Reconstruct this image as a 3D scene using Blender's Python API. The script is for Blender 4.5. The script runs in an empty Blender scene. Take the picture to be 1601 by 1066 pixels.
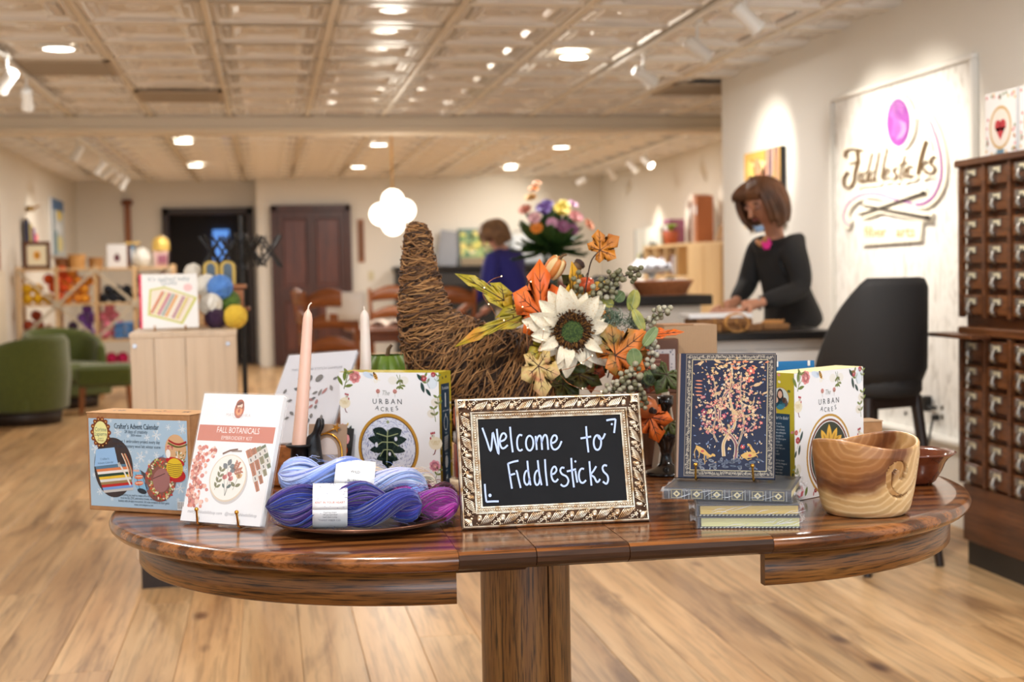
import bpy, bmesh, math, random
import numpy as np
from mathutils import Matrix, Vector, Euler

random.seed(7)
PI = math.pi
sc = bpy.context.scene
col = sc.collection

# ------------------------------------------------------------------ camera, world, lights, exposure
cam_d = bpy.data.cameras.new('camera')
cam = bpy.data.objects.new('camera', cam_d)
col.objects.link(cam)
cam_d.lens = 50; cam_d.sensor_width = 36; cam_d.clip_start = 0.05; cam_d.clip_end = 100
cam_d.dof.use_dof = True; cam_d.dof.focus_distance = 2.62; cam_d.dof.aperture_fstop = 4.0
yaw, pitch, roll = (math.radians(a) for a in (9.75, 2.83, 1.1))
_f = Vector((math.sin(yaw)*math.cos(pitch), math.cos(yaw)*math.cos(pitch), -math.sin(pitch)))
_r = Vector((math.cos(yaw), -math.sin(yaw), 0)); _u = _r.cross(_f)
_R = _r*math.cos(roll) - _u*math.sin(roll); _U = _u*math.cos(roll) + _r*math.sin(roll)
cam.matrix_world = Matrix(((_R.x, _U.x, -_f.x, 0), (_R.y, _U.y, -_f.y, 0), (_R.z, _U.z, -_f.z, 1.22), (0, 0, 0, 1)))
sc.camera = cam

world = bpy.data.worlds.new('daylight_sky'); sc.world = world; world.use_nodes = True
world.node_tree.nodes['Background'].inputs[0].default_value = (0.62, 0.78, 1.0, 1)
world.node_tree.nodes['Background'].inputs[1].default_value = 1.5

sc.view_settings.view_transform = 'Standard'; sc.view_settings.look = 'None'
sc.view_settings.exposure = 0.0; sc.view_settings.gamma = 1.0; sc.view_settings.use_curve_mapping = False
sc.cycles.use_denoising = True
sc.cycles.max_bounces = 7; sc.cycles.diffuse_bounces = 4; sc.cycles.glossy_bounces = 3
sc.cycles.transmission_bounces = 5; sc.cycles.transparent_max_bounces = 8
sc.cycles.sample_clamp_indirect = 4.0; sc.cycles.caustics_reflective = False; sc.cycles.caustics_refractive = False

WARM = (1.0, 0.92, 0.80); NEUT = (1.0, 0.965, 0.925)
def lamp(name, kind, loc, power, color=WARM, size=.1, target=None, spot=60, blend=.5, size_y=None):
    d = bpy.data.lights.new(name, kind); d.energy = power; d.color = color
    o = bpy.data.objects.new(name, d); col.objects.link(o); o.location = loc
    if kind == 'AREA':
        d.size = size; d.shape = 'DISK'
        if size_y: d.shape = 'RECTANGLE'; d.size_y = size_y
    elif kind == 'SPOT':
        d.spot_size = math.radians(spot); d.spot_blend = blend; d.shadow_soft_size = size
    else: d.shadow_soft_size = size
    if target is not None:
        o.rotation_euler = (Vector(target) - Vector(loc)).to_track_quat('-Z', 'Y').to_euler()
    return o
# daylight through the shop window behind the camera
WINDOW_POWER = 120
lamp('window_daylight', 'AREA', (0.6, -2.92, 1.45), WINDOW_POWER, (0.80, 0.90, 1.0), 4.6, (0.6, 5, 1.2), size_y=2.0)
DOWNLIGHT_W, TRACK_W, PENDANT_W = 30, 42, 22

# ------------------------------------------------------------------ colour and materials
def lin(c):
    def f(x):
        x /= 255.
        return x/12.92 if x <= .04045 else ((x+.055)/1.055)**2.4
    return (f(c[0]), f(c[1]), f(c[2]), 1)
MATS = {}
def nodes_of(name):
    m = bpy.data.materials.new(name); m.use_nodes = True
    nt = m.node_tree
    return m, nt, nt.nodes['Principled BSDF']
def setp(b, rough=.5, metal=0, spec=None, coat=0, sheen=0, trans=0, emit=None, estr=0, alpha=1, sss=0):
    b.inputs['Roughness'].default_value = rough; b.inputs['Metallic'].default_value = metal
    if spec is not None: b.inputs['Specular IOR Level'].default_value = spec
    b.inputs['Coat Weight'].default_value = coat
    b.inputs['Sheen Weight'].default_value = sheen
    b.inputs['Transmission Weight'].default_value = trans
    b.inputs['Alpha'].default_value = alpha
    if sss: b.inputs['Subsurface Weight'].default_value = sss; b.inputs['Subsurface Radius'].default_value = (.01, .006, .004)
    if emit: b.inputs['Emission Color'].default_value = lin(emit); b.inputs['Emission Strength'].default_value = estr
def add_bump(nt, b, sock, strength, dist=.002):
    n = nt.nodes.new('ShaderNodeBump'); n.inputs['Strength'].default_value = strength; n.inputs['Distance'].default_value = dist
    nt.links.new(sock, n.inputs['Height']); nt.links.new(n.outputs[0], b.inputs['Normal'])
def coords(nt, scale=(1, 1, 1), rot=(0, 0, 0), rand=True, src='Object'):
    tc = nt.nodes.new('ShaderNodeTexCoord'); mp = nt.nodes.new('ShaderNodeMapping')
    mp.inputs['Scale'].default_value = scale; mp.inputs['Rotation'].default_value = rot
    if rand:
        oi = nt.nodes.new('ShaderNodeObjectInfo'); ml = nt.nodes.new('ShaderNodeVectorMath'); ml.operation = 'SCALE'
        cb = nt.nodes.new('ShaderNodeCombineXYZ')
        nt.links.new(oi.outputs['Random'], cb.inputs[0]); nt.links.new(oi.outputs['Random'], cb.inputs[1]); cb.inputs[2].default_value = .3
        nt.links.new(cb.outputs[0], ml.inputs[0]); ml.inputs['Scale'].default_value = 37.
        ad = nt.nodes.new('ShaderNodeVectorMath'); nt.links.new(tc.outputs[src], ad.inputs[0]); nt.links.new(ml.outputs[0], ad.inputs[1])
        nt.links.new(ad.outputs[0], mp.inputs[0])
    else:
        nt.links.new(tc.outputs[src], mp.inputs[0])
    return mp.outputs[0]
def ramp(nt, fac, stops):
    r = nt.nodes.new('ShaderNodeValToRGB'); el = r.color_ramp.elements
    while len(el) < len(stops): el.new(.5)
    for e, (p, c) in zip(el, stops):
        e.position = p; e.color = lin(c)
    nt.links.new(fac, r.inputs[0]); return r.outputs[0]
def noise(nt, vec, scale, detail=4, rough=.55, dist=0):
    n = nt.nodes.new('ShaderNodeTexNoise'); n.inputs['Scale'].default_value = scale; n.inputs['Detail'].default_value = detail
    n.inputs['Roughness'].default_value = rough; n.inputs['Distortion'].default_value = dist
    nt.links.new(vec, n.inputs['Vector']); return n.outputs['Fac']
def mixc(nt, fac, a, b, mode='MIX'):
    m = nt.nodes.new('ShaderNodeMix'); m.data_type = 'RGBA'; m.blend_type = mode
    for s, v in ((m.inputs[0], fac), (m.inputs[6], a), (m.inputs[7], b)):
        if hasattr(v, 'links'): nt.links.new(v, s)
        else: s.default_value = v if not isinstance(v, tuple) or len(v) == 4 else lin(v)
    return m.outputs[2]
def mat(name, c=(200, 200, 200), rough=.5, metal=0, var=None, vscale=30, bump=0, bscale=200, bdist=.001, **kw):
    if name in MATS: return MATS[name]
    m, nt, b = nodes_of(name); setp(b, rough, metal, **kw)
    b.inputs['Base Color'].default_value = lin(c)
    v = None
    if var:
        v = coords(nt); nt.links.new(ramp(nt, noise(nt, v, vscale), [(.3, c), (.7, var)]), b.inputs['Base Color'])
    if bump:
        v = v or coords(nt); add_bump(nt, b, noise(nt, v, bscale, 3), bump, bdist)
    MATS[name] = m; return m
def wood(name, dark, mid, light, axis=0, grain=1.0, rough=.4, coat=0, pores=.5, tint=0, knots=False, rings=0, rot=(0, 0, 0), rand=True, clear=.08, src='Object', white=(255, 255, 255)):
    """streaky timber; grain runs along the local axis"""
    if name in MATS: return MATS[name]
    m, nt, b = nodes_of(name); setp(b, rough, coat=coat)
    b.inputs['Coat Roughness'].default_value = clear
    s = [22.*grain]*3; s[axis] = 1.3*grain
    v = coords(nt, tuple(s), rot, rand, src)
    n1 = noise(nt, v, 1.0, 6, .6, .6)
    c1 = ramp(nt, n1, [(.25, dark), (.5, mid), (.75, light)])
    s2 = [150.*grain]*3; s2[axis] = 6.*grain
    v2 = coords(nt, tuple(s2), rot, rand, src); n2 = noise(nt, v2, 1.0, 3, .6)
    c2 = ramp(nt, n2, [(.36, tuple(int(x*.45) for x in dark)), (.52, (255, 255, 255))])
    out = mixc(nt, pores, c1, c2, 'MULTIPLY')
    if rings:
        w = nt.nodes.new('ShaderNodeTexWave'); w.wave_type = 'BANDS'; w.bands_direction = 'XYZ'[(axis+1) % 3]
        w.inputs['Scale'].default_value = rings; w.inputs['Distortion'].default_value = 7; w.inputs['Detail'].default_value = 3
        w.inputs['Detail Scale'].default_value = 1.2
        s3 = [1.]*3; s3[axis] = .16
        v3 = coords(nt, tuple(s3), rot, rand, src); nt.links.new(v3, w.inputs['Vector'])
        c3 = ramp(nt, w.outputs['Fac'], [(.2, tuple(int(x*.62) for x in mid)), (.62, (255, 255, 255))])
        out = mixc(nt, .75, out, c3, 'MULTIPLY')
    if knots:
        v4 = coords(nt, (2.6, 1.0, 1), (0, 0, 0), rand); vo = nt.nodes.new('ShaderNodeTexVoronoi'); vo.inputs['Scale'].default_value = 1.6
        nt.links.new(v4, vo.inputs['Vector'])
        k = ramp(nt, vo.outputs['Distance'], [(.0, (60, 36, 20)), (.05, (120, 78, 45)), (.14, (255, 255, 255))])
        out = mixc(nt, .85, out, k, 'MULTIPLY')
        v5 = coords(nt, (5, .8, 1), (0, 0, 0), rand); out = mixc(nt, .75, out, ramp(nt, noise(nt, v5, 1.0, 5, .6, .8), [(.28, (128, 104, 86)), (.46, (255, 255, 255))]), 'MULTIPLY')
    if tint:
        oi = nt.nodes.new('ShaderNodeObjectInfo'); hs = nt.nodes.new('ShaderNodeHueSaturation')
        mr = nt.nodes.new('ShaderNodeMapRange'); mr.inputs['To Min'].default_value = 1-tint; mr.inputs['To Max'].default_value = 1+tint*.7
        nt.links.new(oi.outputs['Random'], mr.inputs[0]); nt.links.new(mr.outputs[0], hs.inputs['Value']); nt.links.new(out, hs.inputs['Color'])
        out = hs.outputs[0]
    nt.links.new(out, b.inputs['Base Color'])
    add_bump(nt, b, n2, .12, .0006)
    MATS[name] = m; return m
def vcol(name, rough=.4, coat=0, **kw):
    """printed paper or dyed goods: colour from the mesh's colour attribute"""
    if name in MATS: return MATS[name]
    m, nt, b = nodes_of(name); setp(b, rough, coat=coat, **kw)
    a = nt.nodes.new('ShaderNodeVertexColor'); a.layer_name = 'Col'; nt.links.new(a.outputs[0], b.inputs['Base Color'])
    MATS[name] = m; return m

# ------------------------------------------------------------------ mesh building
class MB:
    def __init__(s): s.v = []; s.f = []; s.mi = []; s.sm = []; s.fc = []; s.M = None; s.cur = 0; s.c = None
    def add(s, vs, fs, smooth=False):
        o = len(s.v)
        s.v.extend([s.M @ Vector(p) for p in vs] if s.M is not None else [Vector(p) for p in vs])
        for f in fs:
            s.f.append([i+o for i in f]); s.mi.append(s.cur); s.sm.append(smooth); s.fc.append(s.c)
        return s
    def box(s, c, d, ch=0, rot=None):
        x, y, z = (a/2 for a in d); R = rot.to_matrix() if isinstance(rot, Euler) else (Euler(rot).to_matrix() if rot is not None else None)
        def P(a): return (Vector(c) + (R @ Vector(a))) if R is not None else Vector(c) + Vector(a)
        if not ch:
            vs = [P((i*x, j*y, k*z)) for i in (-1, 1) for j in (-1, 1) for k in (-1, 1)]
            return s.add(vs, [(0, 1, 3, 2), (4, 6, 7, 5), (0, 4, 5, 1), (2, 3, 7, 6), (0, 2, 6, 4), (1, 5, 7, 3)])
        ch = min(ch, x*.9, y*.9, z*.9); vs = []; ix = {}
        for i in (-1, 1):
            for j in (-1, 1):
                for k in (-1, 1):
                    for a in range(3):
                        q = [i*x, j*y, k*z]
                        for b in range(3):
                            if b != a: q[b] -= (i, j, k)[b]*ch
                        ix[i, j, k, a] = len(vs); vs.append(P(q))
        fs = []
        def orient(f):
            n = (vs[f[1]]-vs[f[0]]).cross(vs[f[2]]-vs[f[0]]); cc = sum((vs[i] for i in f), Vector())/len(f) - Vector(c)
            fs.append(f if n.dot(cc) > 0 else f[::-1])
        for a in range(3):
            b, c2 = (a+1) % 3, (a+2) % 3
            for sg in (-1, 1):
                def key(u, v):
                    t = [0, 0, 0]; t[a] = sg; t[b] = u; t[c2] = v; return ix[t[0], t[1], t[2], a]
                orient([key(-1, -1), key(1, -1), key(1, 1), key(-1, 1)])
            for u in (-1, 1):
                for v in (-1, 1):
                    def k2(w, ax):
                        t = [0, 0, 0]; t[a] = w; t[b] = u; t[c2] = v; return ix[t[0], t[1], t[2], ax]
                    orient([k2(-1, b), k2(1, b), k2(1, c2), k2(-1, c2)])
        for i in (-1, 1):
            for j in (-1, 1):
                for k in (-1, 1): orient([ix[i, j, k, 0], ix[i, j, k, 1], ix[i, j, k, 2]])
        return s.add(vs, fs)
    def tube(s, pts, r, n=6, caps=True, smooth=True, closed=False, flat=1.0):
        pts = [Vector(p) for p in pts]; m = len(pts)
        rs = r if isinstance(r, (list, tuple)) else [r]*m
        vs = []; up = None
        for i in range(m):
            if closed: t = pts[(i+1) % m]-pts[i-1]
            else: t = pts[min(i+1, m-1)]-pts[max(i-1, 0)]
            if t.length < 1e-9: t = Vector((0, 0, 1))
            t.normalize()
            if up is None:
                up = Vector((0, 0, 1)) if abs(t.z) < .9 else Vector((1, 0, 0))
            a = t.cross(up)
            if a.length < 1e-6: a = t.cross(Vector((.3, .9, .1)))
            a.normalize(); b = a.cross(t).normalized(); up = b
            for k in range(n):
                w = 2*PI*k/n; vs.append(pts[i] + a*math.cos(w)*rs[i] + b*math.sin(w)*rs[i]*flat)
        fs = []
        for i in range(m if closed else m-1):
            for k in range(n):
                j = (i+1) % m
                fs.append((i*n+k, i*n+(k+1) % n, j*n+(k+1) % n, j*n+k))
        s.add(vs, fs, smooth)
        if caps and not closed:
            s.add(vs[:n], [tuple(range(n))[::-1]]); s.add(vs[-n:], [tuple(range(n))])
        return s
    def cyl(s, p0, p1, r0, r1=None, n=16, smooth=True): return s.tube([p0, p1], [r0, r0 if r1 is None else r1], n, True, smooth)
    def lathe(s, prof, n=24, c=(0, 0, 0), sx=1, sy=1, smooth=True, a0=0, a1=2*PI):
        full = abs(a1-a0-2*PI) < 1e-6; k = n if full else n+1
        vs = [(c[0]+r*math.cos(a0+(a1-a0)*i/n)*sx, c[1]+r*math.sin(a0+(a1-a0)*i/n)*sy, c[2]+z) for r, z in prof for i in range(k)]
        fs = []
        for j in range(len(prof)-1):
            for i in range(n):
                fs.append((j*k+i, j*k+(i+1) % k, (j+1)*k+(i+1) % k, (j+1)*k+i))
        return s.add(vs, fs, smooth)
    def sph(s, c, r, u=12, v=8, rot=None):
        r = r if isinstance(r, (tuple, list)) else (r, r, r); R = Euler(rot).to_matrix() if rot else None
        vs = []
        for j in range(v+1):
            t = PI*j/v
            for i in range(u):
                p = Vector((r[0]*math.sin(t)*math.cos(2*PI*i/u), r[1]*math.sin(t)*math.sin(2*PI*i/u), -r[2]*math.cos(t)))
                vs.append(Vector(c) + (R @ p if R is not None else p))
        fs = [(j*u+i, j*u+(i+1) % u, (j+1)*u+(i+1) % u, (j+1)*u+i) for j in range(v) for i in range(u)]
        return s.add(vs, fs, True)
    def prism(s, poly, z0, z1, smooth=False):
        """2-D outline (counter-clockwise in xy) raised from z0 to z1"""
        n = len(poly)
        s.add([(x, y, z0) for x, y in poly], [tuple(range(n))[::-1]])
        s.add([(x, y, z1) for x, y in poly], [tuple(range(n))])
        return s.add([(x, y, z) for z in (z0, z1) for x, y in poly], [(i, (i+1) % n, n+(i+1) % n, n+i) for i in range(n)], smooth)
    def grid(s, fn, nu, nv, smooth=True, two=0):
        vs = [fn(i/nu, j/nv) for j in range(nv+1) for i in range(nu+1)]
        return s.add(vs, [(j*(nu+1)+i, j*(nu+1)+i+1, (j+1)*(nu+1)+i+1, (j+1)*(nu+1)+i) for j in range(nv) for i in range(nu)], smooth)
    def mesh(s, name, mats=None):
        me = bpy.data.meshes.new(name); me.from_pydata([tuple(p) for p in s.v], [], s.f)
        for m in (mats if isinstance(mats, (list, tuple)) else [mats]):
            if m: me.materials.append(m)
        me.polygons.foreach_set('use_smooth', s.sm); me.polygons.foreach_set('material_index', s.mi)
        if any(c is not None for c in s.fc):
            at = me.color_attributes.new('Col', 'FLOAT_COLOR', 'CORNER'); buf = []
            for f, c in zip(s.f, s.fc): buf.extend((tuple(c) if c is not None else (1, 1, 1, 1))*len(f))
            at.data.foreach_set('color', buf)
        me.update(); return me
    def build(s, name, mats=None, parent=None, loc=None, rot=None, mods=None):
        return put(name, s.mesh(name, mats), parent, loc, rot, mods=mods)
def put(name, me, parent=None, loc=None, rot=None, scale=None, mods=None):
    o = bpy.data.objects.new(name, me); col.objects.link(o)
    if parent: o.parent = parent
    if loc is not None: o.location = loc
    if rot is not None: o.rotation_euler = rot
    if scale is not None: o.scale = scale if isinstance(scale, (tuple, list)) else (scale,)*3
    for k, a in (mods or []):
        m = o.modifiers.new(k.lower(), k)
        for q, w in a.items(): setattr(m, q, w)
    return o
BEV = lambda w, n=2: ('BEVEL', dict(width=w, segments=n, limit_method='ANGLE', harden_normals=False))
SUB = lambda n=1: ('SUBSURF', dict(levels=n, render_levels=n))
def tag(o, label, cat, group=None, kind=None):
    o['label'] = label; o['category'] = cat
    if group: o['group'] = group
    if kind: o['kind'] = kind
    return o
def thing(name, label, cat, loc=(0, 0, 0), rz=0, group=None, rot=None):
    o = bpy.data.objects.new(name, None); col.objects.link(o); o.location = loc
    o.rotation_euler = rot if rot is not None else (0, 0, rz); o.empty_display_size = .05
    return tag(o, label, cat, group)
def struct(o): o['kind'] = 'structure'; return o
def copy_tree(o, parent=None):
    c = o.copy(); col.objects.link(c)
    if parent: c.parent = parent
    for ch in list(o.children): copy_tree(ch, c)
    return c
def dup(o, loc, rz=0, label=None, group=None, rot=None):
    c = copy_tree(o); c.location = loc; c.rotation_euler = rot if rot is not None else (0, 0, rz)
    if label: c['label'] = label
    if group: c['group'] = group
    return c
def bez(p0, p1, p2, p3, n=12):
    p0, p1, p2, p3 = map(Vector, (p0, p1, p2, p3))
    return [p0*(1-t)**3 + p1*3*t*(1-t)**2 + p2*3*t*t*(1-t) + p3*t**3 for t in (i/n for i in range(n+1))]
def spline(pts, n=6):
    """Catmull-Rom through points"""
    P = [Vector(p) for p in pts]; P = [P[0]*2-P[1]] + P + [P[-1]*2-P[-2]]; out = []
    for i in range(1, len(P)-2):
        a, b, c, d = P[i-1:i+3]
        for k in range(n):
            t = k/n
            out.append(.5*((2*b) + (c-a)*t + (2*a-5*b+4*c-d)*t*t + (3*b-a-3*c+d)*t**3))
    return out + [P[-2]]

# ------------------------------------------------------------------ flat print (lettering and pictures on paper)
TEXT = {}
def text_geo(txt, shear=0.0):
    k = (txt, shear)
    if k not in TEXT:
        cu = bpy.data.curves.new('lettering', 'FONT'); cu.body = txt; cu.size = 1; cu.resolution_u = 2; cu.shear = shear
        ob = bpy.data.objects.new('lettering', cu); me = bpy.data.meshes.new_from_object(ob)
        vs = [(v.co.x, v.co.y) for v in me.vertices]; fs = [tuple(p.vertices) for p in me.polygons]
        bpy.data.objects.remove(ob); bpy.data.meshes.remove(me); bpy.data.curves.remove(cu)
        TEXT[k] = (vs, fs)
    return TEXT[k]
class Print(MB):
    """flat ink in the plane x (right), z (up), facing -y; each layer lies a fraction of a millimetre proud"""
    def __init__(s, eps=.00012): super().__init__(); s.eps = eps; s.L = 1
    def P(s, pts, c, fs=None):
        s.c = lin(c); y = -s.eps*s.L
        s.add([(x, y, z) for x, z in pts], fs if fs else [tuple(range(len(pts)))]); return s
    def poly(s, pts, c): return s.P(pts, c)
    def rect(s, x0, z0, x1, z1, c): return s.P([(x0, z0), (x1, z0), (x1, z1), (x0, z1)], c)
    def disc(s, x, z, rx, rz=None, c=(0, 0, 0), n=16, rot=0, a0=0, a1=2*PI):
        rz = rx if rz is None else rz; ca, sa = math.cos(rot), math.sin(rot); pts = []
        for i in range(n):
            a = a0+(a1-a0)*i/n; u, w = rx*math.cos(a), rz*math.sin(a); pts.append((x+u*ca-w*sa, z+u*sa+w*ca))
        return s.P(pts, c)
    def ring(s, x, z, r, w, c, n=28, rz=None):
        rz = r if rz is None else rz; pts = []
        for q in (0, w):
            pts += [(x+(r-q)*math.cos(2*PI*i/n), z+(rz-q)*math.sin(2*PI*i/n)) for i in range(n)]
        return s.P(pts, c, [(i, (i+1) % n, n+(i+1) % n, n+i) for i in range(n)])
    def line(s, pts, w, c, taper=None):
        P = [Vector(p) for p in pts]; L = []; n = len(P)
        for i in range(n):
            t = P[min(i+1, n-1)]-P[max(i-1, 0)]; t = t.normalized() if t.length > 1e-9 else Vector((1, 0))
            k = w/2 if not taper else (w+(taper-w)*i/max(n-1, 1))/2
            L.append((P[i].x-t.y*k, P[i].y+t.x*k)); L.append((P[i].x+t.y*k, P[i].y-t.x*k))
        return s.P(L, c, [(2*i, 2*i+1, 2*i+3, 2*i+2) for i in range(n-1)])
    def leaf(s, x, z, l, w, a, c, n=5):
        ca, sa = math.cos(a), math.sin(a); pts = []
        for sg in (1, -1):
            for i in range(n):
                t = i/n if sg > 0 else 1-i/n; q = sg*w/2*math.sin(PI*t)**.8
                pts.append((x+l*t*ca-q*sa, z+l*t*sa+q*ca))
        return s.P(pts, c)
    def text(s, t, x, z, size, c, align='C', shear=0, rot=0, sx=1.0, bold=0, fit=None):
        vs, fs = text_geo(t, shear)
        if not vs: return s
        w = max(v[0] for v in vs)
        if fit: sx = fit/(w*size)
        s_w = w; off = {'C': -w/2, 'L': 0, 'R': -w}[align]; ca, sa = math.cos(rot), math.sin(rot)
        for d in ([0, bold] if bold else [0]):
            s.P([(x+((v[0]+off)*sx*ca-v[1]*sa)*size+d, z+((v[0]+off)*sx*sa+v[1]*ca)*size) for v in vs], c, fs)
        return s

# ================================================================== THE SETTING
wall_m = mat('wall_paint', (232, 226, 214), .8, bump=.05, bscale=300)
wall_s = mat('wall_paint_sign', (236, 233, 226), .75, bump=.05, bscale=300)
white_trim = mat('white_trim', (238, 236, 230), .4)
ceil_m = mat('ceiling_enamel', (240, 237, 232), .2, spec=.7)
ceil_base = mat('ceiling_base', (222, 216, 208), .5)
gridm = mat('ceiling_grid', (232, 222, 204), .35)
floor_m = wood('floor_oak', (178, 134, 88), (207, 167, 119), (228, 193, 146), axis=1, grain=.33, rough=.36, pores=.32, tint=.22, knots=True)
black_m = mat('black_satin', (22, 21, 21), .45)
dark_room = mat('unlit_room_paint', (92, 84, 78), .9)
door_w = wood('door_walnut', (62, 28, 16), (92, 44, 26), (116, 60, 36), axis=2, rough=.35, pores=.4)
door_w2 = wood('door_frame_walnut', (50, 24, 15), (70, 34, 21), (88, 46, 29), axis=2, rough=.4, pores=.4)
brass = mat('brass', (214, 160, 70), .22, 1)
steel = mat('brushed_steel', (190, 190, 192), .3, 1)
glow = mat('lit_diffuser', (255, 250, 240), .5, emit=(255, 246, 228), estr=14)
glow_spot = mat('lit_spot_lens', (255, 250, 240), .5, emit=(255, 240, 214), estr=22)
glow_globe = mat('lit_opal_glass', (255, 250, 240), .4, emit=(255, 244, 222), estr=5)
white_metal = mat('white_enamel', (240, 238, 232), .35)
glass_m = mat('clear_glass', (255, 255, 255), .02, trans=1.0)

# floor: slab with separate oak planks on it (the planks end where the walls stand)
fl = struct(MB().box((.85, 8.6, -.035), (7.5, 23.4, .03)).build('floor', mat('floor_oak_base', (150, 108, 66), .6)))
PW = .195; x0 = -2.53 + .075
pl_mesh = {}
def plank_mesh(w, l):
    k = (round(w, 3), round(l, 2))
    if k not in pl_mesh:
        pl_mesh[k] = MB().box((0, 0, -.0095), (w-.0012, l-.0015, .019), .0014).mesh('plank', floor_m)
    return pl_mesh[k]
rnd = random.Random(3)
i = 0; x = x0
while x < 4.62:
    lo = 2.6; hi = 19.98 if x < -.2 else 19.28
    if x > 3.1: lo = 9.7
    y = lo - rnd.uniform(0, 2.0)
    first = True
    while y < hi:
        L = 2.4
        a, b = max(y, lo), min(y+L, hi)
        if b-a > .05: put('plank', plank_mesh(PW, round(b-a, 2)), fl, (x+PW/2, (a+b)/2, 0))
        y += L
    x += PW

# walls
T = .12
struct(MB().box((-2.5-T/2, 8.6, 1.25), (T, 23.4, 2.56)).build('wall_left', wall_m))
wb = MB()   # back wall: its left stretch is set further back and has a door opening
wb.box((-1.91, 20.06, 1.25), (1.22, T, 2.56)); wb.box((-.21+.06, 20.06, 1.25), (.10, T, 2.56)); wb.box((-.75, 20.06, 2.345), (1.1, T, .37))
wb.box((2.3, 19.36, 1.25), (4.8, T, 2.56)); wb.box((-.1+.06, 19.71, 1.25), (T-.004, .58, 2.558))
struct(wb.build('wall_back', wall_m))
struct(MB().box((4.6+T/2, 14.6, 1.25), (T, 10.6, 2.56)).build('wall_right', wall_m))
ws = MB(); ws.box((3.15+T/2, 3.3, 1.25), (T, 12.5, 2.56)); ws.box((3.9, 9.55-T/2, 1.25), (1.4, T, 2.56))
struct(ws.build('wall_sign', wall_s))
wf = MB()   # front wall with the shop window openings, behind the camera
wf.box((.3, -3.05, .2), (5.8, T, .46)); wf.box((.3, -3.05, 2.5), (5.8, T, .1))
for xx in (-2.42, .6, 3.05): wf.box((xx, -3.05, 1.4), (.2, T, 2.2))
struct(wf.build('wall_front', wall_m))
for k, xx in enumerate((-.91, 1.83)):
    w = MB()
    for q in (-1, 1): w.box((xx+q*(1.38 if k == 0 else 1.1), -3.05, 1.44), (.06, .1, 2.02))
    w.box((xx, -3.05, .46), (2.7, .1, .06)); w.box((xx, -3.05, 2.42), (2.7, .1, .06))
    struct(w.build('window_%d' % (k+1), black_m))
rb = MB(); rb.box((-.75, 22.06, 1.25), (2.6, T, 2.56)); rb.box((-2.0, 21.08, 1.25), (T, 1.86, 2.56)); rb.box((.5, 21.08, 1.25), (T, 1.86, 2.56)); rb.box((-.75, 21.08, 2.56), (2.6, 1.86, .06)); rb.box((-.75, 21.08, -.03), (2.6, 1.86, .05))
struct(rb.build('wall_store_room', dark_room))
# baseboards
for nm, c, d in (('baseboard_left', (-2.49, 8.6, .06), (.02, 22, .12)), ('baseboard_back', (2.86, 19.29, .06), (3.4, .02, .12)),
                 ('baseboard_right', (4.59, 14.4, .06), (.02, 9.6, .12))):
    struct(MB().box(c, d, .004).build(nm, white_trim))
bs = MB(); bs.box((3.125, 3.3, .19), (.05, 12.4, .38), .004); bs.box((3.11, 3.3, .392), (.085, 12.42, .024), .005)
struct(bs.build('baseboard_sign', white_trim))
# beam across the ceiling
bm = MB(); bm.box((1.0, 11.86, 2.435), (7.2, .32, .13), .006); bm.box((1.0, 11.69, 2.40), (7.2, .04, .03), .008)
struct(bm.build('trim_1', mat('beam_paint', (234, 222, 200), .4)))
struct(MB().box((.93, 11.86, 2.42), (.001, .001, .001)).build('trim_2', wall_m)) if False else None

# ceiling: pressed metal panels in a grid
ce = struct(MB().box((1.05, 8.4, 2.56), (7.3, 23.6, .06)).build('ceiling', ceil_base))
def tile_mesh():
    b = MB(); S = .295
    prof = [(.0, .0), (.018, .0), (.026, -.010), (.040, -.010), (.050, .004), (.105, .004), (.112, -.004), (.12, .004), (.15, .022), (.215, .022), (.225, .012), (.262, .012), (.27, .018)]
    def ring(ins, z, cut):
        s = S-ins; c = min(cut, s*.9)
        return [(s-c, -s, z), (s, -s+c, z), (s, s-c, z), (s-c, s, z), (-s+c, s, z), (-s, s-c, z), (-s, -s+c, z), (-s+c, -s, z)]
    vs = []; fs = []
    for q, (ins, z) in enumerate(prof): vs += ring(ins, z, .004 if ins < .11 else .05)
    for q in range(len(prof)-1):
        for k in range(8): fs.append((q*8+k, (q+1)*8+k, (q+1)*8+(k+1) % 8, q*8+(k+1) % 8))
    fs.append(tuple((len(prof)-1)*8+k for k in range(8))[::-1])
    b.add(vs, fs)
    for sg in (-1, 1):   # slots beside the centre plate
        for r in (-1, 1): b.box((sg*.222, r*.0, .0), (.03, .30, .012), .005)
        b.box((0, sg*.222, .0), (.30, .03, .012), .005)
    return b.mesh('ceiling_panel', ceil_m)
TM = tile_mesh()
GX = [-.865+.6125*k for k in range(-3, 10)]
vents = [(-1.17, 8.98), (-.56, 10.37), (3.12, 9.9)]
for gi in range(len(GX)-1):
    xc = (GX[gi]+GX[gi+1])/2
    if xc < -2.5 or xc > 4.6: continue
    for (ya, n) in ((5.62, 10), (12.1, 12)):
        for k in range(n):
            yc = ya+.6125*(k+.5)
            if xc > 3.2 and yc < 9.6: continue
            o = put('ceiling_panel', TM, ce, (xc, yc, 2.512))
            if gi % 2: o.rotation_euler = (0, 0, PI/2)
barx = MB().box((0, 0, 0), (.034, 3.06, .016), .004).mesh('grid_bar', gridm)
for gx in GX:
    if not -2.5 < gx < 4.58: continue
    for yc in (7.15, 10.21, 13.63, 16.69, 18.4):
        if gx > 3.15 and yc < 9: continue
        put('grid_bar', barx, ce, (gx, yc, 2.504))
bary = MB().box((0, 0, 0), (3.5, .034, .014), .004).mesh('grid_bar', gridm)
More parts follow.
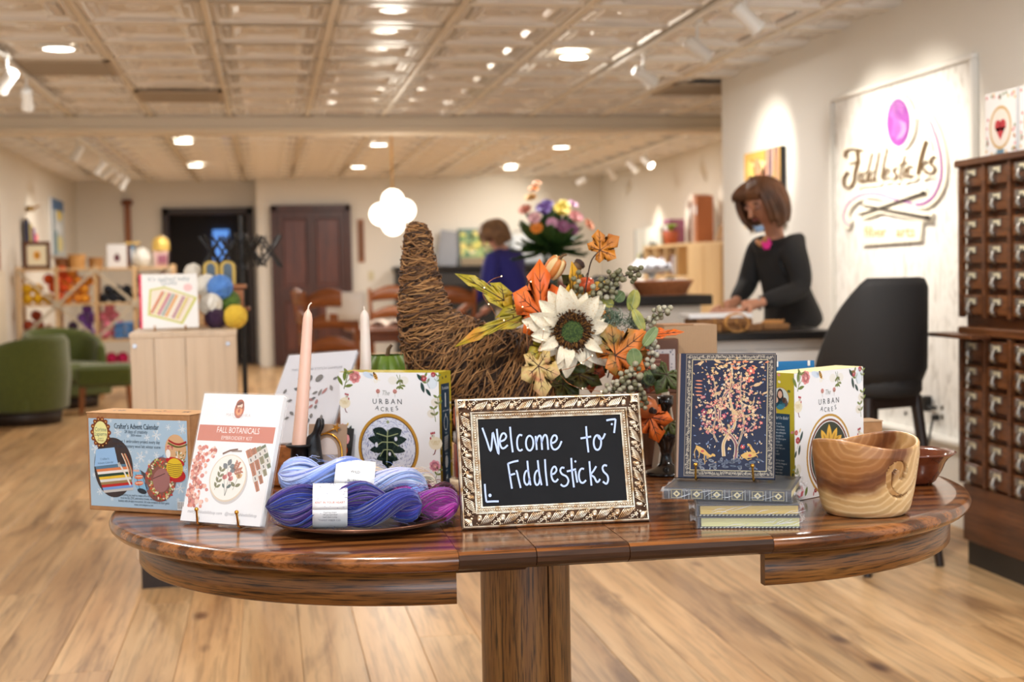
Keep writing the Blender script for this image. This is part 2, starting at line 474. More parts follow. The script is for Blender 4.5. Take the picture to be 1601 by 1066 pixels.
for (ya, n) in ((5.62, 10), (12.1, 11)):
    for k in range(n+1):
        for xc in (-.75, 2.75):
            if xc > 2 and ya+.6125*k < 9.6: put('grid_bar', bary, ce, (1.4, ya+.6125*k, 2.5045), None, (1.0, 1, 1)); continue
            put('grid_bar', bary, ce, (xc, ya+.6125*k, 2.5045))
for k in range(10):   # metal sheets over the table, out of the picture
    pass

# doors
d1 = MB(); yb = 20.0
for xx in (-1.33, -.20): d1.box((xx, yb-.01, 1.08), (.09, .14, 2.16), .006)
d1.box((-.765, yb-.01, 2.11), (1.2, .14, .09), .006)
struct(d1.build('door_1', mat('door_frame_dark', (48, 36, 31), .5)))
d2 = struct(MB().box((.61, 19.245, 1.06), (.90, .04, 2.06)).build('door_2', door_w))
fr = MB()
for xx in (.12, 1.10): fr.box((xx, 19.24, 1.07), (.085, .11, 2.14), .008)
fr.box((.61, 19.24, 2.105), (1.06, .11, .085), .008)
fr.build('door_frame', door_w2, d2)
for (xc, zc, w, h) in ((.39, 1.52, .30, .86), (.83, 1.52, .30, .86), (.39, .52, .30, .66), (.83, .52, .30, .66)):
    MB().box((xc, 19.222, zc), (w, .02, h), .008).build('door_panel', door_w, d2)
for (xc, zc, w, h) in ((.18, 1.06, .12, 2.0), (1.04, 1.06, .12, 2.0), (.61, 1.06, .13, 2.0)):
    MB().box((xc, 19.212, zc), (w, .03, h), .005).build('door_stile', door_w2, d2)
for zc, h in ((.12, .2), (.95, .17), (2.02, .11)):
    MB().box((.61, 19.213, zc), (.9, .03, h), .005).build('door_rail', door_w2, d2)
kn = MB(); kn.cyl((.99, 19.2, .93), (.99, 19.15, .93), .014); kn.sph((.99, 19.12, .93), .036); kn.cyl((.99, 19.2, .93), (.99, 19.19, .93), .04)
kn.build('door_knob', brass, d2)
# a blue-lit window pane deep in the store room
sw = struct(MB().box((-0.6541, 21.96, 1.691), (.24, .03, .46)).build('window_3', mat('daylit_pane', (120, 170, 235), .3, emit=(90, 150, 235), estr=.9)))

# ------------------------------------------------------------------ ceiling lights, air vents, tracks
def downlight_mesh():
    a = MB().lathe([(.085, .012), (.105, .012), (.108, .0), (.082, -.006), (.085, .012)], 28)
    b = MB().lathe([(0, -.001), (.083, -.001)], 28)
    return a.mesh('trim_ring', white_metal), b.mesh('diffuser', glow)
TR, DF = downlight_mesh()
dl = [((-1.094, 8.233), 'first round ceiling light from the left wall, before the beam'), ((1.853, 8.406), 'round ceiling light in front of the beam above the sign wall side'),
      ((-.734, 13.848), 'round ceiling light past the beam, near the left track'), ((3.059, 14.567), 'round ceiling light past the beam, above the light wood shelf side'),
      ((-.761, 16.776), 'round ceiling light nearest the dark doorway'), ((1.12, 17.132), 'round ceiling light in front of the brown panelled door'),
      ((3.03, 17.508), 'round ceiling light nearest the black upright by the back wall'), ((1.135, 14.193), 'round ceiling light behind the pendant lamp cord'),
      ((-1.0, 4.6), 'round ceiling light above the display table, window side'), ((1.9, 4.6), 'round ceiling light above the drawer cabinet aisle'),
      ((-.2, 1.9), 'round ceiling light before the display table'), ((1.9, 1.6), 'round ceiling light by the shop front')]
for (xy, lab) in dl:
    z = 2.494
    t = thing('ceiling_light', lab, 'ceiling light', (xy[0], xy[1], z), group='round ceiling lights')
    put('trim_ring', TR, t); put('diffuser', DF, t, (0, 0, -.004))
    lamp('ceiling_light_lamp', 'AREA', (xy[0], xy[1], z-.014), DOWNLIGHT_W, NEUT, .16, (xy[0], xy[1], 0))
vm = mat('vent_metal', (176, 160, 138), .5)
for (vx, vy), lab in zip(vents, ('dark square air vent beside the first round ceiling light', 'slotted air vent just before the beam', 'slotted air vent by the corner of the sign wall')):
    t = thing('air_vent', lab, 'air vent', (vx, vy, 2.498), group='ceiling air vents')
    f = MB()
    for sx_, sy_, w, h in ((0, -.28, .6, .04), (0, .28, .6, .04), (-.28, 0, .04, .6), (.28, 0, .04, .6)): f.box((sx_, sy_, -.004), (w, h, .014), .003)
    f.build('vent_frame', vm, t)
    MB().box((0, 0, .004), (.54, .54, .004)).build('duct', mat('duct_dark', (52, 44, 36), .9), t)
    sm_ = MB().box((0, 0, 0), (.53, .012, .03), .002, rot=(math.radians(35), 0, 0)).mesh('slat', vm)
    for k in range(9): put('slat', sm_, t, (0, -.235+k*.059, -.002))
head_o = MB().lathe([(.0, .07), (.03, .068), (.036, .05), (.036, -.06), (.043, -.075), (.043, -.085), (.036, -.085), (.034, -.06)], 18).mesh('lamp_head', white_metal)
lens_o = MB().lathe([(0, 0), (.035, 0)], 18).mesh('lens', glow_spot)
lens_off = MB().lathe([(0, 0), (.035, 0)], 18).mesh('lens', white_metal)
stem_o = MB().cyl((0, 0, 0), (0, 0, .13), .008, n=8).box((0, 0, .135), (.03, .09, .03), .004).mesh('stem', white_metal)
def track(a, b, lab):
    d = (Vector(b)-Vector(a)); m = (Vector(a)+Vector(b))/2
    t = thing('light_track', lab, 'light track', m, group='ceiling light tracks')
    MB().box((0, 0, 0), (.035, d.length, .02), .003).build('rail', white_metal, t)
    for s_ in (-1, 1): MB().box((0, s_*(d.length/2+.03), 0), (.045, .07, .03), .004).build('end_cap', white_metal, t)
def spot(pos, target, lab, on=True, power=None, ang=55):
    p = Vector(pos); t = thing('spotlight', lab, 'spotlight', p, group='track spotlights')
    put('stem', stem_o, t)
    d = (Vector(target)-p).normalized(); q = d.to_track_quat('-Z', 'Y').to_euler()
    put('lamp_head', head_o, t, (0, 0, 0), q)
    put('lens', lens_o if on else lens_off, t, d*.078, q)
    if on: lamp('spotlight_lamp', 'SPOT', p+d*.1, power or TRACK_W, WARM, .035, target, ang, 1.0)
track((-1.42, 7.2, 2.475), (-1.42, 10.4, 2.475), 'white ceiling track near the left wall, before the beam')
spot((-1.394, 8.377, 2.34), (-2.48, 9.4, 1.2), 'white spotlight on the left track, the one nearer the shop front')
spot((-1.419, 9.185, 2.34), (-1.6, 10.9, .9), 'white spotlight on the left track, second before the beam', power=25)
track((-1.61, 12.4, 2.475), (-1.61, 17.6, 2.475), 'white ceiling track past the beam above the yarn shelves')
for yy, on, tg in ((13.1, False, (-2.4, 13, 1)), (14.9, False, (-2.5, 15, 1.2)), (15.618, True, (-2.49, 16.2, 1.7)), (16.5, True, (-2.45, 18, 1.6)), (17.3, False, (-2.4, 17.5, 1))):
    spot((-1.61, yy, 2.34), tg, {13.1: 'unlit spotlight first past the beam above the yarn shelves', 14.9: 'unlit spotlight second past the beam above the yarn shelves',
         15.618: 'lit spotlight above the yarn shelves aimed at the shelf art', 16.5: 'lit spotlight above the yarn shelves aimed at the blue picture', 17.3: 'unlit spotlight last on the yarn shelf track'}[yy], on, 30)
track((2.17, 5.4, 2.475), (2.17, 9.0, 2.475), 'white ceiling track beside the sign wall')
spot((2.151, 6.172, 2.34), (3.13, 6.45, 1.55), 'white spotlight turned to the sign, first on its track', power=80, ang=80)
spot((2.213, 7.094, 2.34), (3.13, 6.95, 1.60), 'lit spotlight turned to the sign, second on its track', power=80, ang=80)
spot((2.2, 8.1, 2.34), (3.13, 8.55, 1.85), 'spotlight turned to the painting by the wall corner', power=80)
track((3.97, 12.6, 2.475), (3.97, 18.3, 2.475), 'white ceiling track along the far right wall')
for yy, tg, w in ((17.633, (3.2, 19.28, 1.9), 75), (16.173, (4.58, 16.4, 1.5), 45), (15.196, (4.58, 15.0, 1.6), 35), (14.58, (4.58, 13.6, 1.5), 35)):
    spot((3.98, yy, 2.34), tg, {17.633: 'spotlight nearest the back wall on the far right track', 16.173: 'second spotlight from the back wall on the far right track',
         15.196: 'third spotlight from the back wall on the far right track', 14.58: 'spotlight nearest the beam on the far right track'}[yy], True, w)

# pendant lamp: a cluster of lit globes on a gold cord
t = thing('pendant_lamp', 'pendant lamp of clustered glowing white globes on a thin gold rod', 'pendant lamp', (1.12, 12.6, 2.5))
MB().lathe([(0, 0), (.06, 0), (.06, -.02), (.02, -.03), (0, -.03)], 20).build('canopy', brass, t)
MB().cyl((0, 0, -.02), (0, 0, -.56), .008, n=8).build('cord', brass, t)
gm = MB().sph((0, 0, 0), .098, 20, 12).mesh('globe', glow_globe)
for p in ((0, 0, -.64), (-.105, .03, -.76), (.1, -.02, -.73), (.0, .02, -.85), (.03, -.09, -.72), (-.03, .1, -.75), (-.045, -.08, -.80)):
    put('globe', gm, t, p)
lamp('pendant_lamp_bulb', 'POINT', (1.12, 12.36, 1.5), PENDANT_W, WARM, .15)

# ================================================================== BACK OF THE SHOP, LEFT SIDE
pine = wood('pine', (196, 154, 104), (222, 184, 134), (236, 204, 158), axis=2, grain=.6, rough=.5, pores=.15)
pine_x = wood('pine_boards', (196, 154, 104), (222, 184, 134), (236, 204, 158), axis=0, grain=.6, rough=.5, pores=.15)
laminate = wood('pale_ash', (196, 172, 146), (208, 186, 160), (218, 198, 174), axis=2, grain=.35, rough=.45, pores=.1, tint=.06)
oak_mid = wood('oak_mid', (120, 70, 34), (160, 98, 52), (186, 122, 70), axis=2, grain=.7, rough=.4, pores=.4)
oak_x = wood('oak_mid_x', (120, 70, 34), (160, 98, 52), (186, 122, 70), axis=0, grain=.7, rough=.4, pores=.4)
wicker = mat('wicker', (196, 146, 84), .7, var=(150, 100, 52), vscale=90, bump=.6, bscale=160, bdist=.003)
green_f = mat('green_bouclé', (88, 98, 34), .9, var=(70, 80, 26), vscale=60, bump=.4, bscale=400, sheen=.4)
dark_leg = mat('dark_wood_leg', (40, 28, 22), .5)
paper_w = mat('white_paper', (240, 240, 240), .55)
ink = vcol('print_ink', .5)
gloss_ink = vcol('gloss_print', .28)

def yarn_mat(name, c, dark=.86):
    if name in MATS: return MATS[name]
    m, nt, b = nodes_of(name); setp(b, .85, sheen=.1)
    v = coords(nt, (1, 1, 1)); w = nt.nodes.new('ShaderNodeTexWave'); w.inputs['Scale'].default_value = 38; w.inputs['Distortion'].default_value = 5
    nt.links.new(v, w.inputs['Vector'])
    nt.links.new(ramp(nt, w.outputs['Fac'], [(.1, tuple(int(q*dark) for q in c)), (.5, tuple(min(255, int(q*1.06)) for q in c))]), b.inputs['Base Color'])
    add_bump(nt, b, w.outputs['Fac'], .25, .004); MATS[name] = m; return m

# yarn shelf: pine posts, boards and crossed braces
SY = 14.9; SX = [-2.425, -2.06, -1.685, -1.304, -.93]; SZ = [1.315, .965, .60, .25]
sh = thing('yarn_shelf', 'open pine shelf unit with crossed braces holding coloured yarn along the left wall', 'shelf', (-1.68, SY, 0))
pm = MB().box((0, 0, .675), (.036, .036, 1.35), .003).mesh('post', pine)
for x in SX:
    for y in (-.15, .15): put('post', pm, sh, (x+1.68, y, 0))
for z in SZ:
    for a, b in zip(SX, SX[1:]): MB().box(((a+b)/2+1.68, 0, z), (b-a-.04, .32, .022), .002).build('shelf_board', pine_x, sh)
brace_m = mat('brace_metal', (206, 190, 164), .4, .2)
for i0 in (0, 2):
    for s in (-1, 1):
        a = Vector((SX[i0]+1.68, -.176 if s > 0 else -.182, 1.31 if s > 0 else .62)); b = Vector((SX[i0+2]+1.68, a.y, .62 if s > 0 else 1.31)); d = b-a
        MB().box((0, 0, 0), (d.length, .005, .026)).build('cross_brace', brace_m, sh, (a+b)/2, (0, -math.atan2(d.z, d.x), 0))
    MB().cyl((0, 0, 0), (0, -.012, 0), .03, n=14).build('brace_hub', brace_m, sh, ((SX[i0]+SX[i0+2])/2+1.68, -.186, .965))

ball_me = {}
def yball(kind, c, loc, r, label, group, rot=None, name='yarn_ball', scale=(1, 1, 1)):
    if kind not in ball_me:
        b = MB(); rn = random.Random(len(kind))
        b.sph((0, 0, 0), .95, 14, 9)
        for k in range(9):   # wound strands
            q = Euler((rn.uniform(0, 3), rn.uniform(0, 3), rn.uniform(0, 3))).to_matrix()
            o = rn.uniform(-.45, .45); rr = math.sqrt(1-o*o)*.97
            b.tube([q @ Vector((rr*math.cos(t*PI/7), rr*math.sin(t*PI/7), o)) for t in range(14)], .075, 5, closed=True)
        ball_me[kind] = b.mesh('yarn_ball', yarn_mat('yarn_'+kind, c))
    o = put(name, ball_me[kind], None, loc, rot or (random.uniform(-.3, .3), random.uniform(-.3, .3), random.uniform(-.3, .3)), tuple(r*1.06*q for q in scale))
    return tag(o, label, 'yarn', group)
NTH = ('first', 'second', 'third', 'fourth', 'fifth'); ROWN = ('bottom', 'second', 'third', 'fourth')
def stack(kind, c, x0, z0, r, rows, label, group, y=SY-.03, scale=(1, 1.2, 1)):
    z = z0+r
    for q, (n, off) in enumerate(rows):
        for k in range(n):
            where = '%s row' % ROWN[q] if q+1 < len(rows) or q == 0 else 'top row'
            lab = label + ', ' + (where if n == 1 else '%s from wall, %s' % (NTH[k], where))
            yball(kind, c, (x0+off*r+k*2.0*r, y, z), r, lab, group, rot=(random.uniform(-.4, .4), random.uniform(-.4, .4), random.uniform(-.3, .3)), scale=scale)
        z += r*(1.74 if q+1 < len(rows) and abs((rows[q+1][1]-off) % 2 - 1) < .5 else 2.0)
b1 = .965+.012; b2 = .60+.012; b3 = .25+.012
stack('yellow', (246, 190, 24), -2.36, b1, .05, [(3, 0), (2, 0)], 'bright yellow yarn skein on the upper shelf', 'yellow skeins on the pine shelf')
stack('orange', (236, 92, 28), -2.045+.06-.34, b1+.0, .052, [(0, 0)], '', '') if False else None
for k, (dx, dz) in enumerate(((.205, .02), (.25, .11), (.16, .115), (.115, .205), (.205, .205), (.30, .20), (.25, .285))):
    yball('orange', (238, 96, 34), (-2.38+dx+.12, SY-.05, b1+.05+dz*.95), .05, 'deep orange yarn skein heaped on the upper shelf, %s' % ('bottom one', 'middle row toward the post', 'middle row toward the wall', 'first of the third row', 'second of the third row', 'third of the third row', 'top one')[k], 'deep orange skeins on the pine shelf', scale=(1, 1.3, 1))
for k, (dx, dz) in enumerate(((.04, .0), (.145, .0), (.09, .09), (.19, .09), (.03, .18), (.14, .18), (.24, .18), (.09, .265))):
    yball('tangerine', (250, 158, 52), (-2.01+dx, SY-.04, b1+.05+dz*.97), .05, 'light orange yarn skein heaped on the upper shelf, %s' % ('bottom row by the post', 'bottom row away from the post', 'second row by the post', 'second row away from the post', 'third row by the post', 'middle of the third row', 'end of the third row', 'top one')[k], 'light orange skeins on the pine shelf', scale=(1, 1.3, 1))
for k in range(2): yball('mustard', (238, 160, 40), (-1.80+.07*0+k*.0, SY-.06, b1+.045+k*.09), .045, 'mustard yarn skein beside the middle post of the upper shelf, %s one' % ('lower', 'upper')[k], 'mustard skeins on the pine shelf', scale=(1.0 if k else 1.25, 1.3, 1))
stack('black', (24, 28, 40), -1.62, b1, .046, [(4, 0), (3, 1)], 'black yarn skein on the upper shelf', 'black skeins on the pine shelf')
stack('maroon', (98, 16, 40), -1.245, b1, .05, [(3, 0), (2, 1), (2, 0)], 'maroon yarn skein on the upper shelf', 'maroon skeins on the pine shelf')
stack('crimson', (150, 12, 34), -1.0, b1, .05, [(1, 0), (1, 0), (1, 0)], 'crimson yarn skein by the end post of the upper shelf', 'crimson skeins on the pine shelf')
stack('rust', (172, 66, 28), -2.36, b2, .05, [(2, 0), (2, 0), (1, 1.6)], 'rust red yarn skein on the middle shelf', 'rust skeins on the pine shelf')
stack('cream', (236, 214, 190), -2.14-.02, b2, .04, [(1, 0), (1, 0)], 'cream yarn skein on the middle shelf', 'cream skeins on the pine shelf')
yball('cream', (236, 214, 190), (-2.02+.01, SY-.05, b2+.046), .046, 'cream yarn skein right against the first post of the middle shelf', 'cream skeins on the pine shelf')
stack('plum', (54, 26, 58), -2.0+.07, b2, .045, [(1, 0), (1, 0)], 'dark plum yarn skein on the middle shelf', 'plum skeins on the pine shelf')
stack('purple', (136, 86, 178), -1.835, b2, .048, [(2, 0), (1, 1), (2, 0), (1, 1)], 'lilac purple yarn skein on the middle shelf', 'purple skeins on the pine shelf')
stack('pink', (240, 138, 158), -1.62, b2, .05, [(2, 0), (2, .6), (2, 0), (1, 1)], 'rose pink yarn skein on the middle shelf', 'pink skeins on the pine shelf')
sb = MB().box((0, 0, 0), (.10, .24, .05), .016)
for k in range(-1, 2): sb.tube([(k*.03, -.122, -.02), (k*.03, -.122, .02)], .006, 5)
sbm = sb.mesh('folded_hank', yarn_mat('yarn_skyblue', (92, 146, 206)))
for k in range(6): tag(put('folded_hank', sbm, None, (-1.40+(k % 2)*.0-.105*(k % 2)+.03, SY-.02, b2+.028+(k//2)*.056)), 'sky blue folded yarn hank on the middle shelf, %s row, %s side' % (ROWN[k//2], ('end post', 'wall')[k % 2]), 'yarn', 'sky blue hanks on the pine shelf')
stack('royal', (26, 82, 168), -1.235, b2, .05, [(2, 0), (2, 0)], 'royal blue yarn skein on the middle shelf', 'royal blue skeins on the pine shelf')
stack('magenta', (206, 24, 96), -1.62, b3, .055, [(3, 0), (2, 1)], 'magenta yarn skein on the low shelf', 'magenta skeins on the pine shelf')

TZ = 1.327   # things on top of the yarn shelf
def slab_print(name, label, cat, loc, w, h, d, rot, base, draw, group=None, ink_m=None, part='print'):
    """upright flat thing: board with a printed face towards local -y, base edge at the origin"""
    t = thing(name, label, cat, loc, 0, group, rot)
    MB().box((0, 0, h/2), (w, d, h), min(.002, d*.3)).build('board', base, t)
    p = Print(); draw(p, w, h); p.build(part, ink_m or ink, t, (0, -d/2, 0)); return t
ft = thing('picture_frame', 'brown framed picture of a yellow flower leaning on the yarn shelf', 'picture', (-2.26, SY, TZ), 0, None, (math.radians(-9), 0, math.radians(8)))
fw = wood('frame_wood', (84, 48, 28), (110, 66, 38), (130, 84, 52), axis=0, rough=.5)
for c, d in (((0, 0, .018), (.26, .03, .036)), ((0, 0, .262), (.26, .03, .036)), ((-.112, 0, .14), (.036, .03, .21)), ((.112, 0, .14), (.036, .03, .21))): MB().box(c, d, .005).build('frame_side', fw, ft)
p = Print(); p.rect(-.1, .03, .1, .25, (244, 232, 198)); p.L = 2; p.disc(0, .14, .035, .045, (226, 160, 40)); p.L = 3; p.disc(.008, .135, .015, .02, (170, 100, 20)); p.build('picture', ink, ft, (0, -.002, 0))
def basket(x, r, h, lab, y=SY, z=TZ, m=None):
    b = MB(); rows = max(3, int(h/.02))
    b.lathe([(0, .004), (r*.9, .0)] + [(r*(.9+.1*k/rows)+(.003 if k % 2 else -.002), h*k/rows) for k in range(rows+1)] + [(r*.9, h-.006), (r*.86, .01), (0, .01)], 18)
    t = thing('basket', lab, 'basket', (x, y, z), group='wicker baskets on the yarn shelf'); b.build('weave', m or wicker, t)
    MB().tube([(r*1.0*math.cos(k*PI/9), r*1.0*math.sin(k*PI/9), h) for k in range(18)], .007, 6, closed=True).build('rim', m or wicker, t)
basket(-2.02, .075, .10, 'darker brown wicker basket beside the framed flower picture', m=mat('wicker_dark', (150, 92, 44), .7, var=(110, 62, 28), vscale=90, bump=.6, bscale=160, bdist=.003))
basket(-1.87, .085, .135, 'tall pale wicker basket in the middle of the yarn shelf top', y=SY-.02, m=mat('wicker_pale', (222, 170, 100), .7, var=(188, 132, 70), vscale=90, bump=.6, bscale=160, bdist=.003))
basket(-1.69, .075, .10, 'low orange brown wicker basket near the white card')
def d_card(p, w, h):
    p.rect(-w/2, 0, w/2, h, (232, 230, 228)); p.L = 2; p.disc(0, h*.42, w*.16, h*.17, (112, 48, 62)); p.L = 3; p.disc(0, h*.42, w*.07, h*.08, (60, 30, 40)); p.disc(0, h*.6, w*.03, h*.05, (90, 120, 70))
slab_print('craft_kit_box', 'white boxed craft kit with a dark red motif on the yarn shelf', 'craft kit', (-1.48, SY-.02, TZ), .19, .235, .05, (0, 0, .08), paper_w, d_card)
hg = thing('yarn_stand', 'gold topped stand with blue and white stripes on the yarn shelf', 'stand', (-1.335, SY+.08, TZ))
MB().box((0, 0, .115), (.05, .05, .23), .004).build('column', mat('stand_blue', (92, 128, 156), .6), hg); MB().box((0, 0, .245), (.15, .08, .025), .006).build('top_bar', mat('stand_gold', (226, 190, 110), .4), hg)
MB().box((0, -.027, .10), (.022, .01, .18), .002).build('stripe', paper_w, hg)
yball('white', (244, 238, 228), (-1.235, SY-.04, TZ+.095), .09, 'large white pear shaped yarn ball on the yarn shelf', None, rot=(0, 0, .4), scale=(.9, .9, 1.08))
pk = thing('gift_basket', 'pink basket with a gold dome and a mauve label on the yarn shelf end', 'gift basket', (-1.045, SY-.02, TZ))
MB().lathe([(0, 0), (.075, 0), (.088, .16), (.082, .16), (.07, .01), (0, .01)], 4, sx=1.1, sy=1.1, smooth=False).build('pot', mat('pale_pink', (232, 196, 190), .6), pk, None, (0, 0, PI/4))
p = Print(); p.rect(-.04, .035, .05, .12, (156, 92, 110)); p.build('label_patch', ink, pk, (.012, -.086, 0), (math.radians(-4), 0, 0))
MB().lathe([(.085, .16), (.088, .20), (.085, .25), (.066, .29), (.03, .31), (0, .315)], 20).build('dome', mat('gold_wrap', (232, 196, 104), .35, .4), pk)
# yarn books standing against the left wall, pictures on the wall
for k, (c, hh, lab) in enumerate((((58, 62, 92), .50, 'navy hanging scarf by the left wall, tallest'), ((178, 164, 92), .46, 'olive gold hanging scarf by the left wall'),
                                 ((96, 52, 122), .42, 'purple hanging scarf by the left wall'), ((224, 120, 116), .36, 'coral pink hanging scarf by the left wall'))):
    t = thing('scarf', lab, 'scarf', (-2.455, 15.55+k*.19, 1.30)); s_ = MB()
    s_.grid(lambda u, v, hh=hh: (.018*math.sin(u*9)-.0, (u-.5)*.17, v*hh+.05), 12, 4); s_.build('cloth', mat('scarf_%d' % k, c, .9), t, mods=[('SOLIDIFY', dict(thickness=.008))])
    MB().cyl((0, -.09, hh+.055), (0, .09, hh+.055), .008, n=8).build('hanger_bar', brass, t)
tag(MB().box((0, 0, .26), (.03, .24, .66), .004).build('wall_plaque', oak_mid, None, (-2.48, 13.95, 1.36)), 'tall brown wooden plaque hung on the left wall beside the pale cabinet', 'plaque')
pa = thing('painting', 'tall blue, white and yellow landscape painting on the left wall by the corner', 'painting', (-2.49, 17.95, 1.50))
MB().box((.014, 0, .34), (.028, 1.0, .68), .003).build('canvas', paper_w, pa)
p = Print(); p.rect(-.5, 0, .5, .68, (206, 214, 216)); p.L = 2; p.rect(-.5, .55, .5, .68, (74, 112, 158)); p.rect(-.5, 0, -.36, .55, (70, 108, 128)); p.disc(.12, .5, .2, .07, (236, 210, 92)); p.disc(.1, .15, .25, .1, (236, 226, 160)); p.disc(.05, .33, .3, .07, (228, 236, 240)); p.L = 3; p.rect(-.3, .02, -.1, .3, (108, 150, 160))
p.build('picture', ink, pa, (.03, 0, 0), (0, 0, PI/2))
lb = thing('wall_light', 'small brass bracket on the left wall above the scarves', 'bracket', (-2.49, 15.9, 1.98)); MB().box((.03, 0, 0), (.06, .22, .05), .01).build('plate', mat('old_gold', (170, 140, 76), .4, .6), lb); MB().cyl((.05, 0, 0), (.12, 0, .03), .01).build('arm', brass, lb)
wp = thing('wall_paddle', 'long narrow wooden paddle hung on the back wall beside the dark doorway', 'paddle', (-1.83, 19.975, 1.35))
MB().box((0, 0, .42), (.085, .02, .84), .006).build('blade', oak_mid, wp); MB().lathe([(0, 0), (.03, 0), (.075, .03), (.075, .08), (0, .1)], 12).build('finial', mat('wood_dark_finial', (120, 66, 34), .5), wp, (0, -.01, .84), None, None)
cabw = thing('low_cabinet', 'pale cream cabinet standing against the left wall before the yarn shelf', 'cabinet', (-2.455, 13.5, 0))
MB().box((0, 0, .64), (.07, 1.0, 1.28), .006).build('body', mat('cream_laminate', (226, 214, 192), .5), cabw); MB().box((0, 0, 1.295), (.075, 1.03, .028), .004).build('top', mat('cream_laminate', (226, 214, 192), .5), cabw)

# green tub armchairs and stool
def tub_chair(lab, loc, rz):
    t = thing('armchair', lab, 'armchair', loc, rz, 'green tub armchairs')
    R0, R1 = .30, .385
    sh_ = MB()
    def shell(r, ang, z): return (r*math.sin(ang), r*math.cos(ang)*.98, z)
    n = 22; A0 = math.radians(128)
    prof = [(R1, .13), (R1+.01, .40), (R1, .0)]
    vs = []; N = 0
    for i in range(n+1):
        a = -A0+2*A0*i/n; k = abs(i/n-.5)*2; top = .76-.17*k**2.2
        ring = [(R1-.02, .12), (R1+.012, .4), (R1, top-.05), (R1-.035, top), (R0+.02, top-.012), (R0, top-.06), (R0-.005, .40), (R0, .12)]
        N = len(ring); vs += [shell(r, a, z) for r, z in ring]
    fs = [(i*N+j, (i+1)*N+j, (i+1)*N+(j+1) % N, i*N+(j+1) % N) for i in range(n) for j in range(N)] + [tuple(range(N)), tuple(n*N+j for j in range(N))[::-1]]
    sh_.add(vs, fs, True); sh_.build('backrest', green_f, t, mods=[BEV(.02, 2)])
    MB().box((0, -.06, .33), (.56, .60, .19), .05).build('seat', green_f, t)
    MB().box((0, -.045, .18), (.60, .60, .12), .02).build('seat_base', green_f, t)
    MB().lathe([(0, 0), (.30, 0), (.32, .12), (0, .12)], 24).build('plinth', dark_leg, t)
    return t
tub_chair('green tub armchair turned away, nearest the shop front', (-2.06, 12.62, 0), math.radians(60+180))
tub_chair('green tub armchair facing the room, in front of the yarn shelf', (-1.92, 14.08, 0), math.radians(40))
ot = thing('footstool', 'green upholstered footstool on wooden legs beside the pale display pedestal', 'footstool', (-1.47, 13.40, 0), math.radians(4))
MB().box((0, 0, .34), (.50, .42, .20), .035).build('cushion', green_f, ot)
for x in (-.2, .2):
    for y in (-.16, .16): MB().cyl((x*1.08, y*1.05, 0), (x, y, .25), .016, .024, 10).build('leg', oak_mid, ot)

# ------------------------------------------------------------------ display pedestal with quilting book
pd = thing('display_pedestal', 'pale wood display pedestal with dark plinth carrying the quilting book', 'pedestal', (-.332, 6.08, 0), math.radians(1))
PWD, PD, PH = .405, .78, 1.0
MB().box((0, 0, .06), (PWD-.03, PD-.03, .12)).build('plinth', dark_leg, pd)
for k, (x, w) in enumerate(((-.157, .09), (-.052, .118), (.105, .194))): MB().box((x, -PD/2+.012, .555), (w-.001, .024, .87), .0015).build('front_board', laminate, pd)
for s in (-1, 1): MB().box((s*(PWD/2-.011), .012, .555), (.022, PD-.026, .87), .0015).build('side_board', laminate, pd)
MB().box((0, 0, PH-.005), (PWD+.006, PD+.004, .022), .003).build('top_board', laminate, pd)
for x in (-.185, .17): MB().cyl((0, 0, 0), (0, -.004, 0), .008, n=12).build('screw_cap', steel, pd, (x, -PD/2-.0, .955))
def d_quilt(p, w, h):
    p.rect(-w/2, 0, w/2, h, (236, 236, 234)); p.L = 2
    p.rect(-w/2, 0, -w/2+.006, h, (226, 70, 100))
    p.text('It\u2019s quilted baby', 0.0, h*.875, .026, (128, 150, 160)); p.text('Quilts', .0, h*.80, .026, (128, 150, 160))
    q = [(-.085, .10), (.03, .02), (.125, .155), (.01, .165)]
    q = [(-w*.36, h*.22), (w*.26, h*.05), (w*.52, h*.56), (w*.33, h*.64), (-w*.36, h*.80)]
    q = [(-w*.38, h*.24), (w*.22, h*.06), (w*.49, h*.55), (-w*.08, h*.77), (-w*.34, h*.72)]
    p.poly(q, (196, 198, 84)); p.L = 3; cx = sum(a for a, b in q)/5; cz = sum(b for a, b in q)/5
    q2 = [(cx+(a-cx)*.9, cz+(b-cz)*.9) for a, b in q]; p.poly(q2, (232, 222, 206)); p.L = 4
    cs = [(206, 122, 82), (226, 216, 170), (190, 110, 134), (150, 170, 166), (222, 160, 96), (230, 226, 214), (178, 128, 150), (214, 200, 120)]
    for k in range(8):
        t0 = (k+.15)/8.3; a = (-w*.33+w*.52*t0, h*.28-h*.14*t0); b = (a[0]+w*.22-(.02*w*k/8), a[1]+h*.40); p.line([a, b], w*.045, cs[k])
        p.L = 5
        for m in range(7): f = (m+.5)/7; p.disc(a[0]+(b[0]-a[0])*f+w*.028, a[1]+(b[1]-a[1])*f, w*.012, h*.012, cs[(k+3) % 8], 6)
        p.L = 4
    p.disc(w*.33, h*.74, w*.08, h*.07, (236, 196, 196)); p.L = 1
bk = slab_print('quilt_book', 'white quilting book with a striped quilt cover standing on the pale pedestal', 'book', (-.385, 5.86, PH+.016), .225, .222, .012, (math.radians(-14), 0, math.radians(4)), paper_w, d_quilt, part='cover_print')
MB().box((-.114, 0, .111), (.004, .014, .222)).build('spine', mat('spine_pink', (226, 70, 100), .5), bk)
es = thing('book_stand', 'thin brass wire stand under the quilting book', 'book stand', (-.385, 5.86, PH+.006), math.radians(4))
for x in (-.06, .06): MB().tube([(x, .11, .005), (x, -.012, .005), (x, -.028, .003), (x, -.030, .022)], .003, 6).build('wire', brass, es)
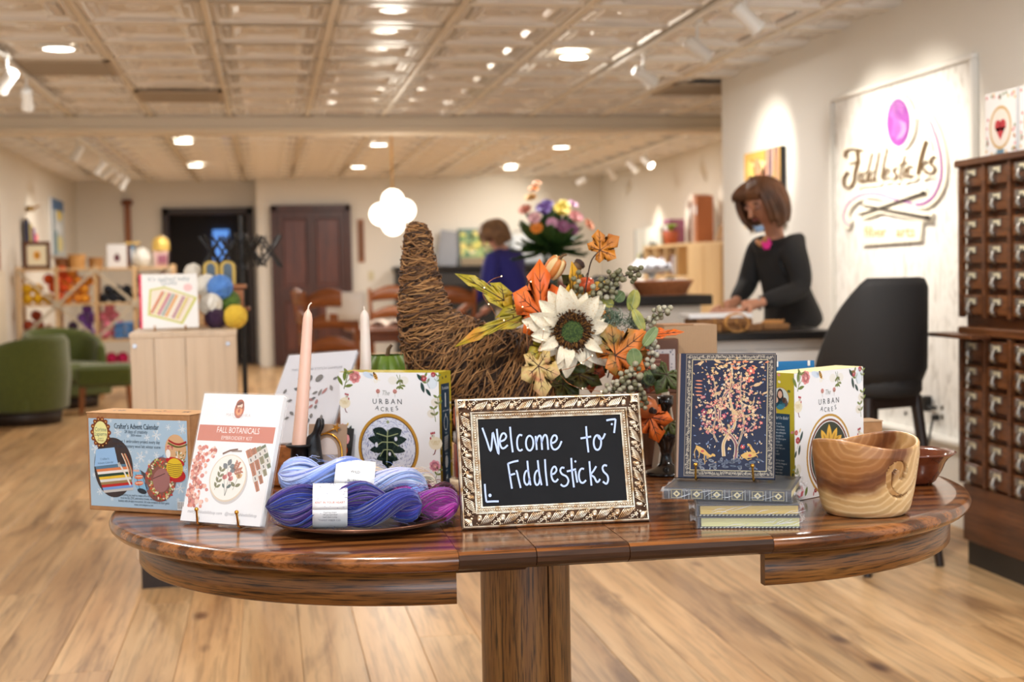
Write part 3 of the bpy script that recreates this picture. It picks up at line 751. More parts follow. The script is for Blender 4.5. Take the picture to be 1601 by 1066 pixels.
for x in (-.06, .06): MB().tube([(x, .107, .003), (x, .045, .13)], .003, 6).build('back_wire', brass, es)
pz = PH+.006
for kind, c, x, y, z, r, lab, rr in (('cornflower', (96, 150, 226), -.145, 6.10, .155, .050, 'cornflower blue yarn ball on top of the pile beside the quilting book', (0, 0, 0)),
        ('white', (244, 238, 228), -.205, 6.16, .165, .045, 'white yarn ball behind the blue one beside the quilting book', None), ('white', (244, 238, 228), -.185, 6.04, .085, .045, 'white yarn ball leaning on the quilting book edge', None),
        ('moss', (92, 122, 44), -.115, 6.13, .095, .048, 'moss green yarn ball above the yellow one on the pedestal', None), ('sunflower', (246, 206, 70), -.085, 6.02, .046, .046, 'yellow yarn ball at the corner of the pale pedestal', None),
        ('aubergine', (58, 28, 62), -.165, 6.02, .04, .040, 'dark aubergine yarn ball at the bottom of the pedestal pile', None)):
    yball(kind, c, (x-.045, y-.02, pz+z+(.012 if z > .05 else 0)), r, lab, None, rr, scale=(1, 1.15, 1))
# chest behind with a little glazed house and the yarn swift
ch = thing('drawer_chest', 'small brown wooden chest with a ledge behind the yarn balls on the pedestal', 'chest', (-.185, 6.36, pz))
MB().box((0, 0, .08), (.17, .15, .16), .004).build('body', oak_x, ch); MB().box((0, 0, .168), (.20, .18, .02), .004).build('lid', oak_x, ch); MB().box((.01, -.02, .07), (.205, .19, .016), .003).build('ledge', oak_x, ch)
gh = thing('lantern_house', 'yellow arched box with dark blue windows on the brown chest', 'ornament box', (-.20, 6.36, pz+.179), math.radians(0)); gh.scale = (.72, .72, .80)
yl = mat('lantern_yellow', (206, 176, 84), .5); dbw = mat('lantern_window', (62, 82, 98), .3)
for x in (-.05, .05):
    arch = [(-.046, 0), (.046, 0), (.046, .095)] + [(.046*math.cos(a*PI/8), .095+.034*math.sin(a*PI/8)) for a in range(1, 8)] + [(-.046, .095)]
    b = MB(); b.M = Matrix.Translation((x, .05, 0)) @ Matrix.Rotation(PI/2, 4, 'X'); b.prism(arch, 0, .1); b.build('panel', yl, gh)
    b = MB(); b.M = Matrix.Translation((x, -.048, .012)) @ Matrix.Rotation(PI/2, 4, 'X'); b.prism([(q*.55, w*.8) for q, w in arch], 0, .006); b.build('window', dbw, gh)
yball('white', (244, 238, 228), (-.245, 6.40, pz+.243), .036, 'small white yarn ball beside the yellow arched box', None)
tag(MB().box((0, 0, .12), (.10, .06, .24), .004).build('wood_block', pine, None, (-.245, 6.40, pz-.03)), 'pale wood block under the small white yarn ball', 'block') if False else None
blk = thing('crate', 'pale wooden crate behind the quilting book on the pedestal', 'crate', (-.33, 6.38, pz)); MB().box((0, 0, .09), (.16, .12, .18), .003).build('body', pine_x, blk)
MB().box((0, 0, .19), (.17, .13, .02), .002).build('lid', pine_x, blk)
for o in bpy.data.objects:
    if o.get('label') == 'small white yarn ball beside the yellow arched box': o.location = (-.315, 6.38, pz+.236)
sw_ = thing('yarn_swift', 'black wooden umbrella yarn swift with crossed slats beside the doorway', 'yarn swift', (-.11, 6.75, 0))
MB().cyl((0, 0, 1.02), (0, 0, 1.5), .012, n=10).build('spindle', black_m, sw_)
MB().cyl((0, 0, .02), (0, 0, 1.03), .012, n=10).build('stand_post', black_m, sw_); MB().lathe([(0, 0), (.15, 0), (.14, .02), (.03, .04), (0, .04)], 20).build('foot', black_m, sw_)
NS = 9
sl = MB().box((0, 0, 0), (.165, .005, .011), .001).mesh('slat', black_m)
for k in range(NS):
    a = 2*PI*k/NS
    for (r0, z0, r1, z1) in ((.02, 1.27, .10, 1.40), (.02, 1.40, .10, 1.27), (.10, 1.27, .195, 1.41), (.10, 1.40, .195, 1.255)):
        p0 = Vector((r0*math.cos(a), r0*math.sin(a), z0)); p1 = Vector((r1*math.cos(a+.25), r1*math.sin(a+.25), z1)); d = p1-p0
        put('slat', sl, sw_, (p0+p1)/2, d.to_track_quat('X', 'Z').to_euler())
MB().cyl((0, 0, 1.25), (0, 0, 1.29), .03, n=12).build('hub', black_m, sw_); MB().cyl((0, 0, 1.38), (0, 0, 1.42), .03, n=12).build('collar', black_m, sw_)

# small fittings on the back wall
pl_ = thing('wall_plank', 'narrow brown wooden board hung on the back wall beside the door', 'wall board', (1.275, 19.285, 1.37)); MB().box((0, 0, .29), (.085, .025, .58), .006).build('board', oak_mid, pl_)
MB().box((0, -.016, .29), (.05, .01, .5), .004).build('inlay', mat('inlay_dark', (112, 70, 40), .5), pl_)
lsw = thing('light_switch', 'cream light switch plate on the back wall below the narrow board', 'light switch', (1.40, 19.29, 1.13)); MB().box((0, 0, .06), (.075, .008, .12), .003).build('plate', mat('cream_plastic', (216, 206, 170), .4), lsw); MB().box((0, -.008, .06), (.012, .014, .024), .002).build('toggle', mat('cream_plastic', (216, 206, 170), .4), lsw)

# ------------------------------------------------------------------ dining table and ladder-back chairs
chw = wood('chair_oak', (104, 54, 24), (146, 82, 40), (176, 108, 58), axis=2, grain=.8, rough=.35, pores=.3)
chx = wood('chair_oak_x', (104, 54, 24), (146, 82, 40), (176, 108, 58), axis=0, grain=.8, rough=.35, pores=.3)
rush = mat('woven_seat', (214, 192, 158), .8, var=(190, 164, 124), vscale=80, bump=.4)
dt = thing('dining_table', 'brown oak dining table in the classroom area before the brown door', 'table', (1.30, 12.35, 0), math.radians(4))
MB().box((0, 0, .735), (1.2, .9, .032), .006).build('tabletop', chx, dt); MB().box((0, 0, .68), (1.05, .76, .08), .004).build('apron', chx, dt)
for x in (-.5, .5):
    for y in (-.36, .36): MB().cyl((x, y, 0), (x, y, .7), .026, .034, 12).build('leg', chw, dt)
def ladder_chair(lab, loc, rz):
    t = thing('ladder_back_chair', lab, 'chair', loc, rz, 'oak ladder-back chairs')
    for x in (-.2, .2):
        MB().tube([(x, .2, 0), (x, .205, .45), (x*1.04, .23, .8), (x*1.08, .28, 1.08)], [.02, .021, .019, .016], 10).build('back_post', chw, t)
        MB().cyl((x, -.2, 0), (x, -.2, .44), .018, .022, 10).build('leg', chw, t)
    for z, y in ((1.0, .262), (.82, .235), (.64, .218)):
        b = MB(); h = .085 if z > .9 else .06
        b.grid(lambda u, v: ((u-.5)*.42, y+.03*math.sin(u*PI)-.0, z-h/2+h*v+.05*math.sin(u*PI)*v+.015*math.sin(u*PI)), 10, 2); b.build('back_slat', chx, t, mods=[('SOLIDIFY', dict(thickness=.014, offset=0))])
    MB().box((0, 0, .455), (.45, .44, .035), .012).build('seat', rush, t)
    for y, z in ((-.2, .2), (.2, .25)): MB().cyl((-.2, y, z), (.2, y, z), .011, n=8).build('stretcher', chx, t)
    for x in (-.2, .2): MB().cyl((x, -.2, .22), (x, .2, .22), .011, n=8).build('stretcher', chx, t)
    return t
ladder_chair('oak ladder-back chair behind the dining table, facing the shop front', (1.16, 13.0, 0), 0)
ladder_chair('oak ladder-back chair turned sideways at the door end of the dining table', (.53, 12.2, 0), math.radians(100))
ladder_chair('oak ladder-back chair at the near corner of the dining table', (.62, 11.35, 0), math.radians(150))
ladder_chair('oak ladder-back chair behind the straw horn tip, near side of the dining table', (1.42, 11.55, 0), math.radians(182))
bskt = thing('craft_tray', 'tray of teal and white craft supplies on the dining table', 'tray', (1.30, 12.5, .752))
MB().lathe([(0, 0), (.15, 0), (.18, .07), (.17, .07), (.14, .01), (0, .01)], 20).build('bowl', wicker, bskt)
for k, (x, y, c) in enumerate(((-.06, 0, (222, 214, 200)), (.04, .03, (62, 108, 112)), (.09, -.03, (216, 206, 190)))): MB().box((x, y, .08), (.09, .08, .12), .02, rot=(0, .2*k, .5*k)).build('supply', mat('supply_%d' % k, c, .8), bskt)
ct = MB(); ct.grid(lambda u, v: ((u-.5)*.34, (v-.5)*.26, .012+.06*abs(math.sin(u*7+v*3))*abs(math.sin(v*5+1))), 14, 10)
tag(ct.build('cloth', mat('pale_cloth', (232, 218, 208), .9), None, (1.02, 12.22, .752), mods=[('SOLIDIFY', dict(thickness=.004))]), 'crumpled pale pink cloth lying on the dining table', 'cloth')
for k, (x, y) in enumerate(((.72, 11.9), (1.14, 11.95), (1.55, 12.0))):
    bx = thing('storage_tub', ('white storage tub under the dining table, door end', 'white storage tub under the middle of the dining table', 'white storage tub under the dining table, end by the woman in blue')[k], 'storage tub', (x+.17, y+.45, 0)); MB().lathe([(0, 0), (.09, 0), (.11, .26), (.1, .26), (.085, .01), (0, .01)], 16).build('tub', white_metal, bx); MB().lathe([(0, .26), (.118, .26), (.118, .285), (0, .295)], 16).build('lid', white_metal, bx)
tag(MB().grid(lambda u, v: ((u-.5)*.34, .03*math.sin(u*6), .22*v), 8, 3).build('shawl', mat('white_wool', (232, 226, 220), .9), None, (.60, 11.06, .86), (0, 0, math.radians(150)), [('SOLIDIFY', dict(thickness=.03))]), 'white wool shawl over the back of the near corner chair', 'shawl')

# ------------------------------------------------------------------ black upright by the back wall, leaning pictures
up = thing('black_upright', 'long black cabinet with a stepped top against the back wall', 'cabinet', (2.75, 18.95, 0))
MB().box((0, .05, .62), (2.1, .46, 1.24), .01).build('body', black_m, up); MB().box((0, .03, 1.275), (2.16, .54, .05), .008).build('top', black_m, up)
MB().box((0, -.16, 1.0), (2.06, .10, .05), .01).build('ledge', mat('black_gloss', (30, 29, 29), .3), up); MB().box((0, -.2, .35), (2.0, .04, .6), .006).build('front_panel', black_m, up)
MB().box((0, -.187, 1.12), (1.98, .01, .16), .003).build('upper_panel', mat('charcoal', (44, 43, 43), .5), up)
def d_land(p, w, h):
    p.rect(-w/2, 0, w/2, h, (150, 168, 110)); p.L = 2; p.rect(-w/2, 0, w/2, h*.2, (150, 128, 96)); p.rect(-w/2, h*.86, w/2, h, (92, 124, 112)); p.L = 3
    rn = random.Random(5)
    for k in range(60): p.disc(rn.uniform(-w*.4, w*.4), rn.uniform(h*.26, h*.86), .05, .04, rn.choice([(214, 206, 96), (232, 214, 116), (120, 156, 90), (168, 190, 120), (96, 130, 90), (236, 226, 170)]), 7); p.L = 3+k % 4
    p.L = 7; p.rect(-w/2, 0, -w*.44, h, (52, 70, 66))
slab_print('painting', 'yellow green landscape painting leaning on the wall above the black cabinet', 'painting', (2.83, 19.10, 1.302), .52, .50, .03, (math.radians(-8), 0, 0), paper_w, d_land)
def d_grey(p, w, h): p.rect(-w/2, 0, w/2, h, (150, 152, 158))
slab_print('display_board', 'plain grey board leaning beside the landscape painting', 'board', (2.41, 19.12, 1.302), .26, .48, .02, (math.radians(-8), math.radians(8), 0), mat('grey_board', (158, 160, 166), .7), d_grey)
wr = thing('wire_tray', 'silver wire tray of white ornaments on the black cabinet', 'tray', (3.55, 19.02, 1.302))
MB().tube([(-.3+.6*k/12, 0, .42+.05*math.sin(PI*k/12)) for k in range(13)], .012, 6).build('handle', steel, wr); MB().box((0, 0, .2), (.56, .16, .40), .03).build('case', mat('milk_glass', (206, 212, 216), .3), wr)
tag(MB().lathe([(0, 0), (.10, 0), (.13, .12), (.06, .26), (.10, .38), (0, .39)], 14).build('ornament', mat('grey_ornament', (150, 152, 160), .5), None, (3.16, 18.90, 1.302)), 'tall grey ornament on the black cabinet behind the woman in blue', 'ornament')

# ================================================================== COUNTERS, SIGN WALL, DRAWER CABINET
black_top = mat('black_counter', (30, 28, 27), .3)
white_panel = mat('white_panel', (228, 226, 222), .5)
def homography(src, dst):
    A = []
    for (x, y), (u, v) in zip(src, dst):
        A.append([x, y, 1, 0, 0, 0, -u*x, -u*y, -u]); A.append([0, 0, 0, x, y, 1, -v*x, -v*y, -v])
    h = np.linalg.svd(np.array(A, float))[2][-1].reshape(3, 3)
    def f(x, y):
        q = h @ np.array((x, y, 1.)); return (q[0]/q[2], q[1]/q[2])
    return f
def remap(p, f):
    for v in p.v:
        v.x, v.z = f(v.x, v.z)

# sales counter
cn = thing('sales_counter', 'white sales counter with a black top in front of the woman in the black jacket', 'counter', (2.10, 6.28, 0))
MB().box((0, 0, .45), (.72, .56, .90), .004).build('body', white_panel, cn); MB().box((-.0, 0, .912), (.80, .68, .036), .005).build('top', black_top, cn)
MB().box((0.0, -.284, .05), (.72, .01, .1), .002).build('kick_board', white_trim, cn)
for x in (-.17, .17): MB().box((x, -.283, .50), (.30, .012, .70), .004).build('panel', white_panel, cn)
CT = .931
kr = mat('kraft_paper', (150, 106, 62), .8, var=(120, 80, 44), vscale=20)
for k, (x, y, w, d, h, lab) in enumerate(((2.02, 6.14, .30, .20, .030, 'brown paper parcel lowest in the stack on the sales counter'), (2.0, 6.15, .26, .18, .026, 'brown paper parcel tied with twine under the white pad'), (2.26, 6.16, .12, .15, .028, 'small brown bundle of twine ends at the counter end'))):
    t = thing('parcel', lab, 'parcel', (x, y, CT+(.031 if k == 1 else 0)), (0, .06, -.1)[k]); MB().box((0, 0, h/2), (w, d, h), .005).build('wrap', kr, t)
    if k < 2: MB().tube([(-.05, -d/2-.002, .002), (-.05, -d/2-.003, h), (-.05, d/2, h+.002)], .003, 5).tube([(.05, -d/2-.002, .002), (.05, -d/2-.003, h), (.05, d/2, h+.002)], .003, 5).build('twine', mat('jute_twine', (190, 136, 70), .8), t)
    else:
        for q in range(5): MB().tube([(-.06+.02*q, -.05, h+.004), (-.03+.02*q, 0, h+.012), (.0+.015*q, .05, h+.004)], .006, 5).build('raffia', mat('raffia', (206, 150, 84), .8), t)
tw = mat('jute_twine', (190, 136, 70), .8); t = thing('twine_hank', 'looped hank of jute twine standing on the counter before the white pad', 'twine', (2.035, 5.995, CT), 0)
rn = random.Random(2)
for k in range(9):
    a = rn.uniform(-.006, .006); MB().tube([(.055*math.cos(q*PI/10)*(1+a*8), a*1.5+.004*math.sin(q), .040+.040*math.sin(q*PI/10)*(1+a*6)) for q in range(20)], .0035, 5, closed=True).build('strand', tw, t)
pa_ = thing('notepad', 'white pad of paper on the brown parcels under the woman’s hands', 'notepad', (1.995, 6.17, CT+.060), -.05); MB().box((0, 0, .008), (.29, .19, .016), .002).build('sheets', paper_w, pa_); MB().box((0, 0, .0175), (.286, .186, .002)).build('top_sheet', mat('bright_paper', (246, 246, 248), .5), pa_)

# taller bar counter with bouquet, tray and cake stand
bc = thing('bar_counter', 'taller white bar counter with a thick black top behind the straw horn', 'counter', (1.93, 8.25, 0))
MB().box((0, 0, .5), (1.12, .56, 1.0), .004).build('body', white_panel, bc); MB().box((0, 0, 1.03), (1.22, .70, .06), .006).build('top', black_top, bc)
for x in (-.36, 0, .36): MB().box((x, -.284, .52), (.33, .012, .8), .004).build('panel', white_panel, bc)
BT = 1.061
ty = thing('woven_tray', 'low oval woven tray of small cards on the bar counter', 'tray', (2.30, 8.12, BT))
b = MB(); b.lathe([(0, .003), (.14, 0)]+[(.14+.05*k/6+(.002 if k % 2 else -.002), .085*k/6) for k in range(7)]+[(.18, .08), (.135, .012), (0, .012)], 26, sx=1.0, sy=.8); b.build('weave', mat('wicker_red', (176, 110, 66), .7, var=(136, 78, 42), vscale=70, bump=.6, bscale=140, bdist=.003), ty)
for k in range(7): MB().box((-.12+.04*k, .01*(-1)**k, .065), (.03, .10, .05), .002, rot=(.1*(-1)**k, .15*(k % 3-1), .3*k)).build('card', mat('card_%d' % (k % 3), ((232, 224, 216), (206, 176, 160), (240, 236, 230))[k % 3], .6), ty)
ck = thing('cake_stand', 'white cake stand piled with crumpled white tissue on the bar counter', 'cake stand', (2.32, 8.42, BT))
MB().lathe([(0, 0), (.06, 0), (.05, .012), (.018, .04), (.016, .10), (.03, .125), (.12, .14), (.125, .15), (.11, .152), (0, .145)], 24).build('stand', white_metal, ck)
for k in range(8):
    a = k*PI/4; tb = MB(); tb.grid(lambda u, v, a=a: (.075*math.cos(a)*(k > 0)+.05*(u-.5)*2, .075*math.sin(a)*(k > 0)+.05*(v-.5)*2, .165+.045*math.exp(-((u-.5)**2+(v-.5)**2)*9)+.022*math.sin(u*11+k)*math.sin(v*9+k*2)), 8, 8)
    tb.build('tissue', mat('white_tissue', (236, 238, 246), .8), ck, mods=[('SOLIDIFY', dict(thickness=.003))])
for k, (x, y, w, h) in enumerate(((1.98, 8.35, .26, .10), (2.11+.33, 8.42, .16, .085))):
    t = thing('black_bag', ('black fabric bag on the bar counter beside the bouquet vase', 'black fabric bag on the bar counter behind the woven tray')[k], 'bag', (x, y, BT)); MB().sph((0, 0, h*.5), (w/2, .08, h*.55), 14, 8).build('pouch', mat('black_cloth', (24, 26, 28), .9), t); MB().tube([(-w*.3, 0, h*.8), (-w*.1, 0, h*1.15), (w*.15, 0, h*1.1), (w*.3, 0, h*.8)], .008, 6).build('strap', mat('black_cloth', (24, 26, 28), .9), t)
# bouquet
bq = thing('flower_bouquet', 'large mixed bouquet of purple, yellow and pink flowers in a clear vase on the bar', 'bouquet', (1.63, 8.12, BT))
MB().lathe([(0, .004), (.05, .0), (.055, .02), (.045, .1), (.062, .20), (.057, .20), (.04, .1), (.048, .022), (0, .014)], 22).build('vase', mat('green_glass', (120, 150, 120), .05, trans=.9), bq)
lf = mat('leaf_dark_green', (58, 92, 40), .5, var=(36, 66, 26), vscale=30); rn = random.Random(11)
lm = MB(); lm.grid(lambda u, v: ((u-.5)*.065*math.sin(PI*min(v*.97+.015, 1))**.7, -.012*math.cos((u-.5)*PI)+.03*v*v, v*.16), 4, 7); lme = lm.mesh('leaf', lf)
for k in range(190):
    a = rn.uniform(0, 2*PI); el = rn.uniform(-.45, 1.3); d = Vector((math.cos(a)*math.cos(el), math.sin(a)*math.cos(el), math.sin(el)))
    put('leaf', lme, bq, Vector((0, 0, .30))+d*rn.uniform(.0, .085), d.to_track_quat('Z', 'Y').to_euler(), rn.uniform(.7, 1.15))
for k in range(12):
    a = k*PI/6; MB().tube([(.02*math.cos(a), .02*math.sin(a), .02), (.03*math.cos(a+1), .03*math.sin(a+1), .2), (.09*math.cos(a), .09*math.sin(a), .36)], .004, 5).build('stem', lf, bq)
def bloom(c, loc, r, petals=14):
    b = MB(); m = mat('petal_%d_%d_%d' % c, c, .6)
    for lay, (n, rr, tl) in enumerate(((petals, 1.0, .35), (petals-4, .75, .8), (6, .45, 1.2))):
        for k in range(n):
            a = 2*PI*k/n+lay*.3; b.M = Matrix.Rotation(a, 4, 'Z') @ Matrix.Rotation(-tl, 4, 'Y')
            b.grid(lambda u, v: (r*rr*u, (v-.5)*r*.55*math.sin(PI*(.15+.8*u)), .12*r*math.sin(u*PI)), 3, 2)
    b.M = None; b.sph((0, 0, .02), r*.2, 8, 5)
    d = Vector(loc)-Vector((0, .05, .26)); d.normalize(); d = (d+Vector((0, -.5, .1))).normalized()
    return b.build('flower', m, bq, loc, d.to_track_quat('Z', 'Y').to_euler())
for c, x, y, z, r in (((92, 52, 140), -.055, -.10, .50, .055), ((78, 44, 128), -.025, -.06, .53, .045), ((240, 214, 84), .045, -.12, .495, .058), ((246, 226, 120), .075, -.06, .53, .04), ((222, 150, 150), .125, -.10, .455, .05),
        ((214, 130, 160), .15, -.04, .46, .045), ((232, 162, 128), .215, -.05, .41, .045), ((238, 150, 60), -.105, -.15, .395, .042), ((226, 178, 184), -.115, -.14, .45, .045), ((214, 160, 190), -.02, -.17, .42, .04),
        ((150, 92, 130), .04, -.18, .40, .045), ((134, 80, 120), .10, -.17, .385, .04), ((236, 190, 120), -.11, -.02, .57, .042), ((240, 170, 110), -.095, -.03, .62, .038), ((238, 180, 140), -.07, 0, .655, .03), ((230, 150, 130), -.15, -.05, .50, .045), ((220, 170, 200), .13, -.02, .53, .04)):
    bloom(c, (x, y, z), r)

# pale shelf unit and pictures along the far right wall
ru = thing('shelf_unit', 'pale wood shelf unit with doors along the far right wall', 'shelf', (4.37, 14.05, 0))
pw = wood('pale_birch', (222, 186, 132), (236, 204, 152), (244, 216, 168), axis=2, grain=.4, rough=.5, pores=.1)
MB().box((0, -.85, .73), (.40, 1.1, 1.46), .004).build('cupboard', pw, ru)
for y in (-1.12, -.58): MB().box((-.208, y, .73), (.016, .52, 1.40), .003).build('door', pw, ru)
MB().box((.19, .55, .73), (.02, 1.7, 1.46)).build('back_board', pw, ru)
for z in (.05, .75, 1.12, 1.45): MB().box((0, .55, z), (.40, 1.7, .03), .003).build('shelf_board', pw, ru)
for y in (-.28, .12, .55, .98, 1.4): MB().box((0, y, .74), (.40, .025, 1.44), .002).build('upright', pw, ru)
RT = 1.466
k = 0; rn = random.Random(9)
for y0 in (.16, .60, 1.02):
    for z0 in (.77, 1.14):
        for q in range(4):
            c = rn.choice([(120, 90, 104), (62, 58, 70), (182, 170, 160), (96, 120, 116), (150, 110, 96), (210, 200, 190)])
            t = put('folded_fabric', MB().box((0, 0, .0), (.30, .085, .16 if z0 < 1 else .2), .012).mesh('folded_fabric', mat('fabric_%d' % c[0], c, .9)), None, (4.36, 14.05+y0+.02+q*.092, z0+(.085 if z0 < 1 else .105)))
            tag(t, '%s folded fabric upright in the %s open row, %s cubby, %s in it' % ({120: 'mauve', 62: 'charcoal', 182: 'stone', 96: 'teal grey', 150: 'rosy brown', 210: 'cream'}[c[0]], 'lower' if z0 < 1 else 'upper', {.16: 'first', .60: 'second', 1.02: 'third'}[y0], NTH[q]), 'fabric', 'folded fabrics in the pale shelf unit'); k += 1
pt = thing('potted_plant', 'small green plant in a red clay pot on the pale shelf unit', 'plant', (4.35, 15.0, RT))
MB().lathe([(0, 0), (.07, 0), (.09, .15), (.08, .15), (.06, .02), (0, .02)], 18).build('pot', mat('terracotta', (172, 84, 48), .7), pt)
for k in range(12):
    a = k*PI/6; MB().tube([(0, 0, .14), (.05*math.cos(a), .05*math.sin(a), .22), (.09*math.cos(a), .09*math.sin(a), .21)], [.012, .014, .004], 5, flat=.4).build('leaf', mat('lime_leaf', (150, 190, 60), .5), pt)
for lab, y, w, h, c in (('magenta and teal picture block behind the potted plant', 15.1, .22, .28, (150, 88, 120)), ('tall orange and white book on the pale shelf unit', 14.0, .05, .48, (192, 120, 80)), ('tall cream and red book beside the orange one', 14.12, .05, .50, (226, 208, 196)), ('tall brown book third of the row on the pale shelf unit', 14.24, .05, .44, (126, 84, 62))):
    t = thing('book', lab, 'book', (4.42, y, RT)); MB().box((0, 0, h/2), (.18, w, h), .003).build('cover', mat('book_%d' % c[1], c, .6), t); MB().box((-.091, 0, h*.7), (.002, w*.8, h*.2)).build('title_band', paper_w, t)
for k, (y, h) in enumerate(((13.15, .30), (12.95, .18), (12.78, .20), (13.3, .16))):
    t = thing('wood_spindle', ('tallest beige wooden cone on the pale cupboard', 'beige wooden cone beside the tallest one on the cupboard', 'beige wooden cone at the cupboard end nearest the shop front', 'short beige wooden cone by the row of tall books')[k], 'cone', (4.36, y, RT-.006)); MB().lathe([(0, 0), (.06, 0), (.05, .03), (.03, h*.6), (.014, h), (0, h)], 14).build('cone', mat('beige_wood', (206, 168, 126), .7), t); MB().lathe([(.062, 0), (.066, .012), (.058, .022)], 14).build('ring', oak_mid, t)
def d_abs(p, w, h):
    p.rect(-w/2, 0, w/2, h, (238, 240, 232)); p.L = 2; rn = random.Random(4)
    for k in range(16): p.disc(rn.uniform(-w*.4, w*.34), rn.uniform(h*.22, h*.78), .05, .11, rn.choice([(214, 224, 214), (70, 84, 84), (226, 226, 150), (190, 200, 206), (40, 52, 56)]), 7, rn.uniform(0, 3)); p.L = 2+k % 4
    p.L = 7; p.rect(w*.40, 0, w/2, h, (110, 128, 74)); p.rect(-w/2, 0, -w*.47, h, (60, 90, 110))
slab_print('painting', 'pale abstract painting with a green edge hung on the far right wall', 'painting', (4.55, 16.55, 1.08), 1.35, .62, .03, (0, 0, -PI/2), paper_w, d_abs)

# ------------------------------------------------------------------ sign wall
sg = thing('wall_sign', 'marbled white wall panel with the purple yarn ball shop logo', 'sign', (3.15, 6.75, .40))
m, nt, bb = nodes_of('marbled_paper'); setp(bb, .6); v = coords(nt, (1, 3, 1)); n_ = noise(nt, v, 5, 6, .65, 1.5); nt.links.new(ramp(nt, n_, [(.35, (206, 202, 196)), (.48, (236, 234, 230)), (.56, (242, 240, 236)), (.7, (224, 220, 214))]), bb.inputs['Base Color']); MATS['marbled_paper'] = m
MB().box((-.006, 0, .86), (.012, 1.58, 1.72), .002).build('panel', m, sg)
for c, d in (((-.018, 0, 1.735), (.036, 1.64, .03)), ((-.018, -.805, .86), (.036, .03, 1.72)), ((-.018, .805, .86), (.036, .03, 1.72))): MB().box(c, d, .006).build('moulding', white_trim, sg)
C4 = [(3.13, 7.553, 2.228), (3.13, 5.952, 2.017), (3.13, 5.957, 1.247), (3.13, 7.573, 1.268)]
hf = homography([(0, 0), (869, 0), (869, -1066), (0, -1066)], [(6.75-c[1], c[2]-.40) for c in C4])
GOLD = (150, 112, 56); DK = (62, 50, 34); PUR = (150, 62, 160); PUL = (186, 110, 196); CRM = (236, 222, 190)
Fs = [([(100, 462), (98, 430), (120, 412), (160, 408), (205, 418)], 13), ([(172, 420), (176, 480), (160, 545), (150, 610), (122, 645), (92, 632), (90, 585), (115, 548)], 14), ([(128, 500), (160, 488), (188, 482)], 9)]
Ls = [([(196, 545), (184, 585), (190, 615), (204, 608)], 6), ([(232, 545), (212, 560), (206, 598), (218, 612), (236, 585)], 5), ([(264, 430), (240, 550), (236, 604), (250, 606)], 6),
      ([(276, 540), (258, 555), (252, 595), (264, 606), (282, 580)], 5), ([(310, 425), (288, 545), (283, 598), (298, 600)], 6), ([(358, 403), (332, 530), (326, 588), (342, 592)], 6),
      ([(346, 560), (368, 545), (366, 525), (350, 532), (342, 565), (352, 590), (376, 578)], 5), ([(424, 522), (404, 530), (402, 552), (418, 570), (404, 592), (384, 586)], 8),
      ([(470, 445), (446, 540), (440, 592), (456, 590)], 6), ([(432, 505), (482, 490)], 8), ([(478, 520), (466, 560), (470, 584), (484, 576)], 5), ([(516, 512), (494, 516), (484, 552), (496, 580), (520, 566)], 8),
      ([(602, 355), (576, 440), (550, 565)], 15), ([(612, 478), (584, 500), (566, 520), (590, 530), (604, 556), (618, 548)], 8), ([(656, 452), (634, 470), (634, 500), (656, 522), (646, 552), (616, 556)], 10)]
tail = [(520, 192), (575, 200), (625, 248), (668, 360), (690, 480), (686, 600), (640, 700), (565, 748), (480, 735), (390, 712), (300, 684), (200, 688), (120, 738), (86, 810), (98, 862), (124, 876)]
def flip(P): return [(x, -y) for x, y in P]
def sp2(P, n=5): return [(q.x, q.y) for q in spline([(x, y, 0) for x, y in P], n)]
bp = Print(.0002); bp.L = 0
for P, w in Fs+Ls:
    xs, ys = zip(*P); bp.disc((min(xs)+max(xs))/2, -(min(ys)+max(ys))/2, (max(xs)-min(xs))*.6+24, (max(ys)-min(ys))*.56+24, CRM, 20); bp.L += 1
tl = flip(sp2(tail))
for q in range(0, len(tl)-5, 5): bp.line(tl[q:q+6], 58, CRM); bp.L += 1
bp.disc(427, -243, 100, 172, CRM, 30); bp.L += 1; bp.line(flip([(185, 812), (600, 672)]), 62, CRM); bp.L += 1; bp.line(flip([(205, 748), (630, 832)]), 62, CRM); bp.L += 1; bp.poly(flip([(195, 1000), (560, 975), (575, 850), (190, 850)]), CRM)
remap(bp, hf); bp.build('backing', mat('cream_acrylic', (244, 238, 222), .4), sg, (-.0175, 0, 0), (0, 0, -PI/2), [('SOLIDIFY', dict(thickness=.014, offset=0))])
lp = Print(.0002); lp.L = 0
for P, w in Fs+Ls: lp.line(flip(sp2(P)), w, DK if P[0][0] > 420 else GOLD); lp.L += 1
remap(lp, hf); lp.build('shop_name', mat('bronze_letters', (112, 84, 44), .35, .4), sg, (-.0335, 0, 0), (0, 0, -PI/2), [('SOLIDIFY', dict(thickness=.006, offset=0))])
yp = Print(.0005); yp.L = 0; yp.disc(427, -243, 72, 147, PUR, 36); yp.L = 1
for k in range(7):
    yp.line(flip(sp2([(370+k*5, 170-k*6+30*(k % 2)), (400+k*8, 235+k*4), (385+k*12, 330+k*3)])), 5, PUL); yp.L += 1
for k in range(5): yp.line(flip(sp2([(440+k*9, 225+k*5), (455+k*7, 285), (420+k*10, 350-k*4)])), 5, (206, 146, 210)); yp.L += 1
for k in range(4): yp.line(flip(sp2([(392+k*4, 128+k*14), (430, 118+k*14), (474-k*2, 140+k*15)])), 5, (200, 134, 206)); yp.L += 1
yp.L = 0; yp.line(tl[:len(tl)//2], 5, PUR, 16); yp.line(tl[len(tl)//2:], 13, PUR, 7)
remap(yp, hf); yp.build('yarn_emblem', vcol('sign_paint', .35), sg, (-.0335, 0, 0), (0, 0, -PI/2))
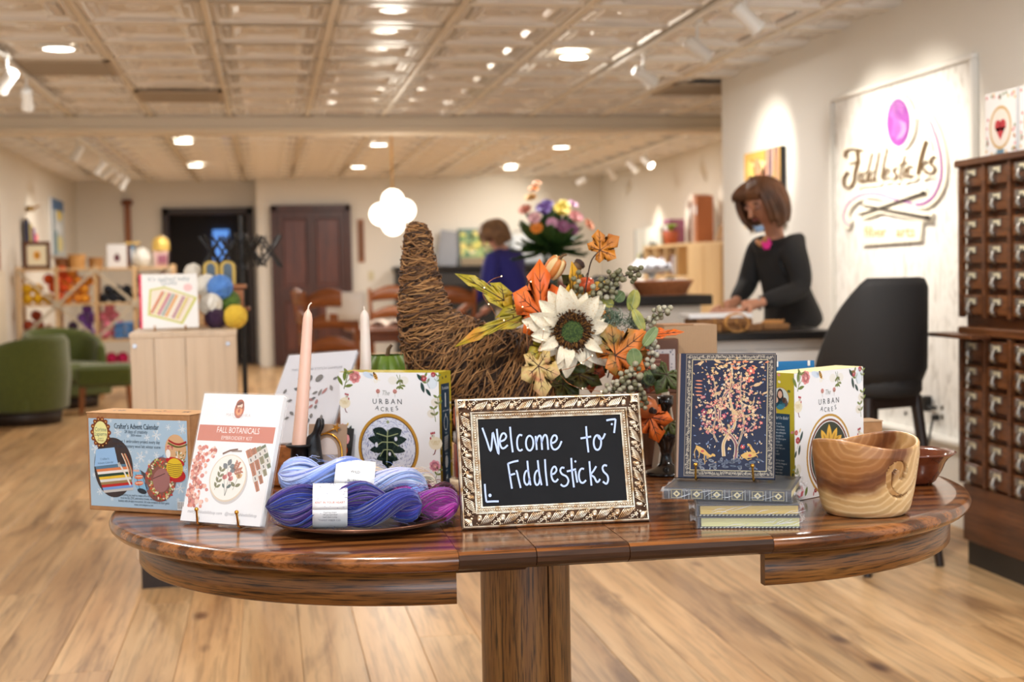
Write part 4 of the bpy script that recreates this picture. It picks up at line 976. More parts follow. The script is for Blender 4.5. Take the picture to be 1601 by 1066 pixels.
np_ = Print(.002); np_.L = 0; np_.line(flip([(185, 812), (590, 678)]), 7, DK, 16); np_.disc(590, -678, 14, 14, DK); np_.L = 1; np_.line(flip([(212, 750), (618, 830)]), 7, DK, 16); np_.disc(618, -830, 15, 15, DK)
remap(np_, hf); np_.build('needles', mat('sign_dark', (44, 36, 26), .4), sg, (-.040, 0, 0), (0, 0, -PI/2), [('SOLIDIFY', dict(thickness=.006, offset=0))])
for wd, wx in (('fiber', 285), ('arts', 470)):
    fp = Print(); fp.L = 0; fp.text(wd, wx, -945, 92, CRM, sx=.82); remap(fp, hf); fp.build('lettering', mat('pale_gold_letters', (206, 186, 136), .4), sg, (-.0335, 0, 0), (0, 0, -PI/2), [('SOLIDIFY', dict(thickness=.006, offset=0))])

def d_wall(p, w, h):
    p.rect(-w/2, 0, w/2, h, (222, 170, 76)); p.L = 2; rn = random.Random(8)
    for k in range(40): p.disc(rn.uniform(-w*.36, w*.2), rn.uniform(h*.27, h*.73), .06, .12, rn.choice([(240, 206, 110), (198, 120, 52), (236, 190, 90), (226, 160, 70), (246, 226, 160), (210, 150, 110)]), 7, rn.uniform(0, 3)); p.L = 2+k % 5
    p.L = 7
    for k in range(9): p.line([(w*(.12+.04*k), 0), (w*(.1+.042*k)+.02*math.sin(k), h*.5), (w*(.13+.04*k), h)], .02, [(70, 58, 96), (196, 180, 170), (40, 36, 44), (150, 110, 130)][k % 4])
slab_print('painting', 'yellow and violet abstract painting on the sign wall by its corner', 'painting', (3.128, 8.64, 1.47), .66, .48, .04, (0, 0, -PI/2), mat('canvas_edge_black', (26, 24, 24), .6), d_wall)
def outlet(y, z, lab, red=False):
    t = thing('wall_outlet', lab, 'outlet', (3.15, y, z)); pm = mat('ivory_plastic', (214, 196, 128), .4); MB().box((-.004, 0, 0), (.008, .075, .118), .003).build('plate', pm, t)
    for q in (-.022, .022): MB().box((-.009, 0, q), (.006, .034, .028), .004).build('socket', mat('ivory_socket', (190, 172, 108), .4), t)
    if red: MB().box((-.012, 0, .038), (.006, .03, .03), .002).build('red_switch', mat('red_orange_switch', (226, 84, 40), .4), t)
    return t
outlet(6.66, .49, 'ivory outlet with an orange red switch on the sign wall behind the stool', True); outlet(6.27, .51, 'ivory outlet on the sign wall with two black plugs in it'); outlet(6.04, .51, 'ivory outlet on the sign wall at the drawer cabinet edge')
t = thing('power_cord', 'black power cord hanging from the wall outlet beside the drawer cabinet', 'cord', (3.13, 6.27, .51)); MB().box((-.026, 0, -.022), (.034, .03, .028), .006).build('plug', black_m, t)
MB().tube(spline([(-.04, -.0, -.03), (-.07, -.03, -.10), (-.11, -.07, -.2), (-.13, -.12, -.33), (-.12, -.10, -.44), (-.09, -.02, -.49), (-.08, .08, -.502)], 6), .006, 8).build('cable', black_m, t)
t = thing('plug_adapter', 'black plug adapter in the upper socket of the wall outlet', 'adapter', (3.14, 6.37, .545)); MB().box((-.03, 0, 0), (.04, .035, .075), .006).build('body', black_m, t); MB().box((-.03, -.05, -.015), (.025, .07, .018), .004).build('lead', black_m, t)

# bar stool
st = thing('bar_stool', 'black upholstered barrel back bar stool at the sales counter', 'bar stool', (2.40, 5.42, 0), math.radians(18))
up_b = mat('black_upholstery', (34, 33, 33), .75, bump=.15, bscale=500)
vs = []; n = 26; A0 = math.radians(112)
for i in range(n+1):
    a = -A0+2*A0*i/n; k = abs(i/n-.5)*2; top = 1.165-.34*max(0, k-.38)**1.25*1.75
    ring = [(.205, .735), (.232, .80), (.236, top-.04), (.222, top-.006), (.20, top), (.185, top-.02), (.185, .80), (.185, .735)]
    vs += [(r*math.sin(a)*1.0, -r*math.cos(a)*.95, z) for r, z in ring]
fs = [(i*8+j, i*8+(j+1) % 8, (i+1)*8+(j+1) % 8, (i+1)*8+j) for i in range(n) for j in range(8)]+[tuple(range(8))[::-1], tuple(n*8+j for j in range(8))]
MB().add(vs, fs, True).build('backrest', up_b, st)
MB().lathe([(0, .69), (.19, .69), (.205, .71), (.205, .76), (.18, .785), (0, .79)], 28).build('seat', up_b, st)
dl_ = mat('espresso_wood', (40, 30, 26), .4)
MB().box((0, 0, .668), (.29, .29, .045), .006).build('seat_frame', dl_, st)
for x in (-1, 1):
    for y in (-1, 1): MB().tube([(x*.125, y*.125, .69), (x*.19, y*.19, 0)], [.024, .017], 8).build('leg', dl_, st)
for a, b in (((-.165, -.165), (.165, -.165)), ((-.165, .165), (.165, .165)), ((-.165, -.165), (-.165, .165)), ((.165, -.165), (.165, .165))): MB().cyl((a[0], a[1], .26), (b[0], b[1], .26), .012, n=8).build('footrest', dl_, st)

# card catalogue
cat_w = wood('catalog_oak', (66, 36, 18), (96, 56, 28), (120, 74, 40), axis=1, grain=.8, rough=.4, pores=.45)
cat_d = wood('catalog_drawer_oak', (74, 42, 20), (108, 64, 32), (132, 84, 46), axis=1, grain=.8, rough=.38, pores=.45, tint=.1)
tarn = mat('tarnished_nickel', (150, 145, 138), .36, .9); cardm = mat('index_card', (214, 206, 178), .6)
cc = thing('card_catalog', 'old oak card catalogue cabinet with rows of labelled small drawers', 'cabinet', (2.754, 4.84, 0))
NC = 5; PY0 = .48; PT = .192
MB().box((.20, 0, .05), (.36, .96, .10)).build('plinth', black_m, cc); MB().box((.19, 0, .215), (.38, .97, .23), .004).build('base_panel', cat_w, cc)
MB().box((.20, 0, .625), (.36, .97, .59), .002).build('lower_case', cat_w, cc); MB().box((.185, 0, .945), (.40, 1.0, .035), .006).build('waist_board', cat_w, cc)
MB().box((.20, 0, 1.28), (.36, .97, .635), .002).build('upper_case', cat_w, cc); MB().box((.18, 0, 1.61), (.42, 1.0, .028), .006).build('top', cat_w, cc)
MB().box((.003, .42, .928), (.19, .36, .016), .003).build('pull_out_shelf', cat_w, cc)
fr_me = MB().box((.006, 0, 0), (.028, .165, .078), .004).mesh('front', cat_d)
hm = MB()
for c, d in (((0, 0, .013), (.006, .062, .003)), ((0, 0, -.013), (.006, .062, .003)), ((0, .0325, 0), (.006, .004, .029)), ((0, -.0325, 0), (.006, .004, .029))): hm.box(c, d, .001)
hm = hm.box((.0, .045, 0), (.008, .018, .030), .002).mesh('label_holder', tarn); cm = MB().box((0, 0, 0), (.002, .062, .026)).mesh('label_card', cardm)
pm_ = MB().tube(spline([(0, 0, .016), (-.016, 0, .010), (-.024, 0, -.010), (-.020, 0, -.026), (-.006, 0, -.034)], 4), [.006, .006, .007, .007, .008, .008, .009, .009, .009, .010, .009, .009, .007, .006, .005, .005, .004][:17], 8).sph((-.02, 0, -.02), (.010, .012, .012), 8, 6).mesh('pull', tarn)
dz = MB().box((.006, 0, 0), (.014, .012, .60), .002).mesh('divider', cat_w)
for c in range(NC+1):
    for z, h in ((1.30, .60), (.63, .59)): MB().box((-.004, PY0-PT*c+(-.003 if c == 0 else .003 if c == NC else 0), z), (.024, .024, h), .002).build('stile', cat_w, cc)
for c in range(NC):
    yc = PY0-PT*(c+.5)+.0
    for q in range(12):
        zc = 1.553-.1005*q if q < 6 else .872-.0985*(q-6)
        d = put('drawer', fr_me, cc, (0, yc, zc)); put('label_holder', hm, d, (-.011, 0, .016)); put('label_card', cm, d, (-.0095, -.002, .016)); put('pull', pm_, d, (-.008, .0, -.006))
def mini_box_heart(p, w, h):
    p.rect(-w/2, 0, w/2, h, (240, 238, 236)); p.L = 2; p.ring(.0, h*.45, w*.36, w*.05, (206, 170, 110)); p.disc(0, h*.45, w*.31, w*.31, (236, 226, 214), 26); p.L = 3
    p.disc(-w*.08, h*.48, w*.10, w*.10, (190, 34, 48), 14); p.disc(w*.08, h*.48, w*.10, w*.10, (190, 34, 48), 14); p.poly([(-w*.17, h*.45), (0, h*.26), (w*.17, h*.45)], (190, 34, 48)); p.rect(-w*.12, 0, w*.12, h*.12, (96, 130, 150))
    rn = random.Random(6); p.L = 2
    for k in range(40):
        s_ = rn.choice((-1, 1)); x, z = (s_*w*rn.uniform(.38, .48), rn.uniform(.03, .97)*h) if k % 2 else (rn.uniform(-.45, .45)*w, h*rn.choice((rn.uniform(.02, .1), rn.uniform(.9, .97))))
        p.disc(x, z, .007, .007, rn.choice([(222, 150, 150), (206, 90, 90), (120, 140, 90), (226, 190, 120)]), 7)
for k, y in enumerate((5.16, 4.90, 4.64)):
    t = slab_print('needle_craft_kit', ('white kit box with red heart hoop at the far end of the drawer cabinet', 'white floral kit box second from the far end on the drawer cabinet', 'white floral kit box nearest the shop front on the drawer cabinet')[k], 'craft kit', (2.865, y, 1.625), .235, .255, .07, (0, 0, -PI/2), paper_w, mini_box_heart)
t = thing('wooden_box', 'brown wooden box behind the white kit boxes on the drawer cabinet', 'box', (3.06, 4.98, 1.625)); MB().box((0, 0, .165), (.10, .22, .33), .004).build('body', cat_d, t); MB().box((0, 0, .34), (.11, .23, .02), .003).build('lid', cat_w, t)

# ================================================================== PEOPLE
COVERED = frozenset('pel wai che lsh rsh lel rel hl hr kl kr'.split())
def skin_mesh(name, chains, m, parent, sub=2, smooth=True):
    """one body grown from joint chains; a chain is a list of (joint key, position, radius) and reuses a key to branch"""
    vs = []; es = []; rs = []; ix = {}; roots = []
    for ch in chains:
        prev = None; fresh = True
        for key, p, r in ch:
            if name == 'body' and key in COVERED: r = tuple(q*.5 for q in (r if isinstance(r, tuple) else (r, r)))
            if key in ix: i = ix[key]; fresh = False
            else:
                i = len(vs); vs.append(tuple(p)); rs.append(r if isinstance(r, tuple) else (r, r)); ix[key] = i
                if prev is None: roots.append(i)
            if prev is not None: es.append((prev, i))
            prev = i
    me = bpy.data.meshes.new(name); me.from_pydata(vs, es, []); me.materials.append(m)
    o = put(name, me, parent)
    md = o.modifiers.new('skin', 'SKIN'); md.use_smooth_shade = True; md.branch_smoothing = .6
    for i, r in enumerate(rs): me.skin_vertices[0].data[i].radius = r
    for i in roots: me.skin_vertices[0].data[i].use_root = True
    s_ = o.modifiers.new('subsurf', 'SUBSURF'); s_.levels = sub; s_.render_levels = sub
    return o
V = Vector
def finger_chains(tag_, palm, d, side, up, n=4, l=.075, curl=.4):
    """four unequal bent fingers and a thumb, rooted in the palm"""
    out = []; d = d.normalized(); side = side.normalized(); up = up.normalized()
    for k in range(n):
        L = l*(.88, 1.0, .96, .78)[k]; b = palm+side*(-.028+.019*k)+d*.02; q = d
        pts = [(tag_+'f%d0' % k, b, .0095)]
        for j, f in enumerate((.42, .33, .25)):
            q = (q-up*curl*(.5+.4*j)*.5).normalized(); b = b+q*L*f*1.25; pts.append((tag_+'f%d%d' % (k, j+1), b, (.0088, .0082, .007)[j]))
        out.append(pts)
    b = palm-side*.026-d*.015; pts = [(tag_+'t0', b, .012)]
    for j, q in enumerate(((-side*.9+d*.5-up*.2), (-side*.4+d*.9-up*.3), (d-up*.2))): b = b+q.normalized()*(.032, .027, .02)[j]; pts.append((tag_+'t%d' % (j+1), b, (.011, .0098, .008)[j]))
    out.append(pts); return out
skin_a = mat('skin_warm', (196, 138, 108), .5, sss=.1); skin_b = mat('skin_fair', (218, 164, 140), .5, sss=.1)

def head_parts(parent, c, fwd, r, lipc, eyec, skin, tilt_up=V((0, 0, 1))):
    """eyes, brows, nose and mouth set on a head of radius r looking along fwd"""
    f = fwd.normalized(); s = f.cross(tilt_up).normalized(); u = s.cross(f).normalized(); face = c+f*r*.80
    for q in (-1, 1):
        e = face+s*q*r*.34+u*r*.05-f*r*.10
        put('eye', MB().sph((0, 0, 0), r*.15, 10, 7).mesh('eye', mat('eye_lid', (150, 104, 84), .5)), parent, e); 
        put('iris', MB().sph((0, 0, 0), (r*.11, r*.06, r*.03), 8, 6).mesh('iris', mat('iris_dark', eyec, .2)), parent, e+f*r*.12-u*r*.05)
        MB().tube([e+f*r*.06+u*r*.2-s*r*.16, e+f*r*.1+u*r*.25, e+f*r*.02+u*r*.2+s*r*.16], r*.04, 5).build('brow', mat('brow', (58, 38, 28), .8), parent)
        MB().sph((0, 0, 0), (r*.1, r*.2, r*.28), 10, 7).build('ear', skin, parent, c+s*q*r*.84-u*.1*r, f.to_track_quat('Y', 'Z').to_euler())
    MB().tube([face+u*r*.08+f*r*.08, face-u*r*.12+f*r*.17, face-u*r*.27+f*r*.24, face-u*r*.34+f*r*.1], [r*.07, r*.09, r*.13, r*.07], 8).build('nose', skin, parent)
    MB().tube([face-u*r*.56-s*r*.24-f*r*.04, face-u*r*.54+f*r*.08, face-u*r*.56+s*r*.24-f*r*.04], [r*.03, r*.075, r*.03], 6, flat=.8).build('lips', mat('lips', lipc, .4), parent)

# woman in the black jacket behind the sales counter
w1 = thing('person', 'woman in a black jacket with a brown bob, bent over papers at the counter', 'person', (2.58, 6.84, 0))
O = V((2.58, 6.84, 0))
def R_(p): return V(p)-O
pel = R_((2.585, 6.75, 0.932)); wai = R_((2.539, 6.73, 1.093)); che = R_((2.49, 6.7, 1.28)); nek = R_((2.457, 6.68, 1.418)); nk2 = R_((2.434, 6.66, 1.462)); hd = R_((2.381, 6.63, 1.526)); crown = hd+V((.005, .005, .06))
lsh = R_((2.519, 6.57, 1.299)); rsh = R_((2.434, 6.82, 1.318)); lel = R_((2.548, 6.53, 1.101)); rel = R_((2.378, 6.84, 1.124)); lwr = R_((2.255, 6.38, 1.04)); rwr = R_((2.236, 6.62, 1.041))
lp_ = R_((2.175, 6.33, 1.031)); rp_ = R_((2.164, 6.54, 1.026))
hipl = R_((2.62, 6.77, .86)); hipr = R_((2.58, 6.95, .86))
body = [[('pel', pel, (.135, .10)), ('wai', wai, (.115, .09)), ('che', che, (.125, .10)), ('nek', nek, .05), ('nk2', nk2, .048), ('hd', hd, (.092, .104)), ('crown', crown, (.074, .086))],
        [('che', che, 0), ('lsh', lsh, .056), ('lel', lel, .042), ('lwr', lwr, .026), ('lp', lp_, (.036, .018))], [('che', che, 0), ('rsh', rsh, .056), ('rel', rel, .042), ('rwr', rwr, .026), ('rp', rp_, (.036, .018))],
        [('pel', pel, 0), ('hl', hipl, .085), ('kl', R_((2.61, 6.75, .49)), .055), ('al', R_((2.62, 6.78, .09)), .04), ('tl', R_((2.52, 6.73, .035)), .035)],
        [('pel', pel, 0), ('hr', hipr, .085), ('kr', R_((2.565, 6.95, .49)), .055), ('ar', R_((2.58, 6.98, .09)), .04), ('tr', R_((2.48, 6.94, .035)), .035)]]
dl1 = (lp_-lwr).normalized(); dr1 = (rp_-rwr).normalized()
body += finger_chains('L', lp_, dl1+V((0, 0, -.25)), dl1.cross(V((0, 0, 1))), V((0, 0, 1)), curl=.25) + finger_chains('R', rp_, dr1+V((0, 0, -.25)), V((0, 0, 1)).cross(dr1), V((0, 0, 1)), curl=.25)
skin_mesh('body', body, skin_a, w1)
jk = mat('black_jacket', (24, 23, 24), .85, bump=.15, bscale=400)
skin_mesh('jacket', [[('hem', pel+V((.012, .01, -.05)), (.178, .16)), ('pel', pel+V((0, 0, .04)), (.16, .14)), ('wai', wai, (.14, .125)), ('che', che, (.155, .13)), ('col', nek-V((-.012, -.008, .03)), (.10, .10))],
        [('che', che, 0), ('lcl', che*.5+lsh*.5+V((0, 0, .02)), .085), ('lsh', lsh, .066), ('lm', (lsh+lel)/2+V((.01, 0, 0)), .066), ('lel', lel, .056), ('lf', lel*.35+lwr*.65, .044), ('lcu', lel*.12+lwr*.88, .037)], [('che', che, 0), ('rcl', che*.5+rsh*.5+V((0, 0, .02)), .085), ('rsh', rsh, .066), ('rm', (rsh+rel)/2, .062), ('rel', rel, .056), ('rf', rel*.35+rwr*.65, .044), ('rcu', rel*.12+rwr*.88, .037)]], jk, w1)
tro = mat('black_trousers', (22, 22, 25), .85)
skin_mesh('trousers', [[('w0', pel+V((0, 0, .10)), (.11, .10)), ('w', pel+V((0, 0, .0)), (.115, .105)), ('hl', hipl-V((0, 0, .05)), .095), ('kl', R_((2.61, 6.75, .49)), .072), ('al', R_((2.62, 6.78, .12)), .062)], [('w', pel, 0), ('hr', hipr-V((0, 0, .05)), .095), ('kr', R_((2.565, 6.95, .49)), .072), ('ar', R_((2.58, 6.98, .12)), .062)]], tro, w1)
fw1 = V((-.78, -.44, -.42)); head_parts(w1, hd+V((0, 0, .0)), fw1, .098, (150, 80, 76), (50, 34, 24), skin_a, V((-.3, -.1, 1)))
hair1 = mat('brown_hair', (56, 36, 26), .5, var=(120, 76, 44), vscale=9, bump=.4, bscale=90)
hb = MB(); f = fw1.normalized(); s = f.cross(V((-.3, -.1, 1))).normalized(); u = s.cross(f).normalized()
B = Matrix((s, f, u)).transposed()
for k in range(150):   # locks: from the crown down past the ears
    a = -PI*1.5/2 + PI*1.5*(k % 50)/49 + PI/2 + PI/2+PI/2; lay = k//50
    a = math.radians(-128+256*(k % 50)/49); dirv = V((math.sin(a), -math.cos(a), 0)); r = .102+.006*lay+random.uniform(-.004, .004)
    ln = .135 if abs(a) < 2.0 else .10
    top = V((0, -.01, .100+.006*lay)); pts = [top+V((dirv.x*.02, dirv.y*.02, 0)), dirv*r*.72+V((0, 0, .080)), dirv*r*1.03+V((0, 0, .02)), dirv*(r*1.06)+V((0, .0, -.055)), dirv*(r*.90)+V((0, .008, -ln))]
    hb.tube([hd+V((0, 0, .012))+B @ p for p in spline(pts, 4)], [.013]*12+[.012]*3+[.009, .004], 6, flat=.7)
for k in range(16):   # swept fringe
    q = -.07+.14*k/15; hb.tube([hd+V((0, 0, .012))+B @ p for p in spline([V((q*.3, -.01, .106)), V((q*.8, .045, .098)), V((q*1.1+.01, .078, .072)), V((q*1.2+.02, .080, .035))], 4)], [.011]*9+[.010, .008, .006, .003], 6, flat=.7)
hb.build('hair', hair1, w1)
bd = thing('badge', 'bright pink flower badge on the black jacket lapel', 'badge', (2.394, 6.6, 1.327))
for k in range(7): MB().sph((.015*math.cos(k*PI*2/6)*(k < 6), -.004, .018*math.sin(k*PI*2/6)*(k < 6)), (.011, .007, .014), 10, 6).build('petal', mat('hot_pink', (226, 40, 140), .6), bd)
bd2 = MB()
skin_mesh('scarf_collar', [[('a', nek+V((-.07, -.10, -.06)), .014), ('b', nek+V((-.075, -.05, -.10)), .016), ('c', nek+V((-.085, .0, -.07)), .013)]], mat('tan_necklace', (190, 130, 80), .5), w1, 1)
MB().tube([(lwr*.9+lel*.1)+V((.030*math.cos(t*PI/6)*.5, .022*math.cos(t*PI/6), .03*math.sin(t*PI/6))) for t in range(12)], .007, 6, closed=True).build('watch', steel, w1)
MB().grid(lambda u_, v_: hd+f*.075+s*.04*(u_-.5)*1.6-u*(.085+.03*v_)+f*.02*math.sin(u_*PI), 6, 3).build('mask', mat('pale_blue_mask', (150, 182, 220), .7), w1, mods=[('SOLIDIFY', dict(thickness=.004))])

# woman in blue by the dining table, seen from behind
w2 = thing('person', 'woman in a royal blue top with short brown hair leaning over the dining table', 'person', (1.95, 11.7, 0))
O = V((1.95, 11.7, 0))
pel = R_((2.06, 11.65, .90)); wai = R_((2.03, 11.65, 1.05)); che = R_((1.985, 11.67, 1.27)); nek = R_((1.93, 11.68, 1.40)); nk2 = R_((1.90, 11.69, 1.44)); hd = R_((1.875, 11.70, 1.51)); crown = R_((1.885, 11.70, 1.58))
lsh = R_((1.82, 11.49, 1.33)); rsh = R_((2.10, 11.86, 1.34)); lel = R_((1.76, 11.38, 1.08)); lwr = R_((1.60, 11.52, .93)); rel = R_((2.08, 12.02, 1.08)); rwr = R_((1.88, 12.12, .90)); lp_ = R_((1.545, 11.575, .88)); rp_ = R_((1.82, 12.13, .86))
hipl = R_((2.02, 11.54, .84)); hipr = R_((2.08, 11.76, .84))
body = [[('pel', pel, (.15, .12)), ('wai', wai, (.135, .11)), ('che', che, (.14, .12)), ('nek', nek, .066), ('nk2', nk2, .054), ('hd', hd, (.096, .108)), ('crown', crown, (.078, .088))],
        [('che', che, 0), ('lsh', lsh, .06), ('lel', lel, .046), ('lwr', lwr, .028), ('lp', lp_, (.036, .02))], [('che', che, 0), ('rsh', rsh, .06), ('rel', rel, .046), ('rwr', rwr, .028), ('rp', rp_, (.036, .02))],
        [('pel', pel, 0), ('hl', hipl, .09), ('kl', R_((2.0, 11.53, .48)), .06), ('al', R_((2.02, 11.55, .09)), .042), ('tl', R_((1.90, 11.56, .035)), .036)], [('pel', pel, 0), ('hr', hipr, .09), ('kr', R_((2.07, 11.77, .48)), .06), ('ar', R_((2.09, 11.78, .09)), .042), ('tr', R_((1.97, 11.79, .035)), .036)]]
dl1 = (lp_-lwr).normalized(); dr1 = (rp_-rwr).normalized()
body += finger_chains('L', lp_, dl1, dl1.cross(V((0, 0, 1))), V((0, 0, 1)), curl=.4)+finger_chains('R', rp_, dr1, V((0, 0, 1)).cross(dr1), V((0, 0, 1)), curl=.4)
skin_mesh('body', body, skin_b, w2)
blu = mat('royal_blue_knit', (44, 46, 136), .85, bump=.2, bscale=300)
skin_mesh('top', [[('hem', pel+V((0, 0, -.06)), (.185, .16)), ('wai', wai, (.185, .165)), ('che', che, (.195, .17)), ('col', nek-V((0, 0, .0)), .09)], [('che', che, 0), ('lsh', lsh, .088), ('lm', (lsh+lel)/2, .075), ('lel', lel, .062), ('lcu', lel*.25+lwr*.75, .046)],
        [('che', che, 0), ('rsh', rsh, .088), ('rm', (rsh+rel)/2, .075), ('rel', rel, .062), ('rcu', rel*.25+rwr*.75, .046)]], blu, w2)
skin_mesh('trousers', [[('w0', pel+V((0, 0, .10)), (.12, .11)), ('w', pel, (.125, .115)), ('hl', hipl-V((0, 0, .05)), .10), ('kl', R_((2.0, 11.53, .48)), .078), ('al', R_((2.02, 11.55, .12)), .066)], [('w', pel, 0), ('hr', hipr-V((0, 0, .05)), .10), ('kr', R_((2.07, 11.77, .48)), .078), ('ar', R_((2.09, 11.78, .12)), .066)]], mat('dark_denim', (38, 42, 60), .85), w2)
fw2 = V((-.9, -.02, -.42)); head_parts(w2, hd, fw2, .108, (170, 96, 90), (80, 96, 110), skin_b, V((-.3, 0, 1)))
f = fw2.normalized(); s = f.cross(V((-.3, 0, 1))).normalized(); u = s.cross(f).normalized(); B = Matrix((s, f, u)).transposed(); hb = MB()
for k in range(120):
    a = math.radians(-140+280*(k % 40)/39); dirv = V((math.sin(a), -math.cos(a), 0)); r = .112+.006*(k//40)+random.uniform(-.004, .004)
    ln = .10 if abs(a) < 1.9 else .03
    pts = [V((dirv.x*.02, dirv.y*.02-.01, .118)), dirv*r*.72+V((0, 0, .095)), dirv*r*1.04+V((0, 0, .03)), dirv*r*.98+V((0, 0, -ln))]
    hb.tube([hd+V((0, 0, .012))+B @ p for p in spline(pts, 4)], [.014]*10+[.011, .008, .004], 6, flat=.7)
for k in range(12):
    q = -.07+.14*k/11; hb.tube([hd+V((0, 0, .012))+B @ p for p in spline([V((q*.3, -.01, .122)), V((q*.8, .06, .108)), V((q*1.2, .10, .06))], 4)], .013, 6, flat=.7)
hb.build('hair', mat('short_brown_hair', (104, 76, 54), .5, var=(146, 112, 80), vscale=16, bump=.4, bscale=90), w2)
for w_, ft in ((w1, ((2.575, 6.755), (2.535, 6.96))), (w2, ((1.965, 11.555), (2.035, 11.785)))):
    for x, y in ft: MB().sph((x-w_.location.x, y-w_.location.y, .048), (.135, .058, .062), 14, 8, (0, 0, .25 if w_ is w1 else 0)).build('shoe', black_m, w_)
rc = thing('padded_chair', 'rose brown padded chair back between the woman in blue and the bar counter', 'chair', (2.16, 11.05, 0))
rcm = mat('rose_brown_fabric', (150, 96, 92), .9)
MB().box((0, 0, .46), (.46, .44, .10), .03).build('seat', rcm, rc); MB().sph((0, -.20, .93), (.20, .05, .24), 18, 10).build('backrest', rcm, rc)
for x in (-.19, .19):
    for y in (-.17, .17): MB().cyl((x, y, 0), (x, y, .42), .016, .02, 8).build('leg', dark_leg, rc)
    MB().cyl((x*.6, -.20, .44), (x*.6, -.21, .80), .014, n=8).build('back_post', dark_leg, rc)

# ================================================================== THE DISPLAY TABLE
oak_t = wood('table_oak_top', (104, 58, 26), (146, 88, 42), (174, 112, 58), axis=0, grain=1.2, rough=.24, coat=.5, pores=.6, rings=6, clear=.14)
oak_a = wood('table_oak_apron', (92, 56, 24), (130, 82, 36), (156, 106, 52), axis=0, grain=2.0, rough=.34, coat=.15, pores=.9, src='UV')
oak_v = wood('table_oak_post', (96, 60, 26), (132, 88, 42), (158, 112, 58), axis=2, grain=1.7, rough=.34, coat=.08, pores=.85)
rail_m = wood('table_rail', (40, 22, 14), (58, 32, 20), (76, 44, 28), axis=0, rough=.5)
TX, TYc, TR_ = .0, 2.95, .61
XL, XR = .305, .858; TZ0 = .75; TH = .034
dtab = thing('display_table', 'round oak pedestal table pulled open with extra leaves, covered with craft goods', 'table', (0, 0, 0))
def edge_prof(r):   # rounded nose of the table edge
    return [(r-.03, TZ0), (r-.012, TZ0-.0008), (r-.004, TZ0-.005), (r, TZ0-.013), (r-.002, TZ0-.022), (r-.009, TZ0-.029), (r-.02, TZ0-TH)]
def half_top(cx, a0, a1, ex=1.0):
    b = MB(); pr = edge_prof(TR_); n = 44
    b.lathe(pr, n, (cx, TYc, 0), sx=ex, a0=a0, a1=a1)
    b.add([(cx+ex*(TR_-.03)*math.cos(a0+(a1-a0)*i/n), TYc+(TR_-.03)*math.sin(a0+(a1-a0)*i/n), TZ0) for i in range(n+1)], [tuple(range(n+1))])
    b.add([(cx+ex*(TR_-.02)*math.cos(a0+(a1-a0)*i/n), TYc+(TR_-.02)*math.sin(a0+(a1-a0)*i/n), TZ0-TH) for i in range(n+1)], [tuple(range(n+1))[::-1]])
    q = [(r-TR_, z) for r, z in pr]   # the straight joint face
    P = [(cx, TYc-TR_-d, z) for d, z in q]+[(cx, TYc+TR_+d, z) for d, z in q[::-1]]
    b.add(P, [tuple(range(len(P)))]); return b
o = half_top(XL, PI/2, 3*PI/2, 1.03).build('tabletop_half', oak_t, dtab)
o = half_top(XR, -PI/2, PI/2).build('tabletop_half', oak_t, dtab)
def leaf_board(x0, x1):
    b = MB(); pr = [(d-TR_, z) for d, z in edge_prof(TR_)]
    sec = [(TYc-TR_-d, z) for d, z in pr]+[(TYc+TR_+d, z) for d, z in pr[::-1]]; n = len(sec)
    b.add([(x, y, z) for x in (x0+.0008, x1-.0008) for y, z in sec], [tuple(range(n)), tuple(range(n, 2*n))[::-1]]+[(i, (i+1) % n, n+(i+1) % n, n+i) for i in range(n)]); return b
for a, c in ((XL, .438), (.438, .600), (.600, XR)):
    o = leaf_board(a, c).build('table_leaf', [oak_t, wood('table_oak_worn_edge', (40, 24, 16), (62, 38, 24), (86, 54, 34), axis=0, grain=1.4, rough=.3, coat=.3, pores=.5)], dtab)
    for f in o.data.polygons:
        if f.center.z < TZ0-.003 and abs(f.normal.x) < .5: f.material_index = 1
def apron(cx, a0, a1):
    ro, ri, z0, z1 = .572, .548, .655, .7165; b = MB()
    b.lathe([(ri, z0), (ro-.003, z0), (ro, z0+.003), (ro, z1), (ri, z1), (ri, z0)], 44, (cx, TYc, 0), a0=a0, a1=a1)
    for a in (a0, a1): b.add([(cx+r*math.cos(a), TYc+r*math.sin(a), z) for r, z in ((ri, z0), (ro, z0), (ro, z1), (ri, z1))], [(0, 1, 2, 3)])
    o = b.build('apron', oak_a, dtab); uv = o.data.uv_layers.new(name='UVMap')
    for l in o.data.loops:
        p = o.data.vertices[l.vertex_index].co; uv.data[l.index].uv = (.56*math.atan2((p.y-TYc)*(1 if cx > .5 else 1), (p.x-cx) if cx > .5 else -(p.x-cx)), p.z+math.hypot(p.x-cx, p.y-TYc))
apron(XL, PI/2, 3*PI/2); apron(XR-.004, -PI/2, PI/2)
for k, (x0, x1, y, z, h, w) in enumerate(((.31, .45, 2.50, .700, .026, .06), (.44, .70, 2.53, .694, .022, .05), (.31, .86, 2.78, .70, .030, .05), (.31, .86, 3.12, .70, .030, .05), (.31, .86, 3.42, .70, .030, .05))):
    MB().box(((x0+x1)/2, y, z), (x1-x0, w, h), .008).build('slide_rail', rail_m, dtab)
px, py = .525, 2.95
for s_, a0 in ((-1, math.radians(100)), (1, math.radians(-69))):
    b = MB(); a1 = a0+math.radians(190 if s_ < 0 else 168)
    b.lathe([(.094, .06), (.094, .69)], 28, (px+s_*.001, py, 0), a0=a0, a1=a1); c0, c1 = [(px+s_*.001+.094*math.cos(a), py+.094*math.sin(a)) for a in (a0, a1)]
    b.add([(c0[0], c0[1], .06), (c1[0], c1[1], .06), (c1[0], c1[1], .69), (c0[0], c0[1], .69)], [(0, 1, 2, 3)]); b.build('pedestal_half', oak_v, dtab)
